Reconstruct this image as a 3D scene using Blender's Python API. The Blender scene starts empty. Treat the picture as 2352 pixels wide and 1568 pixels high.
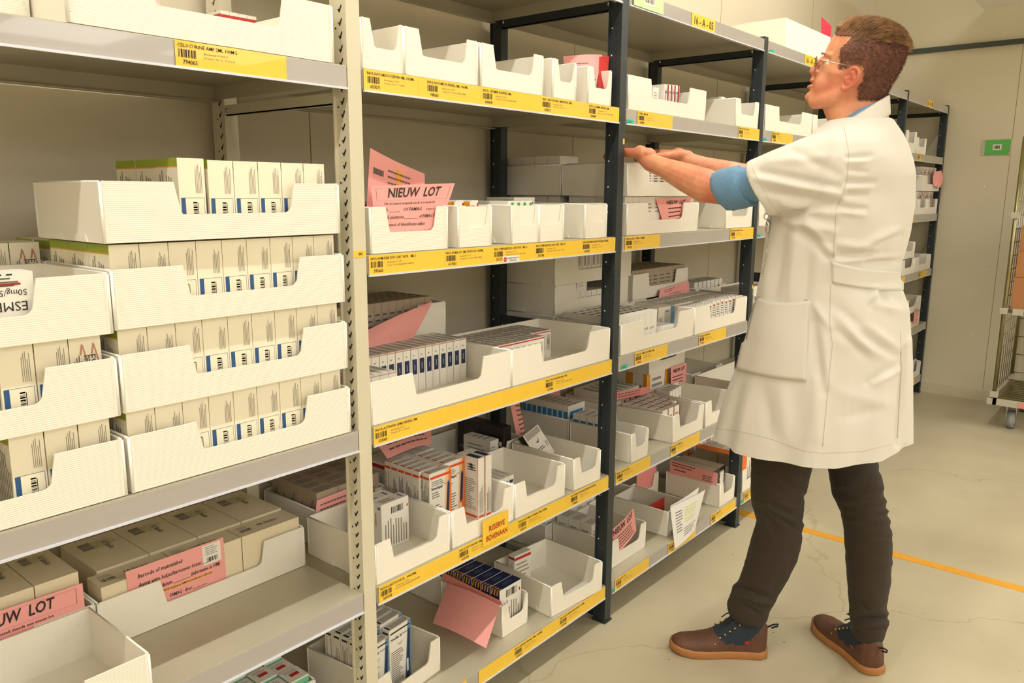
import bpy, bmesh, math, random
from mathutils import Vector, Matrix, noise
random.seed(7)
PI = math.pi
col = bpy.context.scene.collection
sc = bpy.context.scene

# ------------------------------------------------------------------ materials
def lin(c):
    c = c / 255.0
    return c / 12.92 if c <= 0.04045 else ((c + 0.055) / 1.055) ** 2.4
def rgb(r, g, b): return (lin(r), lin(g), lin(b), 1.0)
MATS = {}
def mat(name, c, rough=0.5, metal=0.0, bump=None, noise_amt=0.0, noise_scale=30.0, trans=0.0, emis=None, sheen=0.0, spec=None, grain=0.0, coat=0.0):
    m = bpy.data.materials.new(name); m.use_nodes = True
    nt = m.node_tree; b = nt.nodes['Principled BSDF']
    b.inputs['Base Color'].default_value = rgb(*c)
    b.inputs['Roughness'].default_value = rough
    b.inputs['Metallic'].default_value = metal
    if spec is not None: b.inputs['Specular IOR Level'].default_value = spec
    if trans: b.inputs['Transmission Weight'].default_value = trans
    if sheen: b.inputs['Sheen Weight'].default_value = sheen
    if coat: b.inputs['Coat Weight'].default_value = coat
    if emis:
        b.inputs['Emission Color'].default_value = rgb(*emis[0]); b.inputs['Emission Strength'].default_value = emis[1]
    tc = nt.nodes.new('ShaderNodeTexCoord')
    if noise_amt:
        n = nt.nodes.new('ShaderNodeTexNoise'); n.inputs['Scale'].default_value = noise_scale; n.inputs['Detail'].default_value = 6
        nt.links.new(tc.outputs['Object'], n.inputs['Vector'])
        mx = nt.nodes.new('ShaderNodeMixRGB'); mx.blend_type = 'MIX'
        k = noise_amt
        mx.inputs[1].default_value = rgb(*[max(0, v * (1 - k)) for v in c]); mx.inputs[2].default_value = rgb(*[min(255, v * (1 + k)) for v in c])
        nt.links.new(n.outputs['Fac'], mx.inputs[0]); nt.links.new(mx.outputs[0], b.inputs['Base Color'])
    if bump:
        kind, scale, strength = bump
        if kind == 'wave':
            t = nt.nodes.new('ShaderNodeTexWave'); t.bands_direction = 'Z'; t.inputs['Scale'].default_value = scale; t.inputs['Distortion'].default_value = 0.0
        else:
            t = nt.nodes.new('ShaderNodeTexNoise'); t.inputs['Scale'].default_value = scale; t.inputs['Detail'].default_value = 5
        nt.links.new(tc.outputs['Object'], t.inputs['Vector'])
        bp = nt.nodes.new('ShaderNodeBump'); bp.inputs['Strength'].default_value = strength; bp.inputs['Distance'].default_value = 0.002
        nt.links.new(t.outputs[0], bp.inputs['Height']); nt.links.new(bp.outputs[0], b.inputs['Normal'])
    MATS[name] = m
    return m

mat('wall_panel', (208, 199, 178), 0.55, bump=('noise', 60, 0.12), noise_amt=0.02, noise_scale=3)
mat('far_wall_panel', (216, 208, 184), 0.5, bump=('noise', 40, 0.15), noise_amt=0.03, noise_scale=2.2)
mat('seam', (140, 128, 104), 0.7)
mat('rail_dark', (62, 68, 66), 0.5)
mat('skirting', (214, 204, 178), 0.5)
mat('ceiling_white', (244, 242, 234), 0.8)
mat('orange_line', (224, 160, 48), 0.6, noise_amt=0.06, noise_scale=25)
mat('cream_metal', (212, 205, 182), 0.42, bump=('noise', 300, 0.05), noise_amt=0.015, noise_scale=9)
mat('dark_metal', (40, 48, 52), 0.42, bump=('noise', 250, 0.08), noise_amt=0.12, noise_scale=14)
mat('shelf_metal', (190, 183, 162), 0.42, metal=0.15, noise_amt=0.05, noise_scale=4)
mat('holder', (172, 166, 162), 0.16, coat=0.6, spec=0.7)
mat('holder_edge', (214, 218, 232), 0.12, coat=1.0)
mat('tray', (243, 238, 226), 0.45, bump=('wave', 96, 0.16), spec=0.4)
mat('tray_smooth', (243, 238, 226), 0.42, bump=('noise', 30, 0.05), spec=0.4)
mat('tray_rim', (250, 248, 240), 0.32)
mat('yellow', (244, 200, 58), 0.38, coat=0.35, noise_amt=0.03, noise_scale=20)
mat('ink', (38, 34, 32), 0.6)
mat('ink_soft', (96, 88, 82), 0.6)
mat('ink_pale', (150, 142, 130), 0.6)
mat('ink_red', (178, 36, 30), 0.6)
mat('ink_brown', (190, 140, 118), 0.6)
mat('pen_blue', (120, 118, 170), 0.6)
mat('card', (244, 236, 214), 0.5)
mat('card_white', (238, 234, 226), 0.48)
mat('card_grey', (196, 190, 180), 0.55)
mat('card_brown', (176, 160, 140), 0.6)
mat('carton_cream', (232, 218, 188), 0.6, noise_amt=0.02, noise_scale=12)
mat('blue_label', (38, 84, 136), 0.5)
mat('navy', (30, 44, 84), 0.4)
mat('navy_box', (26, 34, 84), 0.3)
mat('orange', (238, 122, 40), 0.42)
mat('orange_deep', (226, 76, 34), 0.42)
mat('peach', (246, 196, 150), 0.5)
mat('green', (150, 168, 48), 0.5)
mat('green_deep', (62, 158, 62), 0.5)
mat('mint', (118, 200, 158), 0.5)
mat('teal', (40, 190, 158), 0.5)
mat('amber', (226, 160, 44), 0.5)
mat('dark_red', (150, 28, 30), 0.45)
mat('red', (196, 44, 40), 0.45)
mat('bright_red', (226, 40, 70), 0.5)
mat('black_box', (34, 30, 34), 0.35)
mat('steel_blue', (98, 138, 168), 0.4)
mat('sky_blue', (60, 136, 200), 0.4)
mat('pale_green', (196, 222, 168), 0.5)
mat('sign_green', (92, 184, 84), 0.5)
mat('pink', (244, 168, 164), 0.62, noise_amt=0.02, noise_scale=8)
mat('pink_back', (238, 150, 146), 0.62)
mat('highlighter', (246, 178, 60), 0.6)
mat('highlighter_yellow', (216, 224, 70), 0.6)
mat('paper', (240, 238, 234), 0.55)
mat('coat_white', (221, 216, 208), 0.78, bump=('noise', 900, 0.12), sheen=0.15)
mat('coat_seam', (206, 198, 180), 0.8)
mat('shirt_blue', (104, 146, 182), 0.8, bump=('noise', 1100, 0.25), noise_amt=0.07, noise_scale=90, sheen=0.15)
mat('trousers', (54, 44, 34), 0.9, bump=('noise', 900, 0.35), noise_amt=0.16, noise_scale=160, sheen=0.04)
mat('leather', (88, 56, 39), 0.6, bump=('noise', 160, 0.25), noise_amt=0.28, noise_scale=22)
mat('canvas_navy', (36, 46, 58), 0.85, bump=('noise', 900, 0.3), noise_amt=0.15, noise_scale=120)
mat('sole', (172, 116, 66), 0.6, noise_amt=0.06, noise_scale=40)
mat('lace', (36, 28, 34), 0.7)
mat('brass', (190, 160, 110), 0.3, metal=0.8)
mat('chrome', (205, 205, 200), 0.18, metal=1.0)
mat('gold_zinc', (150, 142, 104), 0.28, metal=0.85, noise_amt=0.25, noise_scale=9)
mat('grey_plastic', (196, 190, 172), 0.5)
mat('wheel_grey', (150, 152, 156), 0.5)
mat('cardboard', (178, 122, 76), 0.7, noise_amt=0.04, noise_scale=12)
mat('glass', (250, 250, 250), 0.02, trans=1.0)
mat('frame_metal', (150, 140, 120), 0.25, metal=0.9)
mat('eye_white', (235, 228, 220), 0.15, coat=0.8)
mat('iris', (70, 70, 60), 0.15, coat=0.8)
mat('fixture_white', (238, 236, 228), 0.5)
mat('lamp_glow', (255, 246, 224), 0.5, emis=((255, 248, 232), 115.0))

# skin: base tone with redder patches
def skin_material():
    m = bpy.data.materials.new('skin'); m.use_nodes = True; nt = m.node_tree; b = nt.nodes['Principled BSDF']
    tc = nt.nodes.new('ShaderNodeTexCoord')
    n = nt.nodes.new('ShaderNodeTexNoise'); n.inputs['Scale'].default_value = 14; n.inputs['Detail'].default_value = 8; n.inputs['Roughness'].default_value = 0.65
    nt.links.new(tc.outputs['Object'], n.inputs['Vector'])
    cr = nt.nodes.new('ShaderNodeValToRGB'); cr.color_ramp.elements[0].position = 0.35; cr.color_ramp.elements[1].position = 0.7
    cr.color_ramp.elements[0].color = rgb(228, 168, 128); cr.color_ramp.elements[1].color = rgb(206, 122, 94)
    nt.links.new(n.outputs['Fac'], cr.inputs[0])
    at = nt.nodes.new('ShaderNodeAttribute'); at.attribute_name = 'flush'
    mx = nt.nodes.new('ShaderNodeMixRGB'); mx.inputs[2].default_value = rgb(196, 98, 78)
    nt.links.new(at.outputs['Fac'], mx.inputs[0]); nt.links.new(cr.outputs[0], mx.inputs[1]); nt.links.new(mx.outputs[0], b.inputs['Base Color'])
    b.inputs['Roughness'].default_value = 0.5; b.inputs['Subsurface Weight'].default_value = 0.12
    b.inputs['Subsurface Radius'].default_value = (0.01, 0.004, 0.002); b.inputs['Subsurface Scale'].default_value = 1.0
    n2 = nt.nodes.new('ShaderNodeTexNoise'); n2.inputs['Scale'].default_value = 420; nt.links.new(tc.outputs['Object'], n2.inputs['Vector'])
    bp = nt.nodes.new('ShaderNodeBump'); bp.inputs['Strength'].default_value = 0.12; bp.inputs['Distance'].default_value = 0.001
    nt.links.new(n2.outputs['Fac'], bp.inputs['Height']); nt.links.new(bp.outputs[0], b.inputs['Normal'])
    MATS['skin'] = m
skin_material()
def hair_material(name, c1, c2, scale):
    m = bpy.data.materials.new(name); m.use_nodes = True; nt = m.node_tree; b = nt.nodes['Principled BSDF']
    tc = nt.nodes.new('ShaderNodeTexCoord')
    n = nt.nodes.new('ShaderNodeTexNoise'); n.inputs['Scale'].default_value = scale; n.inputs['Detail'].default_value = 6
    nt.links.new(tc.outputs['Object'], n.inputs['Vector'])
    cr = nt.nodes.new('ShaderNodeValToRGB'); cr.color_ramp.elements[0].position = 0.3; cr.color_ramp.elements[1].position = 0.7
    cr.color_ramp.elements[0].color = rgb(*c1); cr.color_ramp.elements[1].color = rgb(*c2)
    nt.links.new(n.outputs['Fac'], cr.inputs[0]); nt.links.new(cr.outputs[0], b.inputs['Base Color'])
    b.inputs['Roughness'].default_value = 0.45
    MATS[name] = m
hair_material('hair_top', (104, 72, 46), (186, 142, 96), 40)
hair_material('hair_side', (88, 50, 40), (132, 82, 62), 120)
# floor: poured beige resin with specks, faint cracks and blotches
def floor_material():
    m = bpy.data.materials.new('floor_resin'); m.use_nodes = True; nt = m.node_tree; b = nt.nodes['Principled BSDF']
    L = nt.links.new
    tc = nt.nodes.new('ShaderNodeTexCoord')
    n = nt.nodes.new('ShaderNodeTexNoise'); n.inputs['Scale'].default_value = 2.2; n.inputs['Detail'].default_value = 8
    L(tc.outputs['Object'], n.inputs['Vector'])
    cr = nt.nodes.new('ShaderNodeValToRGB'); cr.color_ramp.elements[0].color = rgb(180, 170, 143); cr.color_ramp.elements[1].color = rgb(202, 193, 165)
    cr.color_ramp.elements[0].position = 0.3; cr.color_ramp.elements[1].position = 0.75
    L(n.outputs['Fac'], cr.inputs[0])
    # specks
    v = nt.nodes.new('ShaderNodeTexVoronoi'); v.inputs['Scale'].default_value = 9; v.inputs['Randomness'].default_value = 1
    L(tc.outputs['Object'], v.inputs['Vector'])
    c2 = nt.nodes.new('ShaderNodeValToRGB'); c2.color_ramp.elements[0].position = 0.022; c2.color_ramp.elements[1].position = 0.045
    c2.color_ramp.elements[0].color = (0.32, 0.27, 0.2, 1); c2.color_ramp.elements[1].color = (1, 1, 1, 1)
    L(v.outputs['Distance'], c2.inputs[0])
    # cracks
    n3 = nt.nodes.new('ShaderNodeTexNoise'); n3.inputs['Scale'].default_value = 3.5; n3.inputs['Detail'].default_value = 6
    L(tc.outputs['Object'], n3.inputs['Vector'])
    va = nt.nodes.new('ShaderNodeMixRGB'); va.blend_type = 'ADD'; va.inputs[0].default_value = 0.35
    L(tc.outputs['Object'], va.inputs[1]); L(n3.outputs['Color'], va.inputs[2])
    v2 = nt.nodes.new('ShaderNodeTexVoronoi'); v2.feature = 'DISTANCE_TO_EDGE'; v2.inputs['Scale'].default_value = 0.55
    L(va.outputs[0], v2.inputs['Vector'])
    c3 = nt.nodes.new('ShaderNodeValToRGB'); c3.color_ramp.elements[0].position = 0.0006; c3.color_ramp.elements[1].position = 0.0022
    c3.color_ramp.elements[0].color = (0.5, 0.44, 0.34, 1); c3.color_ramp.elements[1].color = (1, 1, 1, 1)
    L(v2.outputs['Distance'], c3.inputs[0])
    m1 = nt.nodes.new('ShaderNodeMixRGB'); m1.blend_type = 'MULTIPLY'; m1.inputs[0].default_value = 0.8
    m2 = nt.nodes.new('ShaderNodeMixRGB'); m2.blend_type = 'MULTIPLY'; m2.inputs[0].default_value = 0.4
    L(cr.outputs[0], m1.inputs[1]); L(c2.outputs[0], m1.inputs[2]); L(m1.outputs[0], m2.inputs[1]); L(c3.outputs[0], m2.inputs[2])
    L(m2.outputs[0], b.inputs['Base Color'])
    b.inputs['Roughness'].default_value = 0.42
    n4 = nt.nodes.new('ShaderNodeTexNoise'); n4.inputs['Scale'].default_value = 35; n4.inputs['Detail'].default_value = 4; L(tc.outputs['Object'], n4.inputs['Vector'])
    bp = nt.nodes.new('ShaderNodeBump'); bp.inputs['Strength'].default_value = 0.1; bp.inputs['Distance'].default_value = 0.004
    L(n4.outputs['Fac'], bp.inputs['Height']); L(bp.outputs[0], b.inputs['Normal'])
    MATS['floor_resin'] = m
floor_material()

# ------------------------------------------------------------------ mesh collector
TXT = {}
def text_geo(s, shear=0.0, bold=0.0):
    key = (s, shear, bold)
    if key in TXT: return TXT[key]
    cu = bpy.data.curves.new('t', 'FONT'); cu.body = s; cu.size = 1.0; cu.shear = shear; cu.offset = bold
    cu.resolution_u = 1 if len(s) > 12 else 2
    ob = bpy.data.objects.new('t', cu); col.objects.link(ob)
    dg = bpy.context.evaluated_depsgraph_get(); dg.update()
    me = bpy.data.meshes.new_from_object(ob.evaluated_get(dg))
    vs = [(v.co.x, v.co.y) for v in me.vertices]; fs = [tuple(p.vertices) for p in me.polygons]
    bpy.data.objects.remove(ob); bpy.data.curves.remove(cu); bpy.data.meshes.remove(me)
    w = max([v[0] for v in vs] or [1])
    TXT[key] = (vs, fs, w)
    return TXT[key]

class MB:
    def __init__(s): s.v = []; s.f = []; s.m = []; s.names = []; s.smooth = []
    def mi(s, name):
        if name not in s.names: s.names.append(name)
        return s.names.index(name)
    def add(s, vs, fs, m, smooth=False):
        o = len(s.v); k = s.mi(m)
        s.v += [tuple(v) for v in vs]
        for f in fs: s.f.append(tuple(i + o for i in f)); s.m.append(k); s.smooth.append(smooth)
    def box(s, x0, y0, z0, x1, y1, z1, m):
        s.add([(x0, y0, z0), (x1, y0, z0), (x1, y1, z0), (x0, y1, z0), (x0, y0, z1), (x1, y0, z1), (x1, y1, z1), (x0, y1, z1)],
              [(0, 3, 2, 1), (4, 5, 6, 7), (0, 1, 5, 4), (1, 2, 6, 5), (2, 3, 7, 6), (3, 0, 4, 7)], m)
    def prism(s, poly, a, b, m, axis='y'):   # poly in (x,z) extruded along y (or (y,z) along x, (x,y) along z)
        n = len(poly)
        def P(p, t): return (p[0], t, p[1]) if axis == 'y' else ((t, p[0], p[1]) if axis == 'x' else (p[0], p[1], t))
        vs = [P(p, a) for p in poly] + [P(p, b) for p in poly]
        fs = [tuple(range(n)), tuple(range(2 * n - 1, n - 1, -1))]
        for i in range(n): j = (i + 1) % n; fs.append((i, n + i, n + j, j))
        s.add(vs, fs, m)
    def tube(s, pts, r, m, n=8, closed=False, rz=None):
        pts = [Vector(p) for p in pts]; rr = r if isinstance(r, (list, tuple)) else [r] * len(pts)
        vs = []; k = len(pts)
        prev = None
        for i, p in enumerate(pts):
            a = pts[(i - 1) % k] if (i > 0 or closed) else p; b = pts[(i + 1) % k] if (i < k - 1 or closed) else p
            d = (b - a).normalized() if (b - a).length > 1e-9 else Vector((0, 0, 1))
            if prev is None:
                up = Vector((0, 0, 1)) if abs(d.z) < 0.9 else Vector((1, 0, 0))
                e1 = d.cross(up).normalized()
            else:
                e1 = (prev - d * prev.dot(d)).normalized()
            prev = e1; e2 = d.cross(e1)
            for j in range(n):
                t = 2 * PI * j / n
                vs.append(p + (e1 * math.cos(t) + e2 * math.sin(t)) * rr[i])
        fs = []
        for i in range(k if closed else k - 1):
            i2 = (i + 1) % k
            for j in range(n):
                j2 = (j + 1) % n; fs.append((i * n + j, i * n + j2, i2 * n + j2, i2 * n + j))
        if not closed: fs += [tuple(range(n - 1, -1, -1)), tuple(range((k - 1) * n, k * n))]
        s.add(vs, fs, m, True)
    def sphere(s, c, r, m, nu=14, nv=9, M=None):
        r = (r, r, r) if not isinstance(r, (list, tuple)) else r
        vs = []; fs = []
        for i in range(nv + 1):
            ph = PI * i / nv
            for j in range(nu):
                t = 2 * PI * j / nu
                q = Vector((r[0] * math.sin(ph) * math.cos(t), r[1] * math.sin(ph) * math.sin(t), r[2] * math.cos(ph)))
                if M: q = M @ q
                vs.append(Vector(c) + q)
        for i in range(nv):
            for j in range(nu):
                j2 = (j + 1) % nu; fs.append((i * nu + j, (i + 1) * nu + j, (i + 1) * nu + j2, i * nu + j2))
        s.add(vs, fs, m, True)
    def mesh(s, name):
        me = bpy.data.meshes.new(name); me.from_pydata(s.v, [], s.f)
        for n in s.names: me.materials.append(MATS[n])
        me.polygons.foreach_set('material_index', s.m)
        me.polygons.foreach_set('use_smooth', s.smooth)
        me.update()
        return me
    def build(s, name, parent=None, loc=None, rot=0.0):
        ob = bpy.data.objects.new(name, s.mesh(name)); col.objects.link(ob)
        if parent: ob.parent = parent
        if loc: ob.location = loc
        if rot: ob.rotation_euler.z = rot
        return ob
    # printed marks: frame = (origin, u axis, v axis, normal)
    def quad(s, fr, u0, v0, u1, v1, m, off=0.0004):
        o, U, V, N = fr
        s.add([o + U * a + V * b + N * off for a, b in ((u0, v0), (u1, v0), (u1, v1), (u0, v1))], [(0, 1, 2, 3)], m)
    def polyq(s, fr, pts, m, off=0.0004):
        o, U, V, N = fr
        s.add([o + U * a + V * b + N * off for a, b in pts], [tuple(range(len(pts)))], m)
    def text(s, fr, st, u, v, h, m, maxw=None, rot=0, off=0.0006, shear=0.0, bold=0.0):
        o, U, V, N = fr; vs, fs, w = text_geo(st, shear, bold)
        k = h / 0.7; kx = k
        if maxw and w * k > maxw: kx = maxw / w
        c, sn = math.cos(rot), math.sin(rot)
        out = []
        for x, y in vs:
            a = x * kx; b = y * k; a, b = a * c - b * sn, a * sn + b * c
            out.append(o + U * (u + a) + V * (v + b) + N * off)
        s.add(out, fs, m)
    def lines(s, fr, u0, v0, u1, v1, n, m, seed=0, thick=0.45, vert=False, full=False):
        rd = random.Random(seed)
        if vert:
            st = (u1 - u0) / n
            for i in range(n):
                a = u0 + st * (i + 0.25); e = v0 + (v1 - v0) * (1 if full else rd.uniform(0.6, 1))
                s.quad(fr, a, v0, a + st * thick, e, m)
        else:
            st = (v1 - v0) / n
            for i in range(n):
                b = v1 - st * (i + 0.75); e = u0 + (u1 - u0) * (1 if full else rd.uniform(0.6, 1))
                s.quad(fr, u0, b, e, b + st * thick, m)
    def barcode(s, fr, u0, v0, u1, v1, m='ink', seed=1, vert=False, n=13):
        rd = random.Random(seed); a = 0.0; ws = []
        for i in range(2 * n): ws.append(rd.choice([1, 1, 2, 3] if i % 2 == 0 else [1, 1, 2]))
        tot = float(sum(ws)); L = (v1 - v0) if vert else (u1 - u0)
        for i, w in enumerate(ws):
            if i % 2 == 0:
                p, q = a / tot * L, (a + w) / tot * L
                if vert: s.quad(fr, u0, v0 + p, u1, v0 + q, m)
                else: s.quad(fr, u0 + p, v0, u0 + q, v1, m)
            a += w

def frames(w, d, h):
    X, Y_, Z_ = Vector((1, 0, 0)), Vector((0, 1, 0)), Vector((0, 0, 1))
    return {'f': (Vector((0, 0, 0)), X, Z_, -Y_), 'l': (Vector((0, d, 0)), -Y_, Z_, -X), 't': (Vector((0, 0, h)), X, Y_, Z_),
            'r': (Vector((w, 0, 0)), Y_, Z_, X)}
def tag(o, label=None, cat=None, group=None, kind=None):
    if label: o['label'] = label
    if cat: o['category'] = cat
    if group: o['group'] = group
    if kind: o['kind'] = kind
    return o
ORD = ['first', 'second', 'third', 'fourth', 'fifth', 'sixth', 'seventh', 'eighth', 'ninth', 'tenth', 'eleventh', 'twelfth', 'thirteenth', 'fourteenth', 'fifteenth', 'sixteenth', 'seventeenth', 'eighteenth', 'nineteenth', 'twentieth']
def empty(name, loc=(0, 0, 0)):
    o = bpy.data.objects.new(name, None); col.objects.link(o); o.location = loc; o.empty_display_size = 0.05
    return o

# ------------------------------------------------------------------ room
XF, YB = 6.18, 1.83
m = MB(); m.box(-5.0, -7.0, -0.05, XF, YB, 0.0, 'floor_resin'); o = m.build('floor'); tag(o, kind='structure')
m = MB(); m.box(-5.0, -7.0, 3.05, XF, YB, 3.12, 'ceiling_white'); tag(m.build('ceiling'), kind='structure')
m = MB(); m.box(-5.0, YB, 0, XF, YB + 0.08, 3.05, 'wall_panel')
for x in (-0.9, 0.14, 1.34, 2.55, 3.75, 4.95):
    m.box(x - 0.0015, YB - 0.0006, 0, x + 0.0015, YB, 3.05, 'seam')
m.box(-5.0, YB - 0.015, 0, XF, YB, 0.06, 'skirting')
tag(m.build('wall_back'), kind='structure')
m = MB(); m.box(XF, -7.0, 0, XF + 0.08, YB + 0.08, 3.05, 'far_wall_panel')
for y in (0.92, -0.2, -1.4, -2.6):
    m.box(XF - 0.0006, y - 0.0016, 0, XF, y + 0.0016, 2.34, 'seam')
for (y, z) in ((1.05, 1.45), (0.98, 0.9), (1.02, 0.45), (0.6, 2.2), (0.85, 2.32)):
    m.tube([(XF - 0.003, y, z), (XF, y, z)], 0.006, 'fixture_white', 8)
tag(m.build('wall_far'), kind='structure')
m = MB(); m.box(XF - 0.03, -7.0, 2.345, XF, YB, 2.375, 'rail_dark'); tag(m.build('trim_1'), kind='structure')
m = MB(); m.box(XF - 0.018, -7.0, 0, XF, YB, 0.075, 'skirting'); tag(m.build('baseboard_far'), kind='structure')
m = MB(); m.box(-5.08, -7.0, 0, -5.0, YB, 3.05, 'wall_panel'); tag(m.build('wall_near'), kind='structure')
m = MB(); m.box(-5.08, -7.08, 0, XF + 0.08, -7.0, 3.05, 'wall_panel'); tag(m.build('wall_aisle'), kind='structure')
m = MB(); m.box(3.195, -0.9, 0, 3.245, 1.42, 0.0012, 'orange_line'); m.box(-1.0, 1.42, 0, 3.245, 1.47, 0.0012, 'orange_line')
tag(m.build('trim_2'), kind='structure')
# ------------------------------------------------------------------ shelving
YF, YR = 1.305, 1.800
LEV = {0: 1.975, 1: 1.643, 2: 1.268, 3: 0.893, 4: 0.516, 5: 0.137}
LIP = 0.044
def post(parent, x1, dark, rear=False):
    """angle-shaped slotted post, right edge at x1"""
    m = MB(); mt = 'dark_metal' if dark else 'cream_metal'
    zt = 1.985 if dark else 2.25
    y = YR - 0.04 if rear else YF - 0.002
    x0 = x1 - 0.034
    m.box(x0, y, 0, x1, y + 0.003, zt, mt)                    # front face
    m.box(x0, y + 0.003, 0, x0 + 0.003, y + 0.042, zt, mt)    # slotted side face
    m.box(x1 - 0.003, y + 0.003, 0, x1, y + 0.042, zt, mt)
    m.box(x0 - 0.006, y + 0.039, 0, x0, y + 0.042, zt, mt)
    fr = (Vector((x0, y + 0.042, 0)), Vector((0, -1, 0)), Vector((0, 0, 1)), Vector((-1, 0, 0)))
    ho = 'ink' if not dark else 'black_box'
    n = int(zt / 0.025)
    for i in range(2, n):
        z = i * 0.025
        m.polyq(fr, [(0.020, z - 0.005), (0.024, z - 0.006), (0.031, z + 0.006), (0.029, z + 0.009), (0.025, z + 0.004)], ho)
        if not dark: m.polyq(fr, [(0.017, z + 0.001), (0.022, z - 0.004), (0.025, z - 0.003), (0.022, z + 0.001)], ho)
        if i % 3 == 0:
            m.polyq(fr, [(0.010 + 0.0026 * math.cos(t), z - 0.009 + 0.0026 * math.sin(t)) for t in [k * PI / 4 for k in range(8)]], ho if not dark else 'card_white')
    m.box(x0 - 0.004, y - 0.004, 0, x1 + 0.004, y + 0.046, 0.006, mt)
    return m.build('upright_post', parent)
def crossbar(parent, x1, z0, z1, dark):
    m = MB(); mt = 'dark_metal' if dark else 'cream_metal'
    m.box(x1 - 0.030, YF + 0.036, z0, x1 - 0.027, YR - 0.036, z1, mt)
    m.box(x1 - 0.030, YF + 0.036, z0, x1 - 0.016, YR - 0.036, z0 + 0.003, mt)
    for y in (YF + 0.045, YR - 0.045):
        m.tube([(x1 - 0.032, y, (z0 + z1) / 2), (x1 - 0.030, y, (z0 + z1) / 2)], 0.006, 'chrome', 8)
    return m.build('cross_bar', parent)
def shelf(parent, x0, x1, zt, fullholder=True, proud=0.0, metal='shelf_metal'):
    m = MB(); yf = YF - proud
    m.box(x0, yf, zt - 0.003, x1, YR, zt, metal)
    m.box(x0, yf, zt - 0.040, x1, yf + 0.0025, zt - 0.003, metal)
    m.box(x0, YR - 0.0025, zt - 0.040, x1, YR, zt - 0.003, metal)
    m.box(x0, yf + 0.0025, zt - 0.034, x0 + 0.002, YR - 0.0025, zt - 0.003, metal)
    m.box(x1 - 0.002, yf + 0.0025, zt - 0.034, x1, YR - 0.0025, zt - 0.003, metal)
    m.box(x0, yf + 0.0025, zt - 0.040, x1, yf + 0.022, zt - 0.038, metal)
    m.box(x0, YR - 0.022, zt - 0.040, x1, YR - 0.0025, zt - 0.038, metal)
    sh = m.build('shelf', parent)
    h = MB()
    h.box(x0 + 0.002, yf - 0.0025, zt - 0.043, x1 - 0.002, yf, zt - 0.002, 'holder')
    h.box(x0 + 0.002, yf - 0.006, zt - 0.046, x1 - 0.002, yf - 0.0005, zt - 0.042, 'holder_edge')
    h.build('label_holder', sh)
    return sh
def shelf_label(sh, x0, x1, zt, title=None, num=None, sub=None, proud=0.0, plain=False, zlift=0.0, tx=None, seed=0):
    m = MB(); y = YF - proud - 0.0045
    m.box(x0, y, zt - 0.042 + zlift, x1, y + 0.0008, zt - 0.001 + zlift, 'yellow')
    if title: label_print(m, x0 if tx is None else tx, x1, y, zt + zlift, title, num, sub, seed)
    return m.build('shelf_label', sh)
def label_print(m, x0, x1, y, zt, title, num, sub, seed=0):
    fr = (Vector((x0 + 0.004, y, zt)), Vector((1, 0, 0)), Vector((0, 0, 1)), Vector((0, -1, 0)))
    W = x1 - x0
    tw = min(0.130, W * 0.92)
    m.text(fr, title, 0, -0.0112, 0.0056, 'ink', maxw=tw, bold=0.010)
    m.barcode(fr, 0.001, -0.0275, 0.034, -0.0145, seed=seed + 3, n=12)
    if num: m.text(fr, num, 0.008, -0.0375, 0.0065, 'ink', maxw=0.026, bold=0.01)
    a, b = sub or ('Bestelaantal: 5 X D5', 'Drempel: UD - D : 5 X D5')
    if W > 0.075:
        m.text(fr, a, 0.046, -0.0195, 0.0034, 'ink_soft', maxw=min(0.045, W - 0.052))
        m.text(fr, b, 0.046, -0.026, 0.0034, 'ink_soft', maxw=min(0.078, W - 0.052))

def bay(i, levels, name_label, dark_right=True):
    root = empty('shelving_unit', (0, 0, 0))
    tag(root, name_label, 'shelving unit', 'row of shelving units along the wall')
    x0 = [0.082, 1.086, 2.081, 3.085, 4.107, 5.129][i]; x1 = [1.048, 2.044, 3.048, 4.070, 5.092, 6.115][i]
    xr = [1.083, 2.079, 3.083, 4.105, 5.127, 6.150][i]
    sh = {}
    for L in levels: sh[L] = shelf(root, x0, x1, LEV[L])
    post(root, xr, dark_right); post(root, xr, dark_right, True)
    if dark_right:
        crossbar(root, xr, 1.915, 1.953, True); crossbar(root, xr, 0.912, 0.985, True); crossbar(root, xr, 0.012, 0.085, True)
    else:
        crossbar(root, xr, 1.572, 1.596, False); crossbar(root, xr, 0.012, 0.085, False)
    return root, sh
b0, s0 = bay(0, [1, 3, 4, 5], 'cream shelving unit at the far left holding the tall stack of trays', False)
post(b0, 0.080, False); post(b0, 0.080, False, True)
b1, s1 = bay(1, [0, 1, 2, 3, 4, 5], 'shelving unit with full yellow label strips between cream and dark posts')
b2, s2 = bay(2, [0, 1, 2, 3, 4, 5], 'shelving unit topped by the 16 - A - 05 label, in front of the man')
b3, s3 = bay(3, [0, 1, 2, 3, 4, 5], 'shelving unit directly behind the man with a red sheet on top')
b4, s4 = bay(4, [0, 1, 2, 3, 4, 5], 'shelving unit mostly hidden behind the back of the white coat')
b5, s5 = bay(5, [0, 1, 2, 3, 4, 5], 'last shelving unit, standing against the far wall')

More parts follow.
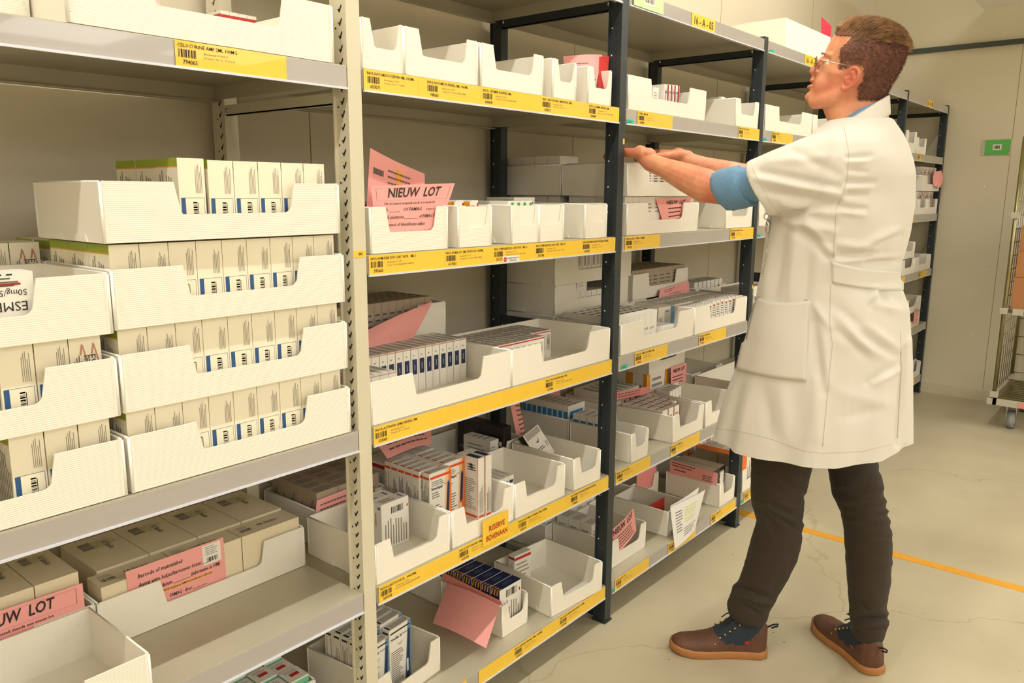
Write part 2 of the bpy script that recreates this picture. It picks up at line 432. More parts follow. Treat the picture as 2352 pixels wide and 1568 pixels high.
SL = shelf_label
SL(s0[1], 0.693, 0.906, LEV[1], 'CELOCURINE AMP 2ML 100MG', '794065', ('Bestelaantal: 15 X D10', 'Drempel: UD - D : 15 X D10'), seed=1)
L1 = [(1.088, 1.238, 'INSUL.NOVOMIX 50 FLEXPEN 3ML 100E/ML', '653071', ('Bestelaantal: 5 X D5', 'Drempel: UD - D  1 X UD5')),
      (1.2385, 1.437, 'INSUL.NOVOMIX 50 PENFILL 3ML 100E/ML', '740563', ('Bestelaantal: 2 X D5', 'Drempel: UD - D 1 X D5 (ONREG. VERBR.)')),
      (1.4375, 1.666, 'INSUL. LEVEMIR FLEXPEN 3ML', '630418', ('Bestelaantal: 6 X D5', 'Drempel: UD - D 6 X D5 (ONREG. VERBR.)')),
      (1.6665, 1.877, 'INSUL.INSULATARD HM PENFILL 3ML', '333013', ('Bestelaantal: 6 X D5', 'Drempel: UD - D 6 X D5')),
      (1.8775, 2.040, 'INSUL. LEVEMIR PENFILL 3ML', '560649', ('Bestelaantal: 2 X D5', 'Drempel: UD - D 2 X D5 (ONREG. VERBR.)'))]
for k, (a, b, t, n, sb) in enumerate(L1):
    SL(s1[1], a, b, LEV[1], t, n, sb, seed=k, tx=a + (0.022 if k == 1 else 0.004))
L2 = [(1.088, 1.3125, 'INSUL.HUMULINE 30/70 CART. PATR.   3ML 3', '395665', ('Bestelaantal: 10 X D5', 'Drempel: 10X D5 (ONREGELMATIG VERBRUIK)')),
      (1.313, 1.482, 'INSUL.HUMALOG  3ML PATROON 100E/ML', '617001', ('Bestelaantal: 6 X D5', 'Drempel: UD - D  6 X D5 (ONREG. VERBR.)')),
      (1.4825, 1.650, 'INSUL.HUMULINE REGUL CART PATR.  3ML 30', '39173', ('Bestelaantal: 1 X D5', 'Drempel: UD - D  1 X D5 - VERP. = GEEL')),
      (1.6505, 1.866, 'INSUL.HUMULINE NPH CART. PATR.   3ML 300', '391748', ('Bestelaantal: 6 X D5', 'Drempel: UD - D 6 X D5 - VERP. = GROEN')),
      (1.8665, 2.040, 'INSUL.INSUMAN RAPID PATR.3ML 100E/ML', '649293', ('Bestelaantal: 1 X D5', 'Drempel: UD - D  1 X D5'))]
for k, (a, b, t, n, sb) in enumerate(L2): SL(s1[2], a, b, LEV[2], t, n, sb, seed=10 + k)
m = MB(); y = YF - 0.0052; m.box(1.520, y, 1.2235, 1.585, y + 0.0005, 1.2400, 'card_white')
fr = (Vector((1.520, y, 1.2235)), Vector((1, 0, 0)), Vector((0, 0, 1)), Vector((0, -1, 0)))
m.polyq(fr, [(0.0085 + 0.0062 * math.cos(t * PI / 8), 0.0082 + 0.0062 * math.sin(t * PI / 8)) for t in range(16)], 'red')
m.text(fr, 'HIGH ALERT MEDICATION', 0.0165, 0.0095, 0.0034, 'ink', maxw=0.046, bold=0.015); m.text(fr, 'DOUBLE CHECK', 0.024, 0.004, 0.0034, 'ink', maxw=0.030, bold=0.015)
m.text(fr, 'STOP', 0.004, 0.0068, 0.0032, 'card_white', maxw=0.0095, off=0.0008)
o = m.build('sticker', s1[2]); o['label'] = 'small white sticker with a red stop circle'
m = MB(); m.box(1.0495, YF - 0.0028, 1.2645, 1.081, YF - 0.0021, 1.2785, 'yellow')
m.text((Vector((1.062, YF - 0.0028, 1.269)), Vector((1, 0, 0)), Vector((0, 0, 1)), Vector((0, -1, 0))), '001', 0, 0, 0.0055, 'ink', bold=0.02, maxw=0.014)
o = m.build('number_sticker', b0); o['label'] = 'small yellow sticker reading 001'
SL(s1[3], 1.088, 1.386, LEV[3], 'INSUL.ACTRAPID (HM) PENFILL 3ML', '333005', ('Bestelaantal: 40 X D5', 'Drempel: UD - D : 40 X D5'), seed=21)
SL(s1[3], 1.3865, 1.70, LEV[3]); SL(s1[3], 1.7005, 2.040, LEV[3], 'INSUL.NOVORAPID ML 100E', '615286', ('Bestelaantal: 6 X D5', 'Drempel: UD - D 10 X D5 (ONREG. VERBR.)'), seed=22)
SL(s1[4], 1.090, 1.35, LEV[4], 'INSUL.LANTUS PATR.  300E/3ML', '503938', ('Bestelaantal: 10 X D5', 'Drempel: 10 X D5 (ONREGELMATIG VERBR.)'), seed=23)
SL(s1[4], 1.3505, 1.585, LEV[4], 'INSUL.NOVORAPID 3ML FLEX', '615278', ('Bestelaantal: 10 X', 'Drempel: UD - D'), seed=24)
SL(s1[4], 1.5855, 1.832, LEV[4], 'INSUL.NOVOMIX 30 PENFILL 3ML 100E/ML', '500214', ('Bestelaantal: 2 X D5', 'Drempel: UD - D 10 X D5'), seed=25)
SL(s1[4], 1.8325, 2.040, LEV[4], 'INSUL.HUMALOG KWIKPEN WEGWERPVULDE PEN 3ML', '578640', ('Bestelaantal: 2 X D5', 'Drempel: UD - D 2 X D5'), seed=26)
m = MB(); y = YF - 0.0072
m.box(1.440, y, 0.487, 1.5435, y + 0.0008, 0.5600, 'yellow')
fr = (Vector((1.440, y, 0.487)), Vector((1, 0, 0)), Vector((0, 0, 1)), Vector((0, -1, 0)))
m.text(fr, 'RESERVE', 0.024, 0.037, 0.0145, 'ink_red', maxw=0.064, bold=0.02); m.text(fr, 'BOVENAAN', 0.013, 0.0115, 0.0145, 'ink_red', maxw=0.086, bold=0.02)
o = m.build('shelf_label', s1[4]); o['label'] = 'tall yellow card reading RESERVE BOVENAAN in red'
SL(s1[5], 1.36, 1.378, LEV[5])
SL(s1[5], 1.426, 1.787, LEV[5], 'INSUL.APIDRA PENFILL 3ML 100E/ML', '624072', ('Bestelaantal: 1 X D5', 'Drempel: UD - D 1 X D5'), seed=27, tx=1.572)
SL(s1[5], 1.7875, 2.040, LEV[5], 'INSUL.NOVORAPID 3ML PENFILL 100E/ML', '615260', ('Bestelaantal: 1 X D5', 'Drempel: UD - D 10 X D5'), seed=28)
# dark units
def big_label(sh, x0, x1, zt, st):
    m = MB(); y = YF - 0.0045; m.box(x0, y, zt - 0.042, x1, y + 0.0008, zt - 0.002, 'yellow')
    m.text((Vector((x0 + 0.012, y, zt - 0.034)), Vector((1, 0, 0)), Vector((0, 0, 1)), Vector((0, -1, 0))), st, 0, 0, 0.024, 'ink', maxw=(x1 - x0) - 0.026, bold=0.008)
    return m.build('location_label', sh)
big_label(s2[0], 2.458, 2.626, LEV[0], '16 - A - 05')
big_label(s3[0], 3.465, 3.632, LEV[0], '16 - A - 04')
big_label(s5[0], 5.55, 5.70, LEV[0], '16 - A - 02')
def colour_tag(sh, x0, x1, zt, c='teal', t='001'):
    m = MB(); y = YF - 0.0050; m.box(x0, y, zt - 0.042, x1, y + 0.0006, zt - 0.030, c)
    m.text((Vector((x0 + 0.008, y, zt - 0.0395)), Vector((1, 0, 0)), Vector((0, 0, 1)), Vector((0, -1, 0))), t, 0, 0, 0.006, 'ink', maxw=0.018)
    o = m.build('colour_tag', sh); return o
SL(s2[1], 2.144, 2.359, LEV[1], 'SUPREL AMP ML', '072883', seed=31); SL(s2[1], 2.859, 3.046, LEV[1], 'INFLUVAC TETRA 0,5ML', '73603', seed=32)
colour_tag(s2[1], 2.084, 2.118, LEV[1])
SL(s2[2], 2.095, 2.307, LEV[2], 'INSTILLAGEL F. 100ML, 100E/ML', '781718', seed=33); SL(s2[2], 2.837, 3.046, LEV[2], 'PANTOZOL 40 MG IV CA-100', '711163', seed=34)
SL(s2[3], 2.177, 2.389, LEV[3], 'HEALON 100MG SPUITAMP 0,4ML', '454366', seed=35); SL(s2[3], 2.623, 2.846, LEV[3], 'ZYPREXA 10MG IM INJ', '907756', seed=36)
colour_tag(s2[3], 2.097, 2.133, LEV[3], t='004')
SL(s2[4], 2.086, 2.302, LEV[4], 'METHOTREXATE INJ.', '333086', seed=37); SL(s2[4], 2.444, 2.666, LEV[4], 'HYGROTON 50MG INJ', '127547', seed=38)
SL(s2[5], 2.100, 2.320, LEV[5], 'CEFAZOLIN 2 GR', '811807', seed=39); SL(s2[5], 2.459, 2.676, LEV[5], 'ERBITUX 5MG/ML 100ML', '711980', seed=40); SL(s2[5], 2.805, 3.030, LEV[5], 'EPREX 10000E/ML SPUIT', '333094', seed=41)
colour_tag(s2[5], 2.084, 2.099, LEV[5], t='0')
SL(s3[1], 3.173, 3.391, LEV[1], 'BREVIBLOC 100MG', '213886', seed=42); colour_tag(s3[1], 3.092, 3.122, LEV[1]); colour_tag(s3[2], 3.092, 3.125, LEV[2]); colour_tag(s3[0], 3.10, 3.14, LEV[0])
SL(s3[2], 3.22, 3.40, LEV[2], 'DYSPORT 500E', '213112', seed=43); SL(s3[3], 3.2, 3.42, LEV[3], 'ALOXI 250MCG', '213117', seed=43); SL(s3[4], 3.2, 3.42, LEV[4], 'NEULASTA 6MG', '213119', seed=44)
SL(s3[5], 3.120, 3.34, LEV[5], 'FLUIMUCIL ANTID 20%', '333015', seed=45); colour_tag(s3[5], 3.090, 3.116, LEV[5])
for L, (a, b) in {1: (5.45, 5.53), 2: (5.4, 5.5), 3: (5.18, 5.42), 4: (5.45, 5.72), 5: (5.6, 5.95)}.items(): SL(s5[L], a, b, LEV[L], 'NEORECORMON 10000E', '21331%d' % L, seed=50 + L)
SL(s5[3], 5.76, 5.98, LEV[3], 'EMEND 125MG CAPS', '213001', seed=58)
m = MB(); m.box(2.098, YF - 0.0075, 1.934, 2.269, YF - 0.0065, 1.992, 'pale_green')
fr = (Vector((2.098, YF - 0.0075, 1.934)), Vector((1, 0, 0)), Vector((0, 0, 1)), Vector((0, -1, 0)))
m.quad(fr, 0.055, 0.012, 0.12, 0.05, 'card_white'); m.barcode(fr, 0.06, 0.018, 0.115, 0.046, seed=4, m='ink_soft')
o = m.build('green_card', s2[0]); o['label'] = 'pale green card with barcode'
for (x, z) in ((2.0785, 1.540), (3.082, 1.02)):
    m = MB(); m.box(x - 0.010, YF - 0.0032, z, x - 0.002, YF - 0.0021, z + 0.016, 'yellow')
    m.build('corner_sticker', b1 if x < 3 else b2)

# ------------------------------------------------------------------ trays
TRC = {}
def arc(cx, cz, r, a0, a1, n=5): return [(cx + r * math.cos(a0 + (a1 - a0) * i / n), cz + r * math.sin(a0 + (a1 - a0) * i / n)) for i in range(n + 1)]
def tray_mesh(w, d, h=0.098):
    key = (w, d, h)
    if key in TRC: return TRC[key]
    m = MB(); t = 0.0035
    if w < 0.16: a, b = 0.22 * w, 0.83 * w
    elif w < 0.30: a, b = 0.19 * w, 0.81 * w
    else: a, b = 0.262 * w, 0.755 * w
    dp = 0.054 * h / 0.098; r1, r2, sl = 0.006, 0.014, 0.010
    poly = [(0, 0), (w, 0)] + arc(w - 0.006, h - 0.006, 0.006, 0, PI / 2, 3)
    poly += [(b + sl, h)] + arc(b - r2 * 0.85, h - dp + r2, r2, 0, -PI / 2, 5) + arc(a + sl + r1, h - dp + r1, r1, -PI / 2, -PI, 4) + [(a, h)] + arc(0.006, h - 0.006, 0.006, PI / 2, PI, 3)
    m.prism(poly, 0, t, 'tray')
    m.box(0, d - t, 0, w, d, h, 'tray')
    for x in (0, w - t):
        sp = [(t, 0), (d - t, 0), (d - t, h)] + arc(t + 0.008, h - 0.003, 0.003, PI / 2, PI, 2)[:1] + [(t, h - 0.002)]
        m.prism(sp, x, x + t, 'tray_smooth', axis='x')
    m.box(t, t, 0, w - t, d - t, t, 'tray_smooth')
    # welded rounded corners with a beaded seam
    for x in (0.0012, w - 0.0012):
        m.tube([(x, 0.001, 0.001), (x, 0.001, h - 0.002)], 0.0026, 'tray_rim', 6)
        m.tube([(x, 0.004, h - 0.001), (x, d - 0.002, h - 0.001)], 0.0021, 'tray_rim', 6)
        m.tube([(x, d - 0.001, 0.001), (x, d - 0.001, h - 0.002)], 0.0026, 'tray_rim', 6)
        fr = (Vector((0, 0, 0)), Vector((1, 0, 0)), Vector((0, 0, 1)), Vector((0, -1, 0)))
        s = 1 if x < w / 2 else -1
        n = int(h / 0.0035)
        for i in range(n): m.box(min(x + s * 0.003, x + s * 0.007), -0.0011, 0.002 + i * 0.0035, max(x + s * 0.003, x + s * 0.007), 0, 0.002 + i * 0.0035 + 0.0017, 'tray_rim')
    # fold-out feet on the two sides
    for x, s in ((0, -1), (w, 1)):
        for y in (0.22 * d, 0.60 * d):
            m.prism([(y, 0.0005), (y + 0.052, 0.0005), (y + 0.046, 0.013), (y + 0.006, 0.013)], x if s > 0 else x - 0.0022, x + 0.0022 if s > 0 else x, 'tray_smooth', axis='x')
    TRC[key] = m.mesh('storage_tray')
    return TRC[key]
GT = 'white plastic storage trays on the shelves'
def tray(x, y, z, w, d, label, rot=0.0, h=0.098, tilt=None):
    o = bpy.data.objects.new('storage_tray', tray_mesh(round(w, 3), round(d, 3), h)); col.objects.link(o)
    o.location = (x, y, z); o.rotation_euler.z = rot
    if tilt: o.rotation_euler.x = tilt
    tag(o, label, 'storage tray', GT); return o
# ------------------------------------------------------------------ medicine boxes
BXC = {}
def style_print(m, st, w, d, h, sd):
    F = frames(w, d, h); f, l, t, r = F['f'], F['l'], F['t'], F['r']
    rd = random.Random(sd)
    if st in ('esm', 'esmname', 'esmflip'):
        if st == 'esm':
            m.lines(f, w * .62, h * .56, w * .90, h * .93, 5, 'ink_pale', sd, 0.36, vert=True)
            m.quad(f, w * .06, h * .16, w * .94, h * .50, 'blue_label', 0.0003); m.quad(f, w * .075, h * .165, w * .925, h * .495, 'card', 0.0004)
            m.quad(f, w * .06, h * .16, w * .22, h * .50, 'blue_label', 0.0005)
            m.lines(f, w * .10, h * .18, w * .19, h * .48, 2, 'card_white', sd, 0.3, vert=True)
            m.barcode(f, w * .50, h * .20, w * .66, h * .46, 'ink', 3, True, 12); m.lines(f, w * .66, h * .22, w * .72, h * .44, 1, 'ink_soft', 2, 0.4, vert=True)
        else:
            m.text(f, 'ESMERON', w * .58, h * .78, h * .085, 'ink', maxw=h * .5, rot=-PI / 2); m.text(f, '50mg/5ml', w * .44, h * .78, h * .05, 'ink', maxw=h * .33, rot=-PI / 2)
            m.lines(f, w * .10, h * .40, w * .40, h * .78, 4, 'ink_soft', sd, 0.4, vert=True)
            m.lines(f, w * .32, h * .5, w * .40, h * .75, 1, 'dark_red', sd, 0.5, vert=True)
            for px in (0.30, 0.66):
                m.polyq(f, [(w * px, h * .78), (w * (px + .06), h * .78), (w * (px + .14), h * .90), (w * (px + .08), h * .92)], 'ink_brown', 0.0003)
                m.polyq(f, [(w * (px + .08), h * .92), (w * (px + .14), h * .90), (w * (px + .26), h * .68), (w * (px + .21), h * .68)], 'ink_brown', 0.0003)
        m.quad(l, 0, h * .90, d, h, 'green'); m.quad(l, 0, h * .885, d, h * .90, 'amber')
        m.lines(l, d * .06, h * .08, d * .94, h * .86, 9, 'ink_pale', sd, 0.42, vert=True)
        m.quad(t, 0, 0, 0.0015, d, 'green')
        m.quad(r, 0, h * .90, d, h, 'green'); m.lines(r, d * .06, h * .08, d * .94, h * .86, 9, 'ink_pale', sd, 0.42, vert=True)
    elif st == 'navylab':      # white box, navy name panel on its narrow front
        m.quad(f, w * .16, h * .40, w * .84, h * .74, 'navy'); m.lines(f, w * .40, h * .5, w * .62, h * .68, 1, 'card_white', sd, 0.5, vert=True)
        m.quad(f, 0, h * .965, w, h * .985, 'ink_brown'); m.lines(f, w * .3, h * .80, w * .6, h * .86, 1, 'ink_pale', sd)
        m.lines(t, w * .2, d * .08, w * .8, d * .92, 3, 'ink_soft', sd, 0.3, vert=True); m.quad(t, 0, 0, w, d * .015, 'orange')
        m.lines(l, d * .1, h * .1, d * .9, h * .9, 8, 'ink_pale', sd, 0.3)
    elif st == 'redtop':
        m.quad(f, 0, h * .93, w, h * .965, 'red'); m.quad(f, w * .18, h * .3, w * .82, h * .84, 'card_grey', 0.0003); m.barcode(f, w * .28, h * .5, w * .7, h * .7, 'ink_soft', 3, False, 6)
        m.lines(t, w * .1, d * .06, w * .9, d * .94, 7, 'ink_soft', sd, 0.45); m.quad(t, 0, 0, w, d * .05, 'red')
        m.lines(l, d * .1, h * .1, d * .9, h * .8, 6, 'ink_pale', sd, 0.3)
    elif st == 'novorapid':
        m.polyq(f, [(w * .78, 0), (w, 0), (w, h), (w * .88, h)], 'orange', 0.0003)
        m.polyq(f, [(w * .64, 0), (w * .78, 0), (w * .88, h), (w * .74, h)], 'peach', 0.0003)
        m.quad(f, w * .03, h * .90, w * .97, h * .94, 'orange_deep', 0.0005)
        m.text(f, 'NovoRapid', w * .08, h * .72, h * .048, 'navy', maxw=w * .5, bold=0.02); m.text(f, 'FlexPen', w * .62, h * .75, h * .034, 'ink_brown', maxw=w * .26)
        m.lines(f, w * .10, h * .78, w * .66, h * .87, 3, 'ink_soft', sd, 0.35); m.lines(f, w * .10, h * .58, w * .46, h * .69, 3, 'ink_soft', sd, 0.35)
        m.lines(f, w * .06, h * .05, w * .62, h * .48, 10, 'ink_soft', sd + 1, 0.35)
        m.polyq(f, [(w * .74, h * .30), (w * .88, h * .30), (w * .93, h * .76), (w * .89, h * .80), (w * .83, h * .79), (w * .80, h * .74)], 'steel_blue', 0.0006)
        m.polyq(f, [(w * .745, h * .30), (w * .875, h * .30), (w * .92, h * .74), (w * .87, h * .78), (w * .82, h * .74)], 'navy', 0.0008)
        m.polyq(f, [(w * .72, h * .04), (w * .86, h * .04), (w * .88, h * .30), (w * .74, h * .30)], 'orange_deep', 0.0007)
        m.quad(f, w * .75, h * .08, w * .83, h * .26, 'card_white', 0.0009)
        m.quad(l, d * .05, h * .90, d * .95, h * .94, 'orange_deep'); m.lines(l, d * .12, h * .08, d * .9, h * .86, 5, 'ink_soft', sd, 0.42, vert=True)
        m.lines(t, w * .1, d * .25, w * .9, d * .8, 3, 'ink_soft', sd, 0.3); m.quad(t, w * .04, d * .1, w * .1, d * .9, 'orange_deep')
    elif st == 'novoside':     # tall narrow side of the pen box, navy patch on top
        m.lines(l, d * .08, h * .15, d * .92, h * .66, 16, 'ink_pale', sd, 0.4); m.quad(l, d * .04, h * .03, d * .96, h * .065, 'orange_deep'); m.quad(f, w * .1, h * .03, w * .9, h * .065, 'orange_deep')
        m.lines(f, w * .2, h * .1, w * .85, h * .55, 3, 'ink_soft', sd, 0.3, vert=True); m.quad(t, w * .12, d * .06, w * .88, d * .62, 'navy')
        m.lines(l, d * .5, h * .78, d * .9, h * .9, 3, 'ink_soft', sd); m.polyq(l, [(d * .60, h * .83), (d * .75, h * .80), (d * .72, h * .90), (d * .62, h * .91)], 'sky_blue')
        m.quad(l, d * .96, 0, d, h, 'peach', 0.0003)
    elif st == 'navytab':
        m.quad(f, w * .15, h * .76, w * .85, h * .86, 'navy'); m.quad(f, w * .2, h * .15, w * .8, h * .66, 'card_grey', 0.0003); m.lines(f, w * .3, h * .2, w * .7, h * .6, 3, 'ink_soft', sd, 0.4, vert=True)
        m.lines(l, d * .08, h * .4, d * .5, h * .5, 1, 'navy', sd); m.lines(l, d * .1, h * .1, d * .8, h * .34, 4, 'ink_pale', sd)
        m.lines(t, w * .2, d * .1, w * .8, d * .9, 2, 'ink_pale', sd, 0.3, vert=True)
    elif st == 'novomix':
        m.polyq(f, [(w * .70, 0), (w, 0), (w, h), (w * .86, h)], 'steel_blue', 0.0003); m.polyq(f, [(w * .74, 0), (w * .90, 0), (w * .96, h * .85), (w * .86, h * .85)], 'navy', 0.0005)
        m.quad(f, w * .78, h * .12, w * .86, h * .34, 'card_white', 0.0007)
        m.quad(f, w * .04, h * .915, w * .94, h * .94, 'black_box', 0.0006); m.text(f, 'NovoMix 30', w * .06, h * .80, h * .045, 'navy', maxw=w * .5, bold=0.02); m.text(f, 'FlexPen', w * .6, h * .815, h * .03, 'ink_soft', maxw=w * .25)
        m.lines(f, w * .06, h * .05, w * .66, h * .62, 16, 'ink_soft', sd, 0.35); m.polyq(f, [(w * .35, h * .70), (w * .65, h * .72), (w * .5, h * .66)], 'card_grey', 0.0004)
        m.quad(l, d * .15, h * .92, d * .85, h * .955, 'black_box'); m.lines(l, d * .15, h * .05, d * .9, h * .88, 4, 'ink_pale', sd, 0.45, vert=True)
        m.quad(t, w * .04, d * .15, w * .12, d * .85, 'black_box'); m.lines(t, w * .16, d * .15, w * .94, d * .85, 4, 'ink_soft', sd, 0.4, full=True)
    elif st == 'barfront':     # white box, barcode high on the front, dense leaflet text
        m.barcode(f, w * .35, h * .74, w * .80, h * .88, 'ink', 5, False, 10); m.quad(f, w * .92, h * .78, w * .97, h * .83, 'red')
        m.lines(f, w * .10, h * .05, w * .95, h * .66, 9, 'ink_pale', sd, 0.42, vert=True)
        m.lines(l, d * .3, h * .5, d * .5, h * .86, 1, 'ink_soft', sd, 0.4, vert=True); m.quad(l, d * .6, h * .88, d * .9, h * .94, 'pen_blue')
        m.lines(t, w * .1, d * .2, w * .6, d * .8, 2, 'ink_soft', sd, 0.3); m.quad(t, w * .8, d * .2, w * .88, d * .8, 'pen_blue')
    elif st == 'stuks':        # plain carton with '10 Stuks' stencilled on top
        m.text(t, '10 Stuks', w * .38, d * .42, 0.011, 'ink_soft', maxw=w * .34, bold=0.01); m.barcode(t, w * .08, d * .30, w * .26, d * .52, 'ink_soft', 3, False, 9); m.lines(t, w * .08, d * .58, w * .26, d * .80, 3, 'ink_pale', sd, .35)
    elif st == 'stuks2':
        m.text(t, '10 Stuks', w * .62, d * .78, 0.011, 'ink_soft', maxw=d * .34, rot=-PI / 2, bold=0.01); m.barcode(t, w * .2, d * .62, w * .42, d * .85, 'ink_soft', 3, True, 9); m.lines(t, w * .42, d * .62, w * .9, d * .85, 4, 'green', sd, .2)
    elif st == 'grey':
        m.lines(l, d * .12, h * .1, d * .88, h * .8, 5, 'ink_soft', sd, 0.42, vert=True); m.lines(t, w * .08, d * .2, w * .92, d * .8, 3, 'ink_soft', sd, 0.3); m.lines(f, w * .1, h * .1, w * .9, h * .8, 6, 'ink_pale', sd, 0.35)
        m.quad(l, d * .3, h * .55, d * .7, h * .8, 'pen_blue', 0.0005)
    elif st == 'blank':
        m.lines(f, w * .15, h * .55, w * .7, h * .85, 3, 'ink_pale', sd, 0.3); m.lines(t, w * .1, d * .2, w * .9, d * .8, 3, 'ink_pale', sd, 0.3); m.lines(l, d * .15, h * .5, d * .85, h * .85, 3, 'ink_pale', sd, 0.3)
    elif st == 'kart':         # blue and red logo on the small end
        m.text(l, 'ERGOTUP', d * .16, h * .52, h * .17, 'navy', maxw=d * .52, bold=0.03); m.polyq(l, [(d * .76, h * .48), (d * .88, h * .48), (d * .86, h * .78), (d * .79, h * .72)], 'orange_deep')
        m.lines(l, d * .12, h * .12, d * .85, h * .34, 2, 'ink_pale', sd, 0.35); m.lines(f, w * .1, h * .3, w * .5, h * .6, 3, 'ink_soft', sd, 0.3)
    elif st == 'navybox':
        m.quad(t, 0, 0, w, d, 'navy_box', 0.0003); m.lines(t, w * .35, d * .3, w * .8, d * .75, 4, 'steel_blue', sd, 0.25)
        n = max(2, int(d / 0.011))
        for i in range(3): m.polyq(t, [(w * .02 + 0.0, d * (.12 + .3 * i)), (w * .12, d * (.02 + .3 * i)), (w * .14, d * (.12 + .3 * i)), (w * .04, d * (.24 + .3 * i))], 'amber', 0.0005)
        m.quad(l, 0, 0, d, h, 'navy_box', 0.0003)
        for i in range(3): m.polyq(l, [(d * (.05 + .3 * i), h * .86), (d * (.16 + .3 * i), h), (d * (.28 + .3 * i), h), (d * (.17 + .3 * i), h * .86)], 'amber', 0.0005)
        m.barcode(f, w * .3, h * .76, w * .78, h * .93, 'ink', 5, False, 10); m.quad(f, w * .88, h * .76, w * .94, h * .84, 'red'); m.lines(f, w * .08, h * .05, w * .92, h * .7, 8, 'ink_pale', sd, 0.42, vert=True)
    elif st == 'mint':
        m.quad(f, 0, 0, w, h * .96, 'mint', 0.0003); m.lines(f, w * .1, h * .1, w * .85, h * .85, 8, 'ink_soft', sd, 0.3); m.quad(r, 0, 0, d, h * .96, 'mint', 0.0003)
        m.quad(t, w * .25, d * .35, w * .75, d * .6, 'red'); m.lines(t, w * .1, d * .65, w * .9, d * .9, 3, 'ink_pale', sd, 0.35); m.quad(l, 0, 0, d, h * .96, 'mint', 0.0003)
    elif st == 'greenstripe':
        m.quad(t, w * .55, d * .1, w * .95, d * .9, 'green_deep', 0.0004); m.lines(t, w * .05, d * .1, w * .5, d * .9, 3, 'ink_soft', sd, 0.3); m.quad(l, d * .1, h * .3, d * .9, h * .8, 'green_deep'); m.quad(f, w * .55, h * .72, w * .95, h * .96, 'green_deep')
    elif st == 'amberstripe':
        m.quad(t, w * .0, 0, w * .15, d, 'amber', 0.0004); m.lines(t, w * .25, d * .1, w * .9, d * .9, 3, 'red', sd, 0.25); m.quad(l, 0, h * .7, d, h, 'amber'); m.lines(f, w * .1, h * .75, w * .8, h * .95, 2, 'red', sd, 0.3)
    elif st == 'redbar':
        m.quad(f, w * .62, 0, w * .92, h, 'dark_red', 0.0003); m.lines(f, w * .1, h * .1, w * .5, h * .9, 3, 'ink_soft', sd, 0.3, vert=True); m.text(f, 'Suprel', w * .1, h * .72, h * .1, 'ink', maxw=w * .5)
        m.lines(t, w * .1, d * .1, w * .9, d * .9, 2, 'ink_pale', sd, 0.3)
    elif st == 'redtopbig':    # dark red edge along the top
        m.quad(t, 0, d * .80, w, d, 'dark_red', 0.0004); m.quad(t, w * .9, 0, w, d, 'dark_red', 0.0004); m.lines(t, w * .1, d * .2, w * .8, d * .7, 3, 'ink_pale', sd, 0.3)
        m.quad(r, 0, h * .9, d, h, 'dark_red'); m.quad(f, w * .86, 0, w, h, 'dark_red', 0.0003); m.lines(f, w * .1, h * .1, w * .8, h * .8, 5, 'ink_pale', sd)
    elif st == 'bluefront':
        m.quad(l, d * .1, h * .35, d * .9, h * .85, 'sky_blue', 0.0003); m.quad(f, w * .1, h * .3, w * .9, h * .85, 'sky_blue', 0.0003); m.lines(t, w * .1, d * .15, w * .9, d * .85, 4, 'ink_pale', sd, .4)
    elif st == 'el':
        m.text(f, 'EL', w * .42, h * .45, h * .2, 'ink_soft', maxw=w * .25, rot=PI / 2); m.lines(t, w * .1, d * .1, w * .9, d * .9, 5, 'ink_soft', sd, .35); m.lines(l, d * .1, h * .1, d * .9, h * .9, 1, 'ink_soft', sd, .3)
    elif st == 'elbig':
        m.quad(f, w * .38, h * .05, w * .74, h * .9, 'card_grey', 0.0003); m.quad(f, w * .76, 0, w, h, 'steel_blue', 0.0004); m.lines(f, w * .45, h * .8, w * .68, h * .86, 1, 'ink', sd); m.text(f, 'EL', w * .2, h * .45, h * .14, 'ink_soft', rot=PI / 2)
        m.lines(f, w * .80, h * .1, w * .95, h * .3, 3, 'card_white', sd, .3, vert=True)
    elif st == 'thinwhite':
        m.lines(f, w * .3, h * .2, w * .7, h * .8, 1, 'ink_soft', sd, 0.5, vert=True); m.lines(t, w * .2, d * .1, w * .8, d * .9, 2, 'ink_soft', sd, 0.5, vert=True); m.lines(l, d * .1, h * .3, d * .9, h * .7, 2, 'ink_pale', sd)
        m.lines(l, d * .05, h * .1, d * .3, h * .9, 1, 'ink_soft', sd, 0.3, vert=True)
    elif st == 'thinlist':
        m.lines(f, w * .2, h * .45, w * .8, h * .9, 5, 'ink_soft', sd, 0.4, full=True); m.quad(f, w * .3, h * .85, w * .7, h * .92, 'red'); m.quad(f, w * .6, h * .1, w * .85, h * .3, 'ink'); m.lines(t, w * .1, d * .08, w * .9, d * .92, 5, 'ink_soft', sd, .4)
    elif st == 'amberbox':
        m.quad(l, d * .0, 0, d * .20, h, 'amber', 0.0003); m.quad(l, d * .80, 0, d, h, 'amber', 0.0003); m.quad(f, 0, 0, w * .18, h, 'amber', 0.0003); m.lines(l, d * .3, h * .2, d * .4, h * .85, 1, 'ink_red', sd, .5, vert=True); m.lines(l, d * .6, h * .3, d * .66, h * .8, 1, 'ink', sd, .8, vert=True)
        m.lines(f, w * .3, h * .1, w * .9, h * .9, 5, 'ink_pale', sd)
    elif st == 'orangebox':
        m.quad(f, 0, 0, w * .42, h, 'orange', 0.0003); m.quad(t, 0, 0, w * .42, d, 'orange', 0.0003); m.quad(l, 0, 0, d, h, 'card_brown', 0.0002); m.lines(f, w * .5, h * .1, w * .95, h * .85, 4, 'ink_soft', sd, .3, vert=True); m.lines(t, w * .5, d * .1, w * .95, d * .9, 5, 'ink_brown', sd, .3)
    elif st == 'blackpanel':
        m.quad(f, 0, 0, w, h, 'black_box', 0.0003); m.quad(l, 0, 0, d, h, 'black_box', 0.0003); m.quad(t, 0, 0, w, d, 'black_box', 0.0003)
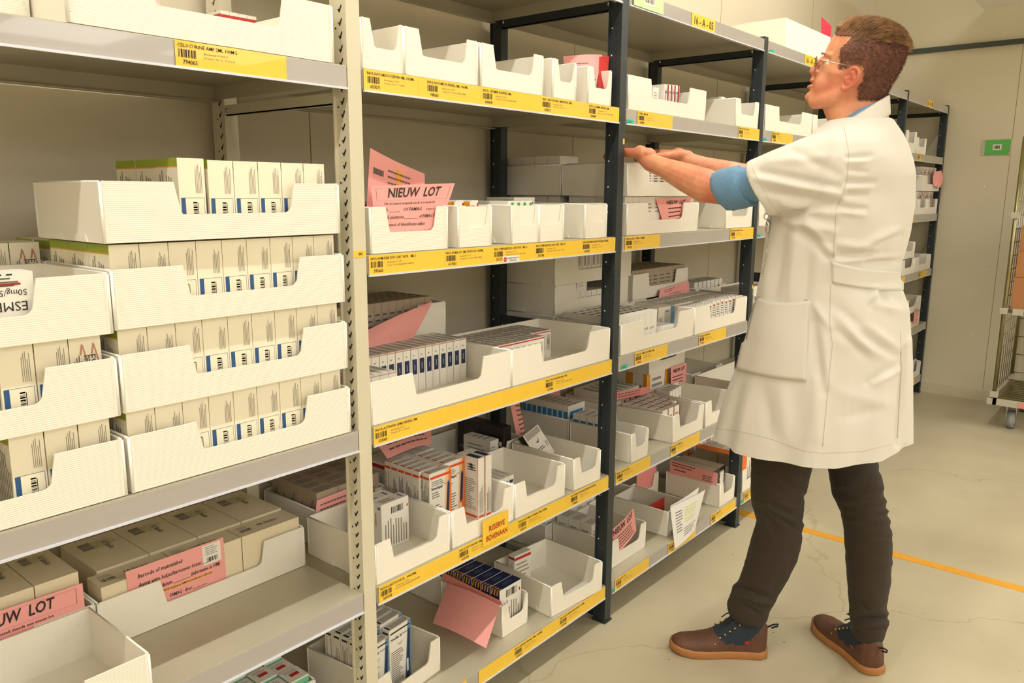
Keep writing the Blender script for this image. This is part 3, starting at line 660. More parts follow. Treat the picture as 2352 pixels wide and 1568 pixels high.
        m.quad(l, d * .62, h * .28, d * .84, h * .50, 'amber', 0.0005); m.text(l, 'Humalog', d * .1, h * .28, h * .09, 'ink_brown', maxw=d * .45); m.quad(l, d * .84, h * .55, d * .95, h * .66, 'card_white', .0005); m.quad(l, d * .05, h * .1, d * .95, h * .14, 'dark_red', .0005)
    elif st == 'leaflet':
        m.lines(f, w * .06, h * .78, w * .94, h * .98, 6, 'ink_soft', sd, .5, full=True); m.lines(f, w * .1, h * .3, w * .8, h * .42, 2, 'ink', sd, .35); m.lines(f, w * .1, h * .08, w * .5, h * .22, 3, 'ink', sd, .3)
        m.quad(f, w * .82, h * .30, w * .96, h * .44, 'ink_soft', .0004); m.quad(f, w * .84, h * .32, w * .94, h * .42, 'card_white', .0006); m.quad(f, w * .87, h * .35, w * .91, h * .39, 'red', .0008)
        m.polyq(f, [(w * .4, h * .62), (w * .46, h * .56), (w * .54, h * .56), (w * .62, h * .64), (w * .62, h * .72), (w * .6, h * .64), (w * .53, h * .6), (w * .46, h * .6)], 'navy', .0005); m.quad(l, 0, 0, d, h, 'black_box', .0003)
    elif st == 'dot':
        m.lines(l, d * .15, h * .45, d * .85, h * .95, 3, 'ink_pale', sd, .45, vert=True)
        m.polyq(f, [(w * .5 + w * .22 * math.cos(k * PI / 6), h * .2 + w * .22 * math.sin(k * PI / 6)) for k in range(12)], 'card_grey', .0004); m.lines(f, w * .2, h * .4, w * .8, h * .95, 2, 'ink_soft', sd, .4, vert=True); m.quad(f, 0, 0, w * .04, h, 'ink', .0004)
    elif st == 'topred':
        m.quad(l, 0, h * .88, d, h * .95, 'red'); m.quad(f, 0, h * .86, w, h * .94, 'red', .0004); m.lines(f, w * .1, h * .1, w * .9, h * .8, 6, 'ink_pale', sd, .3); m.lines(l, d * .15, h * .05, d * .85, h * .8, 5, 'ink_pale', sd, .4, vert=True)
    elif st == 'brown':
        m.lines(t, w * .08, d * .12, w * .92, d * .88, 4, 'ink_soft', sd, .3); m.lines(l, d * .15, h * .1, d * .85, h * .85, 4, 'ink_soft', sd, .45, vert=True); m.lines(f, w * .1, h * .4, w * .9, h * .8, 3, 'ink_soft', sd, .3)
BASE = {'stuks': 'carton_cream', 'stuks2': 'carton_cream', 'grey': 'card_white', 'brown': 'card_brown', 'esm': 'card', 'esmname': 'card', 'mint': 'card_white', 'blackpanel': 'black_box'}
def box_mesh(st, w, d, h, v=0):
    key = (st, round(w, 4), round(d, 4), round(h, 4), v)
    if key in BXC: return BXC[key]
    m = MB(); b = BASE.get(st, 'card_white')
    e = 0.0006
    m.box(0, 0, 0, w, d, h, b)
    style_print(m, st, w, d, h, 17 + v)
    BXC[key] = m.mesh('medicine_box'); return BXC[key]
CNT = [0]
SKIP = set([9, 10, 20, 21, 50, 51, 67, 76, 77, 87, 88, 106, 107, 133, 146, 147, 148, 152, 179, 180, 214, 223, 224, 225, 226, 227, 228, 229, 237, 259, 260, 261, 285, 286, 287, 288, 392, 398, 399, 400, 401, 402, 403, 404, 405, 406, 407, 408, 409, 410, 411, 412, 457, 458, 459, 460])   # nothing of these shows in the photo
MERGE = set([78, 80, 82, 90, 105, 108, 120, 121, 122, 124, 125, 126, 127, 128, 134, 135, 145, 149, 150, 151, 187, 222, 236, 243, 244, 245, 246, 247, 251, 252, 253, 254, 255, 257, 258, 269, 278, 289, 294, 304, 305, 306, 307, 309, 310, 311, 312, 313, 314, 322, 328, 329, 330, 331, 332, 333, 334, 335, 337, 338, 339, 340, 341, 342, 343, 344, 345, 346, 347, 366, 369, 371, 373, 374, 375, 377, 378, 379, 394, 395, 417, 418, 420, 421, 432, 433, 435, 436, 437, 438, 439, 440, 441, 442, 443, 444, 445, 446, 447, 448, 449, 450, 451, 452, 453, 454, 455, 456])   # the smallest slivers, past 300 of a kind
MERGED = MB()
def mbox(st, x, y, z, w, d, h, label, group=None, rot=0.0, rx=0.0, ry=0.0, v=0, name='medicine_box'):
    k = CNT[0]; CNT[0] += 1
    if k in SKIP: return None
    if k in MERGE:
        me = box_mesh(st, w, d, h, v); R = Matrix.Translation((x, y, z)) @ Matrix.Rotation(rot, 4, 'Z') @ Matrix.Rotation(ry, 4, 'Y') @ Matrix.Rotation(rx, 4, 'X')
        vs = [R @ q.co for q in me.vertices]; byn = {}
        for p in me.polygons: byn.setdefault(me.materials[p.material_index].name, []).append(tuple(p.vertices))
        o0 = len(MERGED.v); MERGED.v += [tuple(q) for q in vs]
        for nme, ff_ in byn.items():
            kk = MERGED.mi(nme)
            for f_ in ff_: MERGED.f.append(tuple(i + o0 for i in f_)); MERGED.m.append(kk); MERGED.smooth.append(False)
        return None
    o = bpy.data.objects.new(name, box_mesh(st, w, d, h, v)); col.objects.link(o)
    o.location = (x, y, z); o.rotation_euler = (rx, ry, rot); o['idx'] = k
    tag(o, label, 'medicine box', group); return o
def row(st, x, y, z, w, d, h, nx, ny, desc, where, group, gx=0.0008, gy=0.001, nz=1, only=None, v=0, name='medicine_box'):
    """grid of boxes; the label names the place of each in its row"""
    for k in range(nz):
        for j in range(ny):
            for i in range(nx):
                if only and not only(i, j, k): continue
                if nx >= ny: pos = '%s from the left' % ORD[min(i, 19)]
                else: pos = '%s from the front' % ORD[min(j, 19)]
                extra = ''
                if nx >= ny and ny > 1: extra = ' in %s' % (['the front row', 'the second row', 'the third row', 'the fourth row'][min(j, 3)])
                if nx < ny and nx > 1: extra = ' in %s' % (['the left column', 'the second column', 'the third column', 'the fourth column'][min(i, 3)])
                if nz > 1: extra += [', lower layer', ', upper layer', ', top layer'][k]
                lab = '%s, %s%s, %s' % (desc, pos, extra, where)
                mbox(st, x + i * (w + gx), y + j * (d + gy), z + k * (h + 0.0008), w, d, h, lab, group, v=(i + j) % 2 + v, name=name)

T = 0.0040   # tray floor thickness
# ---- unit 0: tall stack
stk = [(0.5625, 0.893), (0.5600, 1.033), (0.5580, 1.173)]
for k, (x, z) in enumerate(stk):
    w = 0.465
    lab = ['lowest', 'second lowest', 'second highest'][k]
    tray(x + 0.004, 1.308, z + 0.002, w, 0.262, 'long white tray, %s of the tall stack beside the cream post' % lab)
    g = 'cream boxes with blue barcode labels, %s tray of the tall stack' % lab
    row('esm', x + 0.012, 1.326, z + 0.002 + T, 0.0487, 0.078, 0.1325, 9, 1, 'cream box with blue label', '%s tray of the tall stack' % lab, g, gx=0.0012)
    for j in (1, 2): mbox('esm', x + 0.012, 1.326 + j * 0.0795, z + 0.002 + T, 0.0487, 0.078, 0.1325, 'cream box with green top band, %s in the left column, %s tray' % (['', 'second', 'third'][j], lab), g)
tray(0.556, 1.308, 1.3155, 0.465, 0.262, 'long white tray on top of the tall stack, half filled with cream boxes')
g = 'cream boxes with blue barcode labels, topmost tray of the tall stack'
mbox('esm', 0.697, 1.328, 1.3195, 0.0487, 0.078, 0.1345, 'cream box with blue barcode label, leftmost front box in the topmost tray', g)
for j in (1, 2): mbox('esm', 0.699, 1.328 + j * 0.079, 1.3195, 0.0487, 0.076, 0.1335, 'cream box with green top band, %s behind the leftmost box in the topmost tray' % ['', 'first', 'second'][j], g)
for i in range(5): mbox('esm', 0.7525 + i * 0.0503, 1.328, 1.3195, 0.0487, 0.078, 0.1325, 'cream box with blue barcode label, %s from the left in the topmost tray' % ORD[i + 1], g)
# left stack
for k, (z, lab) in enumerate(((0.895, 'lowest'), (1.033, 'middle'), (1.171, 'topmost'))):
    tray(0.090, 1.308, z, 0.468, 0.262, 'long white tray cut by the left edge of the photo, %s of its stack' % lab)
    g = 'cream boxes in the %s tray of the left stack' % lab
    if k < 2:
        for i in range(3 if k == 0 else 2):
            mbox('esm', 0.4985 - i * 0.0503 - (0.052 if k == 1 else 0), 1.328, z + T, 0.0485, 0.078, 0.131, 'cream box with blue label, %s from the right, %s tray of the left stack' % (ORD[i + (1 if k == 1 else 0)], lab), g)
        if k == 1: mbox('esmname', 0.4965, 1.328, z + T, 0.0485, 0.078, 0.131, 'cream box reading ESMERON, rightmost in the middle tray of the left stack', g)
# upside-down box in the top tray (lying on its head)
o = mbox('esmname', 0.437, 1.338, 1.171 + T, 0.118, 0.05, 0.095, 'white box printed ESMERON upside down, leaning in the topmost left tray')
m = MB(); m.box(0, 0, 0, 0.118, 0.05, 0.104, 'card_white'); F = frames(0.118, 0.05, 0.104)['f']
m.text(F, 'ESMERON', 0.108, 0.060, 0.014, 'ink', maxw=0.095, rot=PI); m.text(F, '50mg/5ml', 0.108, 0.078, 0.009, 'ink', maxw=0.05, rot=PI)
m.lines(F, 0.03, 0.082, 0.112, 0.098, 3, 'ink_soft', 3, .4); m.lines(F, 0.0, 0.005, 0.112, 0.032, 5, 'ink_soft', 5, .3); m.quad(F, 0.04, 0.085, 0.10, 0.088, 'dark_red', .0007)
for i, c in enumerate(('amber', 'red', 'navy', 'ink')): m.quad(F, 0.04 + i * 0.014, 0.0995, 0.048 + i * 0.014, 0.102, c)
m.polyq(F, [(0.108, 0.030), (0.118, 0.042), (0.118, 0.048), (0.104, 0.034)], 'ink_brown')
o.data = m.mesh('medicine_box'); o.location = (0.336, 1.322, 1.171 + T); o.rotation_euler = (0, 0, 0)
# back row of the left stack
for k, z in enumerate((0.895, 1.033, 1.171)):
    tray(0.100, 1.572, z, 0.468, 0.226, 'long white tray in the back row behind the left stack, %s level' % ['bottom', 'middle', 'upper'][k])
mbox('esmname', 0.5130, 1.590, 1.171 + T, 0.0485, 0.078, 0.131, 'cream box reading ESMERON, rightmost in the back row at upper left', 'cream boxes in the back row at upper left')
for i in range(1, 4): mbox('esm', 0.5130 - i * 0.0503, 1.590, 1.171 + T, 0.0485, 0.078, 0.131, 'cream box, %s from the right in the back row at upper left' % ORD[i], 'cream boxes in the back row at upper left')
tray(0.574, 1.572, 0.895, 0.465, 0.226, 'long white tray in the back row behind the tall stack, bottom level')
tray(0.574, 1.572, 1.033, 0.465, 0.226, 'long white tray in the back row behind the tall stack, middle level')
tray(0.574, 1.572, 1.171, 0.465, 0.226, 'long white tray in the back row behind the tall stack, upper level')
for j in range(2): mbox('esm', 0.582, 1.590 + 0.09 * j, 1.171 + T, 0.0485, 0.078, 0.131, 'cream box with green end, %s, back row behind the tall stack' % ['front one', 'rear one'][j], 'green ended boxes behind the tall stack')
# top shelf of unit 0
tray(0.531, 1.305, LEV[1] + 0.001, 0.487, 0.262, 'long white tray on the top left shelf above the CELOCURINE label', h=0.105)
tray(0.090, 1.43, LEV[1] + 0.001, 0.436, 0.262, 'white tray end at the upper left corner of the photo', h=0.105)
tray(0.90, 1.572, LEV[1] + 0.001, 0.138, 0.226, 'small white tray behind the top left tray, holding red striped boxes')
row('topred', 0.950, 1.586, LEV[1] + 0.006, 0.0205, 0.060, 0.118, 4, 1, 'small white box with red stripe', 'top left shelf', 'red striped boxes on the top left shelf')
# shelf 4 of unit 0
tray(0.572, 1.516, LEV[4] + 0.001, 0.474, 0.262, 'long white tray set back on the lower left shelf with a pink form')
tray(0.095, 1.520, LEV[4] + 0.001, 0.474, 0.262, 'long white tray at the left set back behind the empty one')
tray(0.085, 1.276, LEV[4] + 0.001, 0.472, 0.240, 'empty long white tray at the bottom left corner of the photo')
for i in range(3): mbox('stuks', 0.585 + i * 0.1525, 1.526, LEV[4] + 0.001 + T, 0.150, 0.064, 0.118, 'cream carton stamped 10 Stuks, %s in the front row' % ['leftmost', 'middle', 'rightmost'][i], '10 Stuks cartons on the lower left shelf', v=i)
for i in range(4): mbox('stuks2', 0.606 + i * 0.1085, 1.5945, LEV[4] + 0.001 + T, 0.1065, 0.178, 0.122, 'cream carton stamped 10 Stuks, %s from the left in the back row' % ORD[i], '10 Stuks cartons on the lower left shelf', v=i)
for i in range(2): mbox('stuks2', 0.405 + i * 0.0775 - 0.008, 1.534, LEV[4] + 0.001 + T, 0.0755, 0.16, 0.164, 'cream carton behind the NIEUW LOT sheet, %s one' % ['left', 'right'][i], 'cream cartons at the left edge', v=i)
# white sticker on right carton
m = MB(); m.box(0.995, 1.5268, 0.578, 1.030, 1.5275, 0.634, 'paper'); F = (Vector((0.995, 1.5268, 0.578)), Vector((1, 0, 0)), Vector((0, 0, 1)), Vector((0, -1, 0)))
m.barcode(F, 0.004, 0.042, 0.030, 0.053, seed=2, n=9); m.lines(F, 0.006, 0.016, 0.030, 0.040, 6, 'ink_soft', 3, .35); m.lines(F, 0.006, 0.004, 0.028, 0.009, 1, 'sky_blue', 3, .4)
tag(m.build('address_sticker'), 'white barcode sticker on the rightmost front 10 Stuks carton', 'sticker')
# bottom shelf of unit 0 : mint boxes
tray(0.560, 1.48, LEV[5] + 0.001, 0.474, 0.262, 'long white tray on the bottom left shelf holding mint green boxes')
for j in range(3):
    for i in range(3): mbox('mint', 0.872 + i * 0.0505, 1.488 + j * 0.056, LEV[5] + 0.001 + T, 0.048, 0.050, 0.112 - 0.006 * ((i + j) % 2), 'mint green box with red bar on top, %s column, %s row, bottom left shelf' % (['left', 'middle', 'right'][i], ['front', 'middle', 'back'][j]), 'mint green boxes on the bottom left shelf', v=i)

# ---- unit 1, level 1
z = LEV[1] + 0.001
for x, w, lab in ((1.088, 0.1155, 'small empty white tray leftmost on the shelf above the NOVOMIX labels'), (1.205, 0.232, 'medium empty white tray second from left above the NOVOMIX labels'), (1.446, 0.240, 'medium empty white tray above the LEVEMIR FLEXPEN label'),
                  (1.726, 0.106, 'small empty white tray above the INSULATARD label'), (1.888, 0.118, 'small white tray holding a folded pink sheet beside the dark post')):
    tray(x, 1.308, z, w, 0.245, lab)
# level 2
z = LEV[2] + 0.001
tray(1.0995, 1.308, z, 0.232, 0.245, 'medium white tray with the NIEUW LOT sheet in its cut-out')
for x, w, lab in ((1.366, 0.120, 'small white tray right of the NIEUW LOT tray'), (1.562, 0.112, 'small white tray above the HUMULINE REGUL label'), (1.677, 0.110, 'small white tray above the HUMULINE NPH label'), (1.888, 0.114, 'small white tray beside the dark post above the RAPID label')):
    t_ = tray(x, 1.308, z, w, 0.245, lab)
    m = MB(); m.box(0.004, 0.0045, 0.004, w - 0.004, 0.0075, 0.096, 'tray_smooth'); m.build('insert_panel', t_)
zz = z + T
g = 'small boxes peeping over the trays of the middle shelf'
for i in range(3): mbox('topred', 1.106 + 0.024 * i, 1.40, zz, 0.022, 0.09, 0.104, 'small red marked white box behind the NIEUW LOT sheet, %s from left' % ORD[i], g)
for i in range(4): mbox('amberstripe' if i % 2 == 0 else 'topred', 1.372 + 0.027 * i, 1.325 + 0.02 * (i % 2), zz, 0.0255, 0.11, 0.103 + 0.003 * (i % 2), 'small amber or red box, %s from left, just right of the NIEUW LOT tray' % ORD[i], g, v=i, rot=0.03 * (i - 1.5))
for i in range(4): mbox('greenstripe', 1.568 + 0.025 * i, 1.325, zz, 0.0235, 0.12, 0.104, 'small white box with green end, %s from left above the HUMULINE REGUL label' % ORD[i], g, v=i)
for i in range(2): mbox('greenstripe', 1.373 + 0.055 * i, 1.45, zz, 0.050, 0.09, 0.106, 'white and green box lying across, %s, right of the NIEUW LOT tray' % ['left one', 'right one'][i], g, v=i)
for i in range(3): mbox('barfront', 1.683 + 0.034 * i, 1.40 + 0.004 * i, zz, 0.032, 0.10, 0.112, 'white box with barcode, %s from left in the tray above the HUMULINE NPH label' % ORD[i], g, v=i)
# level 3
z = LEV[3] + 0.001
tray(1.089, 1.308, z, 0.475, 0.272, 'long low white tray holding navy labelled boxes above the ACTRAPID label')
tray(1.567, 1.308, z, 0.469, 0.278, 'long white tray holding red edged boxes beside the dark post')
tray(1.132, 1.592, z + 0.0992, 0.476, 0.206, 'long white tray at the back with a crumpled pink sheet over its front')
tray(1.132, 1.592, z, 0.476, 0.206, 'long white tray at the back supporting the tray with the crumpled pink sheet')
zz = z + T
for i in range(16):
    hh = 0.114
    x = 1.5175 - i * 0.0256
    mbox('navylab', x, 1.448 - 0.0006 * (i % 2), zz, 0.0235, 0.124, hh, 'navy panel box, %s from the right, back row above the ACTRAPID label' % ORD[i], 'navy panel boxes above the ACTRAPID label', v=i % 2)
for i in range(4): mbox('navylab', 1.094 + i * 0.0250, 1.340, zz, 0.0235, 0.104, 0.098, 'navy panel box, %s from the left, front row above the ACTRAPID label' % ORD[i], 'navy panel boxes above the ACTRAPID label', v=i % 2)
row('redtop', 1.575, 1.372, zz, 0.0255, 0.072, 0.095, 8, 1, 'small red edged box', 'tray beside the dark post', 'red edged boxes in the tray beside the dark post', gx=0.0012)
row('redtop', 1.575, 1.448, zz, 0.0255, 0.066, 0.088, 13, 1, 'small red edged box', 'second row beside the dark post', 'red edged boxes in the tray beside the dark post', gx=0.0012)
row('redtop', 1.575, 1.516, zz, 0.0255, 0.064, 0.088, 13, 1, 'small red edged box', 'rearmost row beside the dark post', 'red edged boxes in the tray beside the dark post', gx=0.0012)
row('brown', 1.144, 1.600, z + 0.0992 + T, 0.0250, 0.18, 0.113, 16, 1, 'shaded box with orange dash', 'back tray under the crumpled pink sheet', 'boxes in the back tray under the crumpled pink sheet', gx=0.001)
# level 4
z = LEV[4] + 0.001
tray(1.088, 1.308, z, 0.242, 0.252, 'medium white tray with two barcode boxes above the LANTUS label')
tray(1.3355, 1.308, z, 0.242, 0.262, 'medium white tray full of orange insulin boxes behind the RESERVE card')
tray(1.582, 1.308, z, 0.232, 0.240, 'medium white tray with a few navy tabbed boxes right of the orange boxes')
tray(1.858, 1.308, z, 0.136, 0.248, 'narrow white tray with a leaning carton next to the dark post', rot=-0.04)
zz = z + T
mbox('barfront', 1.208, 1.424, zz, 0.090, 0.034, 0.121, 'white box with barcode facing front above the LANTUS label', 'barcode boxes above the LANTUS label')
mbox('barfront', 1.190, 1.461, zz, 0.090, 0.034, 0.121, 'white box behind the barcode box above the LANTUS label', 'barcode boxes above the LANTUS label', v=1)
g = 'orange insulin pen boxes behind the RESERVE card'
mbox('novorapid', 1.348, 1.3985, zz, 0.080, 0.0255, 0.168, 'tall white and orange pen box, frontmost, showing a pen picture', g)
for j in range(1, 6): mbox('novorapid', 1.342, 1.4035 + j * 0.027, zz, 0.080, 0.0255, 0.168, 'tall orange striped pen box, %s in the left file of the orange tray' % ORD[j], g, v=j)
mbox('novorapid', 1.4235, 1.421, zz, 0.080, 0.0255, 0.1705, 'tall white and orange pen box with pen picture, frontmost of the middle file', g, v=1)
for j in range(1, 4): mbox('novorapid', 1.4235, 1.423 + j * 0.027, zz, 0.080, 0.0255, 0.1705, 'tall orange striped pen box, %s in the middle file of the orange tray' % ORD[j], g, v=5 + j)
mbox('novoside', 1.5045, 1.372, zz, 0.0235, 0.078, 0.174, 'tall white pen box with navy patch on top, left of the pair', g)
mbox('novoside', 1.5305, 1.368, zz, 0.0235, 0.080, 0.176, 'tall white pen box with navy patch on top, right of the pair', g, v=1)
for i in range(3): mbox('navytab', 1.5875 + i * 0.0225, 1.372, zz, 0.0215, 0.075, 0.090, 'white box with navy tab, %s from left beside the orange boxes' % ORD[i], 'navy tabbed boxes beside the orange boxes', v=i)
for i in range(2): mbox('navytab', 1.612 + i * 0.0262 + 0.006, 1.470, zz, 0.0245, 0.06, 0.108, 'white box with navy tab at the back, %s, beside the orange boxes' % ['left one', 'right one'][i], 'navy tabbed boxes beside the orange boxes', v=i)
o = mbox('leaflet', 1.905, 1.470, zz + 0.030, 0.078, 0.026, 0.105, 'white carton with red square leaning in the narrow tray', rot=0.0, rx=-0.50, ry=-0.30)
# back row
tray(1.122, 1.572, z, 0.226, 0.226, 'white tray at the back behind the cream post holding brownish boxes')
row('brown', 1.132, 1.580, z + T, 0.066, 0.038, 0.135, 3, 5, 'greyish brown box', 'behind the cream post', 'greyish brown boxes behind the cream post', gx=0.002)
tray(1.352, 1.572, z, 0.226, 0.226, 'white tray at the back behind the orange boxes')
row('topred', 1.362, 1.584, z + T, 0.034, 0.080, 0.150, 5, 1, 'shaded white box with red stripe', 'back row behind the orange boxes', 'shaded red striped boxes in the back row', gx=0.003)
tray(1.582, 1.572, z, 0.360, 0.226, 'long white tray at the back holding a black box')
mbox('blackpanel', 1.850, 1.580, z + T, 0.04, 0.098, 0.140, 'black box with yellow square in the back tray', 'black boxes in the back tray')
mbox('blackpanel', 1.850, 1.680, z + T, 0.04, 0.098, 0.140, 'black box behind the one with the yellow square', 'black boxes in the back tray', v=1)
mbox('blank', 1.800, 1.590, z + T, 0.040, 0.115, 0.105, 'small grey carton left of the black boxes')
# level 5
z = LEV[5] + 0.001
tray(1.127, 1.361, z, 0.236, 0.250, 'medium white tray with blue pen boxes behind the cream post at the bottom', rot=0.09)
zz = z + T
g = 'blue striped pen boxes at the bottom behind the cream post'
def nm(i, fx, fy, lab, v, h=0.163):
    c, sn = math.cos(0.09), math.sin(0.09)
    mbox('novomix', 1.127 + fx * c - fy * sn, 1.361 + fx * sn + fy * c, zz, 0.080, 0.0265, h, lab, g, v=v, rot=0.09)
nm(0, 0.092, 0.045, 'tall white box with blue pen picture, frontmost right at the bottom', 0)
nm(0, 0.009, 0.045, 'tall white box with blue pen picture, left of the frontmost one', 1, 0.150)
for j in range(4): nm(0, 0.008, 0.075 + 0.029 * j, 'tall white box with black end stripe, %s in the left file at the bottom' % ORD[j], 2 + j)
for j in range(4): nm(0, 0.091, 0.075 + 0.029 * j, 'tall white box with black end stripe, %s in the right file at the bottom' % ORD[j], 6 + j, 0.170)
tray(1.5865, 1.356, z, 0.116, 0.245, 'narrow white tray with navy boxes and a pink sheet over its side')
for j in range(6): mbox('navybox', 1.594, 1.372 + 0.037 * j, zz, 0.098, 0.0345, 0.134, 'navy box with yellow chevrons, %s from the front' % ORD[j], 'navy boxes with yellow chevrons', v=j % 2)
tray(1.768, 1.318, z, 0.244, 0.245, 'empty medium white tray at the bottom next to the dark post', rot=-0.09)
mbox('topred', 1.815, 1.50, zz, 0.075, 0.026, 0.118, 'white box with red logo standing at the back of the empty bottom tray', rot=-0.09)
tray(1.600, 1.605, z, 0.110, 0.190, 'narrow white tray behind the navy boxes')
row('brown', 1.608, 1.615, z + T, 0.045, 0.04, 0.112, 2, 4, 'shaded white box', 'behind the navy boxes', 'shaded boxes behind the navy boxes', gx=0.001)  # white boxes in brown card: their shade is put into the colour
# ---- unit 2
z = LEV[1] + 0.001
tray(2.098, 1.308, z, 0.500, 0.245, 'long white tray with red barred boxes on the upper shelf right of the dark post')
tray(2.842, 1.308, z, 0.200, 0.245, 'medium white tray with pale boxes just left of the middle dark post')
for i in range(4): mbox('redbar', 2.400 + i * 0.034 - 0.05, 1.330 + 0.006 * i, z + T, 0.031, 0.09, 0.094 + 0.003 * i, 'small white box with dark red bar, %s from left on the upper shelf' % ORD[i], 'dark red barred boxes on the upper shelf', v=i % 2)
mbox('blank', 2.306, 1.345, z + T, 0.036, 0.09, 0.082, 'plain pale box beside the dark red barred boxes')
for i in range(3): mbox('thinlist', 2.87 + i * 0.033, 1.38 + i * 0.05, z + T, 0.03, 0.05, 0.106, 'pale list printed box, %s from left in the tray by the middle post' % ORD[i], 'pale boxes in the tray by the middle post')
z = LEV[2] + 0.001
tray(2.112, 1.308, z, 0.470, 0.245, 'lower of two long white trays in front of the hands, with a pink sheet')
tray(2.108, 1.308, z + 0.120, 0.470, 0.245, 'upper of two long white trays, the one the hands rest on')
tray(2.112, 1.558, z, 0.470, 0.236, 'lower long white tray in the back row left of the hands')
tray(2.108, 1.558, z + 0.120, 0.470, 0.236, 'upper long white tray in the back row left of the hands')
tray(2.806, 1.308, z, 0.234, 0.245, 'medium white tray under the blue shirt sleeve beside the middle dark post')
row('blank', 2.120, 1.322, z + T, 0.044, 0.052, 0.1145, 10, 4, 'pinkish white box', 'lower tray below the hands', 'boxes in the lower tray in front of the hands', gx=0.001, only=lambda i, j, k: j == 0 or i == 0)
for j in range(4): mbox('kart', 2.118, 1.325 + j * 0.055, z + 0.120 + T, 0.10, 0.052, 0.098, 'white box, %s from the front at the left side of the upper tray' % ORD[j], 'white boxes in the upper tray under the hands')
row('thinlist', 2.240, 1.322, z + 0.120 + T, 0.040, 0.052, 0.088, 7, 1, 'list printed white box', 'upper tray under the hands', 'list printed boxes in the upper tray under the hands', gx=0.001)
for j in range(4): mbox('kart', 2.118, 1.570 + j * 0.054, z + 0.120 + T, 0.10, 0.051, 0.1220, 'white box with blue and red logo, %s from the front in the back upper tray' % ORD[j], 'blue and red logo boxes left of the hands')
for j in range(4): mbox('kart', 2.122, 1.570 + j * 0.054, z + T, 0.10, 0.051, 0.1145, 'white box with blue and red logo, %s from the front in the back lower tray' % ORD[j], 'blue and red logo boxes left of the hands')
z = LEV[3] + 0.001
tray(2.099, 1.308, z, 0.490, 0.248, 'long white tray with EL marked boxes and a blue ended box')
tray(2.594, 1.308, z, 0.446, 0.248, 'long white tray full of list printed boxes beside the white coat')
for nm_, x, w in (('left', 2.106, 0.475), ('right', 2.596, 0.444)):
    tray(x, 1.578, z, w, 0.215, 'long white tray at the back of the third shelf, %s one, bottom of its stack' % nm_)
tray(2.112, 1.578, z + 0.0990, 0.460, 0.215, 'long white tray at the back left of the third shelf, middle of its stack')
tray(2.104, 1.574, z + 0.1985, 0.478, 0.215, 'long white tray at the back left of the third shelf, top of its stack')
tray(2.606, 1.578, z + 0.0990, 0.440, 0.215, 'long white tray full of brown shaded boxes behind the small pink sheet')
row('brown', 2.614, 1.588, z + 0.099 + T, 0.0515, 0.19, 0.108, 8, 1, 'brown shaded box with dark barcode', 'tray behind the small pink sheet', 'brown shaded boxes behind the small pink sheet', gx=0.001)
row('dot', 2.224, 1.584, z + 0.1985 + T, 0.0265, 0.18, 0.128, 11, 1, 'tall thin box with grey dot', 'top tray behind the dark post', 'tall thin grey dotted boxes', gx=0.001)
for i in range(6): mbox('thinwhite', 2.240 + i * 0.034, 1.586, z + 0.099 + T, 0.031, 0.15, 0.060, 'small white box, %s from left under the top back tray' % ORD[i], 'small white boxes between the back trays')
mbox('blank', 2.250, 1.586, z + 0.099 + T + 0.0605, 0.060, 0.10, 0.032, 'small white carton lying on the boxes between the back trays')
zz = z + T
for i in range(7): mbox('el', 2.1065 + i * 0.0375, 1.335, zz, 0.0365, 0.205, 0.112, 'white box marked EL, %s from left above the HEALON label' % ORD[i], 'white EL boxes above the HEALON label', v=0)
for i in range(5): mbox('thinwhite', 2.388 - 0.012 + i * 0.0185, 1.320, zz, 0.0175, 0.10, 0.052, 'thin white striped box, %s from left in the EL tray' % ORD[i], 'thin white striped boxes in the EL tray')
mbox('elbig', 2.486, 1.395, zz, 0.094, 0.05, 0.098, 'white box with grey panel and steel blue end in the EL tray', rot=-0.12)
mbox('elbig', 2.385, 1.462, zz, 0.090, 0.06, 0.098, 'white and steel blue box partly behind the EL boxes')
row('thinlist', 2.606, 1.322, zz, 0.0245, 0.068, 0.093, 6, 1, 'pale thin box', 'front left of the tray beside the coat', 'list printed boxes beside the coat', gx=0.001)
for i in range(8): mbox('thinlist', 2.762 + i * 0.0345, 1.322, zz, 0.0265, 0.075, 0.097 + 0.0015 * (i % 3), 'list printed white box, %s from left in the tray beside the coat' % ORD[i], 'list printed boxes beside the coat', v=i % 2)
row('thinlist', 2.606, 1.402, zz, 0.0345, 0.070, 0.096, 12, 1, 'flat topped pale box', 'second row of the tray beside the coat', 'pale boxes in the rear rows beside the coat', gx=0.001)
row('thinlist', 2.606, 1.476, zz, 0.0345, 0.070, 0.096, 12, 1, 'flat topped pale box', 'rear row of the tray beside the coat', 'pale boxes in the rear rows beside the coat', gx=0.001)
z = LEV[4] + 0.001; zz = z + T
tray(2.184, 1.308, z, 0.110, 0.248, 'narrow white tray right of the dark post above the METHOTREXATE label')
tray(2.466, 1.308, z, 0.236, 0.240, 'medium white tray with dark red edged boxes above the HYGROTON label')
tray(2.722, 1.308, z, 0.240, 0.248, 'medium white tray with white and blue boxes against the white coat')
tray(2.188, 1.566, z, 0.245, 0.228, 'medium white tray at the back holding blue spined boxes behind the dark post')
tray(2.480, 1.570, z, 0.240, 0.222, 'medium white tray at the back with a dark pink sheet')
tray(2.734, 1.568, z, 0.308, 0.185, 'white tray at the back with amber boxes and the NIEUW LOT sheet')
for j in range(9): mbox('bluefront', 2.196, 1.574 + j * 0.0235, zz, 0.10, 0.0225, 0.140, 'blue ended box, %s from the front, back tray behind the dark post' % ORD[j], 'blue ended boxes behind the dark post', v=j % 2)
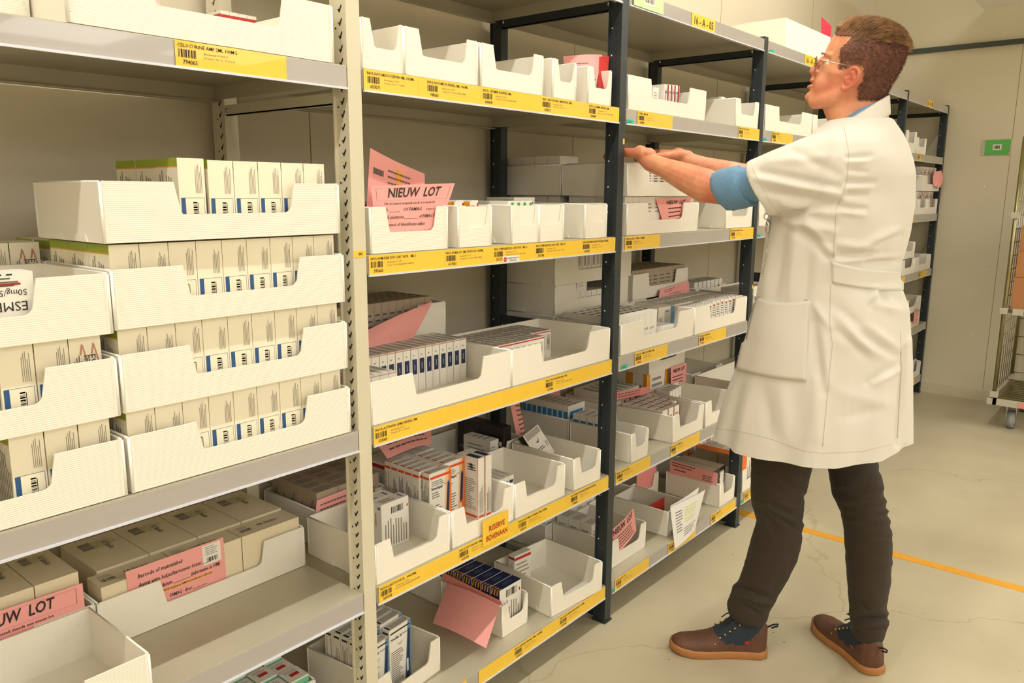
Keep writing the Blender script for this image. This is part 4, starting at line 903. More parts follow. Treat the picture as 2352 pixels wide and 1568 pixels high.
for j in range(4): mbox('bluefront', 2.190, 1.432 + j * 0.030, zz, 0.098, 0.028, 0.120, 'white box with bright blue end, %s from the front in the narrow tray' % ORD[j], 'bright blue ended boxes in the narrow tray', v=j % 2)
for j in range(5):
    for i in range(4):
        if (i, j) == (3, 0): continue
        mbox('redtopbig', 2.476 + i * 0.0435, 1.356 + j * 0.0345, zz, 0.0425, 0.0335, 0.104, 'white box with dark red edge, %s column, %s row' % (['leftmost', 'second', 'third', 'rightmost'][i], ['front', 'second', 'third', 'fourth', 'back'][j]), 'dark red edged boxes above the HYGROTON label', v=(i + j) % 2)
for i in range(4): mbox('thinwhite', 2.734 + i * 0.024, 1.470 - 0.0, zz, 0.022, 0.06, 0.108 + 0.002 * i, 'white box with blue print, %s from left against the white coat' % ORD[i], 'white and blue boxes against the white coat')
for j in range(5): mbox('thinwhite', 2.490 + j * 0.042, 1.590, zz, 0.0400, 0.17, 0.120, 'shaded box, %s from left at the back above the dark pink strip' % ORD[j], 'shaded boxes at the back above the dark pink sheet')
for j in range(2):
    for i in range(2): mbox('amberbox', 2.742 + i * 0.148, 1.580 + j * 0.083, zz, 0.146, 0.081, 0.158, 'white box with amber edges, %s %s in the back tray' % (['front', 'rear'][j], ['left', 'right'][i]), 'amber edged boxes in the back tray', v=i)
tray(2.738, 1.570, z + 0.1635, 0.300, 0.182, 'white tray stacked on top of the amber edged boxes')
z = LEV[5] + 0.001; zz = z + T
tray(2.150, 1.352, z, 0.228, 0.245, 'medium white tray with NIEUW LOT sheet at the bottom right of the dark post')
tray(2.505, 1.332, z, 0.155, 0.240, 'white tray with a white printed form hanging on its front')
tray(2.896, 1.312, z, 0.142, 0.245, 'narrow white tray with a long pink form on the bottom shelf')
tray(2.112, 1.603, z, 0.350, 0.190, 'long white tray at the back of the bottom shelf with grey boxes')
tray(2.640, 1.580, z, 0.230, 0.205, 'white tray at the back of the bottom shelf with a dark pink sheet')
row('blank', 2.120, 1.612, z + T, 0.062, 0.040, 0.135, 5, 4, 'grey shaded box', 'back of the bottom shelf', 'grey shaded boxes at the back of the bottom shelf', gx=0.001)
for j in range(3): mbox('blank', 2.160, 1.440 + j * 0.05, zz, 0.07, 0.048, 0.125, 'white carton behind the bottom NIEUW LOT sheet, %s from the front' % ORD[j], 'white cartons behind the bottom NIEUW LOT sheet')
m = MB(); m.box(0, 0, 0, 0.108, 0.0016, 0.095, 'red'); m.box(0, -0.0004, 0, 0.108, 0, 0.052, 'dark_red'); m.box(0.108, 0, 0, 0.1100, 0.0016, 0.097, 'card_white')
tag(m.build('red_card', None, (2.520, 1.415, zz), 0.0), 'upright red card standing in the open bottom tray', 'card')
for i in range(2):
    m = MB(); m.box(0, 0, 0, 0.055, 0.19, 0.135, 'card_brown'); m.box(0.010, -0.0006, 0.0, 0.045, 0.0, 0.112, 'card_white'); m.box(0, -0.0004, 0.0, 0.009, 0, 0.135, 'black_box'); m.box(0.046, -0.0004, 0.0, 0.055, 0, 0.135, 'black_box'); m.box(0.010, -0.0004, .118, .045, 0, .135, 'black_box')
    for q in range(4): m.box(0.003, -0.0008, 0.03 + q * 0.027, 0.006, -0.0003, 0.033 + q * 0.027, 'card_white')
    tag(m.build('medicine_box', None, (2.908 + i * 0.060, 1.352, zz)), 'brown box with dotted black front, %s one in the narrow bottom tray' % ['left', 'right'][i], 'medicine box', 'dotted brown boxes in the narrow bottom tray')

# ---- unit 3
z = LEV[0] + 0.001
tray(3.835, 1.592, z, 0.520, 0.262, 'long white tray on the very top shelf left of the head', rot=PI, h=0.120)
z = LEV[1] + 0.001
tray(3.112, 1.308, z, 0.505, 0.245, 'long empty white tray in front of the chin')
tray(3.640, 1.308, z, 0.240, 0.245, 'medium white tray just under the chin')
z = LEV[2] + 0.001
tray(3.110, 1.308, z, 0.236, 0.245, 'white tray seen between the middle dark post and the coat'); 
z = LEV[3] + 0.001
tray(3.110, 1.308, z, 0.470, 0.245, 'long white tray behind the middle dark post on the third shelf')
row('thinwhite', 3.120, 1.36, z + T, 0.030, 0.10, 0.112, 6, 1, 'upright thin white box', 'third shelf behind the middle post', 'upright thin white boxes behind the middle post', gx=0.006)
tray(3.125, 1.578, z, 0.300, 0.215, 'white tray at the back right of the middle post')
row('thinwhite', 3.135, 1.590, z + T, 0.034, 0.10, 0.118, 7, 1, 'thin white box', 'back tray right of the middle post', 'thin white boxes in the back tray right of the middle post', gx=0.006)
z = LEV[4] + 0.001
tray(3.110, 1.308, z, 0.470, 0.245, 'long white tray on the fourth shelf behind the coat')
tray(3.12, 1.572, z, 0.30, 0.225, 'white tray on the fourth shelf behind the coat, back row')
z = LEV[5] + 0.001
tray(3.108, 1.308, z, 0.145, 0.245, 'narrow white tray with orange striped box between post and trouser leg')

for j in range(2): mbox('orangebox', 3.113, 1.320 + j * 0.11, z + T, 0.135, 0.105, 0.150, 'orange and white box in the narrow tray next to the trouser leg, %s one' % ['front', 'rear'][j], 'orange boxes near the trouser leg', v=1)
tray(3.10, 1.572, z, 0.47, 0.225, 'long white tray at the back behind the orange boxes')
for i in range(3): mbox('orangebox', 3.115 + i * 0.105, 1.585, z + T, 0.10, 0.19, 0.155, 'orange edged box at the back of the bottom shelf, %s from left' % ORD[i], 'orange edged boxes at the back of the bottom shelf')

# ---- unit 5 (by the far wall)
tray(5.18, 1.308, LEV[1] + 0.001, 0.220, 0.245, 'white tray on the upper shelf of the last unit, left one', h=0.125); tray(5.42, 1.308, LEV[1] + 0.001, 0.230, 0.245, 'white tray on the upper shelf of the last unit, right one')
z = LEV[2] + 0.001
tray(5.60, 1.308, z, 0.230, 0.245, 'white tray low on the second shelf of the last unit, left one'); tray(5.84, 1.308, z, 0.262, 0.245, 'white tray low on the second shelf of the last unit, right one')
tray(5.654, 1.308, z + 0.150, 0.448, 0.245, 'white tray stacked above, with a pink rag of paper hanging out')
for i in range(12): mbox('thinlist' if i % 3 == 1 else 'redbar', 5.68 + i * 0.034, 1.330, z + 0.150 + T, 0.031, 0.15, 0.150, 'red and white upright box, %s from left in the stacked tray of the last unit' % ORD[i], 'red and white boxes in the last unit')
for i in range(12): mbox('redbar' if i % 4 else 'thinlist', 5.635 + i * 0.037, 1.330, z + T, 0.031, 0.15, 0.143, 'red and white upright box, %s from left in the low trays of the last unit' % ORD[i], 'red and white boxes low in the last unit') if not (5.635 + i * 0.037 < 5.843 < 5.635 + i * 0.037 + 0.034) else None
z = LEV[3] + 0.001
tray(5.36, 1.308, z, 0.28, 0.245, 'white tray on the third shelf of the last unit, left one'); tray(5.65, 1.308, z, 0.43, 0.245, 'white tray on the third shelf of the last unit, right one')
tray(5.36, 1.308, z + 0.105, 0.26, 0.245, 'white tray stacked over the left tray on the third shelf of the last unit')
tray(5.14, 1.308, z, 0.21, 0.245, 'white tray next to the coat belt on the third shelf of the last unit')
z = LEV[4] + 0.001
tray(5.50, 1.308, z, 0.42, 0.245, 'white tray with pink paper on the fourth shelf of the last unit'); tray(5.50, 1.308, z + 0.105, 0.42, 0.245, 'white tray stacked on the fourth shelf of the last unit')
z = LEV[5] + 0.001
tray(5.70, 1.308, z, 0.40, 0.245, 'white tray on the bottom shelf of the last unit with mixed boxes')
for i in range(5): mbox(['thinlist', 'bluefront', 'redbar', 'bluefront', 'thinlist'][i], 5.715 + i * 0.075, 1.330, z + T, 0.065, 0.10, 0.100 + 0.008 * (i % 3), 'small mixed box, %s from left on the bottom shelf of the last unit' % ORD[i], 'mixed boxes on the bottom shelf of the last unit')
# unit 4: seen only around the coat



if MERGED.v: tag(MERGED.build('medicine_boxes'), 'many small medicine boxes showing only slivers behind trays and posts', 'medicine boxes', None, 'stuff')
# ------------------------------------------------------------------ sheets of paper
def sheet(name, label, TL, TR, BR, BL, items=(), bulge=0.0, bulge2=0.0, mtl='pink', cat='sheet of paper', group=None, nu=10, nv=10, back=None):
    TL, TR, BR, BL = [Vector(p) for p in (TL, TR, BR, BL)]
    W = ((TR - TL).length + (BR - BL).length) / 2; H = ((BL - TL).length + (BR - TR).length) / 2
    nrm = (TR - TL).cross(TL - BL).normalized()     # towards the viewer for a sheet read from the front
    def S(u, v, off=0.0):
        u, v = u / W, v / H
        p = BL * (1 - u) * (1 - v) + BR * u * (1 - v) + TR * u * v + TL * (1 - u) * v
        return p + nrm * (bulge * math.sin(PI * min(1, max(0, u))) + bulge2 * math.sin(PI * min(1, max(0, v))) * (u - 0.3) + off)
    m = MB()
    vs = []; fs = []
    for th in (0.0, -0.0004):
        for j in range(nv + 1):
            for i in range(nu + 1): vs.append(S(W * i / nu, H * j / nv, th))
    n1 = (nu + 1) * (nv + 1)
    for j in range(nv):
        for i in range(nu):
            a = j * (nu + 1) + i; fs.append((a, a + 1, a + nu + 2, a + nu + 1)); fs.append((n1 + a + nu + 1, n1 + a + nu + 2, n1 + a + 1, n1 + a))
    m.add(vs, fs, mtl, True)
    pm = MB()
    fr = (Vector((0, 0, 0)), Vector((1, 0, 0)), Vector((0, 1, 0)), Vector((0, 0, 1)))
    for it in items:
        k = it[0]
        if k == 't': _, st, u, v, h, c = it[:6]; pm.text(fr, st, u * W, v * H, h, c, maxw=(it[6] * W if len(it) > 6 else None), shear=0.15, bold=(it[7] if len(it) > 7 else 0.0))
        elif k == 'l':
            _, u0, v0, u1, v1, n, c = it
            for q in range(n):
                vv = v1 - (v1 - v0) * (q + 0.7) / n; ue = u1 - (u1 - u0) * random.Random(q + int(u0 * 99)).uniform(0, .35)
                st = 8
                for e in range(st):
                    a, b = u0 + (ue - u0) * e / st, u0 + (ue - u0) * (e + 0.82) / st
                    pm.quad(fr, a * W, vv * H, b * W, vv * H + (v1 - v0) * H / n * 0.3, c)
        elif k == 'q':
            _, u0, v0, u1, v1, c = it
            for e in range(6): a, b = u0 + (u1 - u0) * e / 6, u0 + (u1 - u0) * (e + 1) / 6; pm.quad(fr, a * W, v0 * H, b * W, v1 * H, c, 0.0002)
        elif k == 'b': _, u0, v0, u1, v1 = it; pm.barcode(fr, u0 * W, v0 * H, u1 * W, v1 * H)
    vs = [S(v[0], v[1], v[2] + 0.0002) for v in pm.v]
    for nme in pm.names:
        kk = pm.names.index(nme); m.add(vs, [f for f, q in zip(pm.f, pm.m) if q == kk], nme)
    o = m.build(name)
    tag(o, label, cat, group); return o
def frame_items(a=0.0): return [('q', 0.05, 0.955, 0.95, 0.957, 'ink_soft'), ('q', 0.05, 0.735, 0.95, 0.737, 'ink_soft'), ('q', 0.05, 0.735, 0.053, 0.957, 'ink_soft'), ('q', 0.947, 0.735, 0.95, 0.957, 'ink_soft')]
NL = frame_items() + [('t', 'NIEUW  LOT', 0.17, 0.79, 0.021, 'ink', 0.66, 0.02), ('t', 'Dit document vergezelt steeds een nieuw lot', 0.13, 0.66, 0.0058, 'ink', 0.66, 0.01),
      ('t', 'FAUD _____   Of FAMAG', 0.03, 0.54, 0.008, 'ink', 0.62, 0.01), ('t', '(vrijgaves reeps)', 0.68, 0.545, 0.005, 'ink', 0.25), ('t', 'FAMAG paletzone_________ of FAMAG FRIGO', 0.03, 0.41, 0.008, 'ink', 0.92, 0.01),
      ('t', 'Manueel of Identificatie-etiket', 0.10, 0.28, 0.0075, 'ink', 0.72, 0.01), ('t', '* - DOSIS ____________', 0.10, 0.11, 0.0075, 'ink', 0.6, 0.01), ('t', 'Ins. Humuline 30/70', 0.40, 0.13, 0.010, 'pen_blue', 0.45)]
FORM = [('t', 'Barcode of matrixlabel:', 0.10, 0.82, 0.0085, 'ink', 0.45, 0.01), ('t', 'Aantal witte bakjes/kartonnen dozen: ____', 0.10, 0.67, 0.0085, 'ink', 0.74, 0.01), ('t', 'Oude vervaldatum ________ (informatie in HM)', 0.10, 0.53, 0.0085, 'ink', 0.84, 0.01),
        ('q', 0.13, 0.435, 0.85, 0.475, 'highlighter'), ('t', '- Indien bestemming FAUD of paletzone FAMAG in te vullen door UZ(room)', 0.14, 0.442, 0.0045, 'ink', 0.70, 0.01), ('t', 'FAMAG : door ________', 0.38, 0.30, 0.008, 'ink', 0.40, 0.01), ('l', 0.30, 0.04, 0.8, 0.27, 4, 'ink')]
sheet('paper_sheet', 'pink sheet reading NIEUW LOT in the cut-out of the middle shelf tray', (1.116, 1.322, 1.410), (1.366, 1.3165, 1.419), (1.300, 1.3165, 1.290), (1.128, 1.3165, 1.292), NL, bulge=0.004, group='pink forms')
sheet('paper_sheet', 'pink form standing crooked behind the NIEUW LOT sheet', (1.160, 1.372, 1.492), (1.322, 1.372, 1.440), (1.300, 1.350, 1.300), (1.120, 1.350, 1.300), [('l', 0.08, 0.2, 0.3, 0.9, 3, 'ink_soft'), ('q', 0.5, 0.45, 0.60, 0.9, 'highlighter'), ('l', 0.35, 0.5, 0.85, 0.88, 5, 'ink_soft')], bulge=-0.006, group='pink forms')
sheet('paper_sheet', 'folded pink sheet standing in the small tray at the dark post, upper shelf', (1.896, 1.400, 1.776), (2.022, 1.352, 1.792), (1.955, 1.335, 1.654), (1.904, 1.385, 1.654), [('l', 0.1, 0.5, 0.7, 0.85, 5, 'ink_soft'), ('l', 0.5, 0.1, 0.95, 0.5, 5, 'ink')], bulge=0.012, group='pink forms')
sheet('paper_sheet', 'red inner flap of the folded pink sheet at the dark post', (2.006, 1.352, 1.784), (2.040, 1.340, 1.789), (1.998, 1.322, 1.656), (1.975, 1.332, 1.656), bulge=0.0, mtl='red', group='pink forms')
sheet('paper_sheet', 'crumpled pink sheet hanging over the back tray, left half', (1.250, 1.560, 1.040), (1.545, 1.580, 1.098), (1.440, 1.560, 0.998), (1.160, 1.535, 1.000), bulge=0.012, bulge2=0.02, group='pink forms')
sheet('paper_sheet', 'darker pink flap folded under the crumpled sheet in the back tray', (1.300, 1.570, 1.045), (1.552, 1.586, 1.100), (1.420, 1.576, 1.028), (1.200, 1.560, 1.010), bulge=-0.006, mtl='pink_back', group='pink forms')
sheet('paper_sheet', 'pink form with barcode and orange line on the lower left shelf', (0.633, 1.5245, 0.655), (0.845, 1.5245, 0.655), (0.846, 1.5245, 0.528), (0.640, 1.5245, 0.528), FORM + [('q', 0.76, 0.62, 0.96, 0.97, 'card_white'), ('b', 0.80, 0.66, 0.92, 0.74), ('l', 0.79, 0.78, 0.93, 0.95, 5, 'ink_soft')], bulge=0.001, group='pink forms')
NL2 = frame_items() + [('t', 'NIEUW  LOT', 0.27, 0.80, 0.021, 'ink', 0.53, 0.02), ('t', 'Dit document vergezelt steeds een nieuw lot', 0.18, 0.67, 0.0058, 'ink', 0.64, 0.01), ('l', 0.1, 0.1, 0.9, 0.6, 6, 'ink_soft')]
sheet('paper_sheet', 'pink sheet ending in LOT cut by the left edge of the photo', (0.300, 1.523, 0.668), (0.552, 1.523, 0.664), (0.552, 1.5245, 0.524), (0.300, 1.5245, 0.524), NL2, bulge=0.0006, group='pink forms')
sheet('paper_sheet', 'pink slip on the brownish boxes behind the cream post', (1.128, 1.574, 0.640), (1.245, 1.570, 0.646), (1.245, 1.5685, 0.600), (1.118, 1.5685, 0.600), [('l', 0.1, 0.2, 0.9, 0.8, 2, 'ink_soft')], group='pink forms')
sheet('paper_sheet', 'pink form lying over the boxes behind the orange boxes', (1.330, 1.660, 0.800), (1.610, 1.670, 0.765), (1.520, 1.562, 0.693), (1.352, 1.562, 0.693), [('t', 'NIEUW  LOT', 0.35, 0.80, 0.02, 'ink', 0.5, 0.02), ('l', 0.1, 0.1, 0.9, 0.75, 6, 'ink_soft')], bulge=0.02, group='pink forms')
sheet('paper_sheet', 'pink sheet curling beside the black boxes', (1.900, 1.600, 0.760), (1.985, 1.640, 0.735), (2.030, 1.640, 0.585), (1.948, 1.600, 0.585), [('l', 0.2, 0.1, 0.8, 0.9, 8, 'ink_soft')], bulge=0.018, group='pink forms')
sheet('paper_sheet', 'dark pink sheet standing behind the blue ended boxes', (2.180, 1.800, 0.790), (2.450, 1.800, 0.760), (2.450, 1.796, 0.610), (2.180, 1.798, 0.640), [('t', 'NIEUW', 0.4, 0.5, 0.02, 'ink_soft', 0.3)], bulge=0.0, group='pink forms')
sheet('paper_sheet', 'pink sheet folded over the left side of the tray with navy boxes', (1.5835, 1.570, 0.238), (1.5835, 1.362, 0.240), (1.480, 1.322, 0.170), (1.470, 1.520, 0.175), [], bulge=0.010, group='pink forms')
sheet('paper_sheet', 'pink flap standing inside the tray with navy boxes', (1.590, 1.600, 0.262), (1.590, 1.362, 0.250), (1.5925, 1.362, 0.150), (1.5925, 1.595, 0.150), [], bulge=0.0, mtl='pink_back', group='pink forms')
sheet('paper_sheet', 'pink sheet in the lower tray under the wrist, with a curl showing red', (2.300, 1.3175, 1.380), (2.560, 1.322, 1.385), (2.455, 1.3165, 1.300), (2.360, 1.3165, 1.290), [('t', 'NIEUW  LOT', 0.25, 0.78, 0.016, 'ink', 0.6, 0.02), ('l', 0.3, 0.1, 0.9, 0.7, 4, 'ink')], bulge=0.002, group='pink forms')
sheet('paper_sheet', 'red curl beside the pink sheet in the lower tray under the wrist', (2.345, 1.3195, 1.352), (2.352, 1.3195, 1.352), (2.372, 1.3175, 1.302), (2.330, 1.3185, 1.302), mtl='red', group='pink forms', nu=4, nv=4)
sheet('paper_sheet', 'small pink sheet leaning on the trays of the third shelf', (2.795, 1.566, 1.020), (3.035, 1.566, 1.036), (3.035, 1.5585, 0.975), (2.770, 1.5585, 0.975), [('l', 0.15, 0.6, 0.5, 0.9, 2, 'ink_soft'), ('l', 0.3, 0.1, 0.8, 0.5, 3, 'ink')], bulge=0.003, group='pink forms')
sheet('paper_sheet', 'pink NIEUW LOT sheet below the third shelf, next to the coat', (2.905, 1.562, 0.684), (3.040, 1.560, 0.684), (3.040, 1.5605, 0.566), (2.915, 1.5625, 0.566), [('t', 'NIEUW  LOT', 0.12, 0.78, 0.015, 'ink', 0.75, 0.02), ('l', 0.1, 0.1, 0.9, 0.68, 5, 'ink')], bulge=0.002, group='pink forms')
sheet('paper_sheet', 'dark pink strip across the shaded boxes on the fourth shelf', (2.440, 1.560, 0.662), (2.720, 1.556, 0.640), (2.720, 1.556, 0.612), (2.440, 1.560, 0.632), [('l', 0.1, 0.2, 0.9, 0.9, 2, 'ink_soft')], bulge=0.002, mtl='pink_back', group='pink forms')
sheet('paper_sheet', 'curled pink NIEUW LOT sheet in the bottom tray right of the dark post', (2.170, 1.372, 0.262), (2.312, 1.366, 0.305), (2.330, 1.362, 0.215), (2.200, 1.3605, 0.172), [('t', 'NIEUW  LOT', 0.06, 0.72, 0.020, 'ink', 0.85, 0.02), ('l', 0.1, 0.08, 0.95, 0.62, 5, 'ink')], bulge=0.006, group='pink forms')
sheet('paper_sheet', 'long pink form hanging over the side of the narrow bottom tray', (2.893, 1.540, 0.292), (2.893, 1.325, 0.282), (2.893, 1.325, 0.230), (2.893, 1.540, 0.232), [('l', 0.05, 0.55, 0.6, 0.95, 2, 'ink'), ('l', 0.7, 0.1, 0.95, 0.6, 3, 'ink'), ('l', 0.1, 0.25, 0.4, 0.5, 1, 'ink')], group='pink forms')
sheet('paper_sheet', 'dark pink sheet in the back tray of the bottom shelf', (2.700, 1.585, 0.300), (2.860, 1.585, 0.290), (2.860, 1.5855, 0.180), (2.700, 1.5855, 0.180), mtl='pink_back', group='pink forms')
sheet('paper_sheet', 'white printed form with yellow highlights hanging from the bottom shelf', (2.500, 1.322, 0.258), (2.715, 1.290, 0.272), (2.650, 1.2935, 0.125), (2.496, 1.2935, 0.105), [('l', 0.12, 0.3, 0.35, 0.85, 8, 'ink_soft'), ('l', 0.4, 0.6, 0.85, 0.85, 4, 'highlighter_yellow'), ('l', 0.4, 0.45, 0.8, 0.58, 2, 'highlighter_yellow'), ('l', 0.4, 0.12, 0.9, 0.35, 4, 'ink_soft')], bulge=0.004, mtl='paper', cat='sheet of paper')
sheet('paper_sheet', 'second white sheet behind the printed form on the bottom shelf', (2.510, 1.326, 0.262), (2.690, 1.304, 0.286), (2.640, 1.300, 0.180), (2.505, 1.327, 0.160), [], bulge=0.004, mtl='paper')
sheet('paper_sheet', 'bright red sheet standing on the very top shelf in front of the forehead', (3.950, 1.420, 2.215), (4.100, 1.420, 2.195), (4.060, 1.400, 1.977), (3.955, 1.400, 1.977), [], mtl='bright_red')
sheet('paper_sheet', 'crumpled pink paper on the trays of the last unit near the wall', (5.905, 1.300, 1.545), (6.060, 1.300, 1.560), (6.080, 1.300, 1.440), (5.930, 1.300, 1.450), bulge=0.02, bulge2=0.03, group='pink forms')
sheet('paper_sheet', 'pink paper on the fourth shelf tray of the last unit', (5.74, 1.300, 0.625), (5.86, 1.300, 0.640), (5.86, 1.300, 0.545), (5.74, 1.300, 0.545), bulge=0.008, group='pink forms')
sheet('paper_sheet', 'small pink paper sticking out above the cut-out of the top left tray', (0.638, 1.420, 1.800), (0.715, 1.420, 1.800), (0.700, 1.330, 1.655), (0.640, 1.330, 1.655), group='pink forms')

# ------------------------------------------------------------------ wall sign, roll cage, ceiling fittings
m = MB(); m.box(XF - 0.004, 0.918, 1.652, XF, 1.092, 1.756, 'card_grey'); m.box(XF - 0.006, 0.925, 1.655, XF - 0.004, 1.070, 1.753, 'sign_green')
F = (Vector((XF - 0.006, 1.070, 1.655)), Vector((0, -1, 0)), Vector((0, 0, 1)), Vector((-1, 0, 0)))
m.quad(F, 0.045, 0.032, 0.095, 0.068, 'card_white'); m.barcode(F, 0.051, 0.039, 0.089, 0.061, m='ink_soft', n=8)
m.box(XF - 0.0065, 1.072, 1.656, XF - 0.004, 1.088, 1.668, 'pink'); m.box(XF - 0.0065, 0.922, 1.66, XF - 0.005, 0.930, 1.672, 'pink')
tag(m.build('location_sign'), 'green barcode sign on the far wall', 'sign')

cage = empty('roll_cage', (5.80, 0.25, 0)); tag(cage, 'metal roll cage with cartons at the right edge of the photo', 'roll cage')
cx0, cx1, cy0, cy1 = 5.47, 6.10, -0.05, 0.752
def cpart(mb, n, label=None):
    o = mb.build(n, cage, (-5.80, -0.25, 0)); 
    if label: o['label'] = label
    return o
for (x, y) in ((cx0, cy1), (cx1, cy1), (cx0, cy0), (cx1, cy0)):
    m = MB(); m.tube([(x, y, 0.19), (x, y, 1.72)], 0.0115, 'gold_zinc', 10)
    for z in (0.21, 0.72, 1.28): m.box(x - 0.018, y - 0.020, z - 0.018, x + 0.018, y + 0.02, z + 0.018, 'grey_plastic')
    cpart(m, 'upright_pole')
for y in (cy1, cy0):
    m = MB()
    for z in [0.24 + 0.08 * i for i in range(19)]: m.tube([(cx0, y, z), (cx1, y, z)], 0.0028, 'chrome', 6)
    for i in range(1, 8): x = cx0 + (cx1 - cx0) * i / 8; m.tube([(x, y, 0.22), (x, y, 1.70)], 0.0028, 'chrome', 6)
    m.tube([(cx0, y, 1.72), (cx1, y, 1.72)], 0.0115, 'gold_zinc', 10); m.tube([(cx0, y, 0.72), (cx1, y, 0.72)], 0.006, 'gold_zinc', 8)
    cpart(m, 'wire_side')
m = MB(); m.tube([(cx1, cy0, 1.72), (cx1, cy1, 1.72)], 0.0115, 'gold_zinc', 10)
for z in [0.24 + 0.12 * i for i in range(12)]: m.tube([(cx1, cy0, z), (cx1, cy1, z)], 0.0028, 'chrome', 6)
cpart(m, 'wire_back')
m = MB(); m.tube([(cx0, cy0, 0.72), (cx0, cy1, 0.72)], 0.010, 'gold_zinc', 10)
m.box(cx0 - 0.014, cy1 - 0.10, 0.70, cx0 + 0.014, cy1 - 0.045, 0.735, 'grey_plastic'); cpart(m, 'front_strap')
m = MB()
m.box(cx0 - 0.03, cy0 - 0.02, 0.150, cx1 + 0.02, cy0 + 0.02, 0.185, 'grey_plastic'); m.box(cx0 - 0.03, cy1 - 0.02, 0.150, cx1 + 0.02, cy1 + 0.03, 0.185, 'grey_plastic')
m.box(cx0 - 0.03, cy0, 0.150, cx0, cy1, 0.185, 'grey_plastic'); m.box(cx1, cy0, 0.150, cx1 + 0.02, cy1, 0.185, 'grey_plastic')
m.box(cx0 - 0.0315, 0.45, 0.152, cx0 - 0.030, 0.62, 0.183, 'pink_back')
for i in range(12): x = cx0 + 0.03 + (cx1 - cx0 - 0.05) * i / 11; m.box(x - 0.012, cy0, 0.176, x + 0.012, cy1, 0.190, 'gold_zinc')
for i in range(3): y = cy0 + 0.2 + 0.22 * i; m.box(cx0, y - 0.01, 0.165, cx1, y + 0.01, 0.176, 'gold_zinc')
cpart(m, 'base_deck')
for (x, y) in ((5.535, 0.655), (6.03, 0.655), (5.535, 0.03), (6.03, 0.03)):
    m = MB(); m.tube([(x, y - 0.018, 0.055), (x, y + 0.018, 0.055)], 0.054, 'wheel_grey', 24); m.tube([(x, y - 0.0195, 0.055), (x, y + 0.0195, 0.055)], 0.030, 'grey_plastic', 20); m.tube([(x, y - 0.024, 0.055), (x, y + 0.024, 0.055)], 0.008, 'chrome', 10)
    w = cpart(m, 'wheel')
    m = MB(); 
    for s in (-1, 1): m.prism([(x - 0.012, 0.05), (x + 0.012, 0.05), (x + 0.035, 0.135), (x - 0.035, 0.135)], y + s * 0.022, y + s * 0.026, 'chrome')
    m.box(x - 0.04, y - 0.035, 0.135, x + 0.04, y + 0.035, 0.150, 'chrome')
    o = m.build('castor_fork', w)
def carton(x, y, z, w, d, h, lab):
    m = MB(); m.box(0, 0, 0, w, d, h, 'cardboard'); m.box(w * 0.47, -0.0005, 0, w * 0.53, d + 0.0005, h + 0.0005, 'sole'); m.box(0, d * .5 - 0.001, h, w, d * .5 + 0.001, h + 0.0008, 'leather')
    tag(m.build('cardboard_box', None, (x, y, z)), lab, 'cardboard box', 'cartons in the roll cage')
m = MB()
for i in range(10): x = cx0 + 0.02 + (cx1 - cx0 - 0.04) * i / 9; m.tube([(x, cy0, 0.728), (x, cy1, 0.728)], 0.003, 'chrome', 6)
for y in (cy0 + 0.01, cy1 - 0.012): m.tube([(cx0, y, 0.722), (cx1, y, 0.722)], 0.005, 'chrome', 6)
cpart(m, 'wire_shelf')
carton(5.495, 0.18, 0.7315, 0.50, 0.545, 0.188, 'lowest brown carton on the wire shelf of the roll cage'); carton(5.50, 0.17, 0.9210, 0.48, 0.552, 0.150, 'middle brown carton on the wire shelf of the roll cage')
carton(5.51, 0.20, 1.0725, 0.42, 0.518, 0.150, 'topmost brown carton on the wire shelf of the roll cage')

m = MB(); m.box(4.60, -0.75, 2.50, 5.74, 1.08, 2.60, 'fixture_white'); m.box(4.65, -0.70, 2.60, 5.70, 1.03, 2.70, 'fixture_white'); m.tube([(5.3, 1.05, 2.495), (5.3, 1.05, 2.5)], 0.008, 'ink', 8)
for y in (-0.6, 1.0): m.tube([(5.32, y, 2.70), (5.32, y, 3.05)], 0.010, 'chrome', 8)
tag(m.build('ceiling_unit'), 'white ceiling unit hanging at the upper right corner', 'ceiling unit')
LP = 5; LP2 = 25; EXPO = -0.08
# ------------------------------------------------------------------ camera
CAM_H = 1.4; FPX = 1823.783; YAW, PIT, ROL = 0.87521139, 0.18631163, 0.00529953
fwd = Vector((math.sin(YAW) * math.cos(PIT), math.cos(YAW) * math.cos(PIT), -math.sin(PIT)))
rgt = Vector((math.cos(YAW), -math.sin(YAW), 0)); upv = rgt.cross(fwd)
r_ = rgt * math.cos(ROL) + upv * math.sin(ROL); u_ = upv * math.cos(ROL) - rgt * math.sin(ROL)
cd = bpy.data.cameras.new('camera'); cam = bpy.data.objects.new('camera', cd); col.objects.link(cam)
M = Matrix((r_, u_, -fwd)).transposed().to_4x4(); M.translation = Vector((0, 0, CAM_H)); cam.matrix_world = M
cd.sensor_width = 36; cd.lens = FPX / 2352 * 36; cd.clip_start = 0.02; sc.camera = cam

# ------------------------------------------------------------------ the man
PA = Vector((2.26, 0.74, 0)); PN = Vector((0.95067, 0.31022, 0)); PU = Vector((0.31022, -0.95067, 0))
def W3(u, n, z): return PA + PU * u + PN * n + Vector((0, 0, z))
def ray(px, py): return fwd + r_ * ((px - 1176) / FPX) - u_ * ((py - 784) / FPX)
def onp(px, py, n=0.0):
    """point of the man's profile plane (shifted n towards his right side)"""
    d = ray(px, py); o = Vector((0, 0, CAM_H)); t = ((PA + PN * n - o).dot(PN)) / d.dot(PN); return o + d * t
def uz(px, py):
    p = onp(px, py); return ((p - PA).dot(PU), p.z)

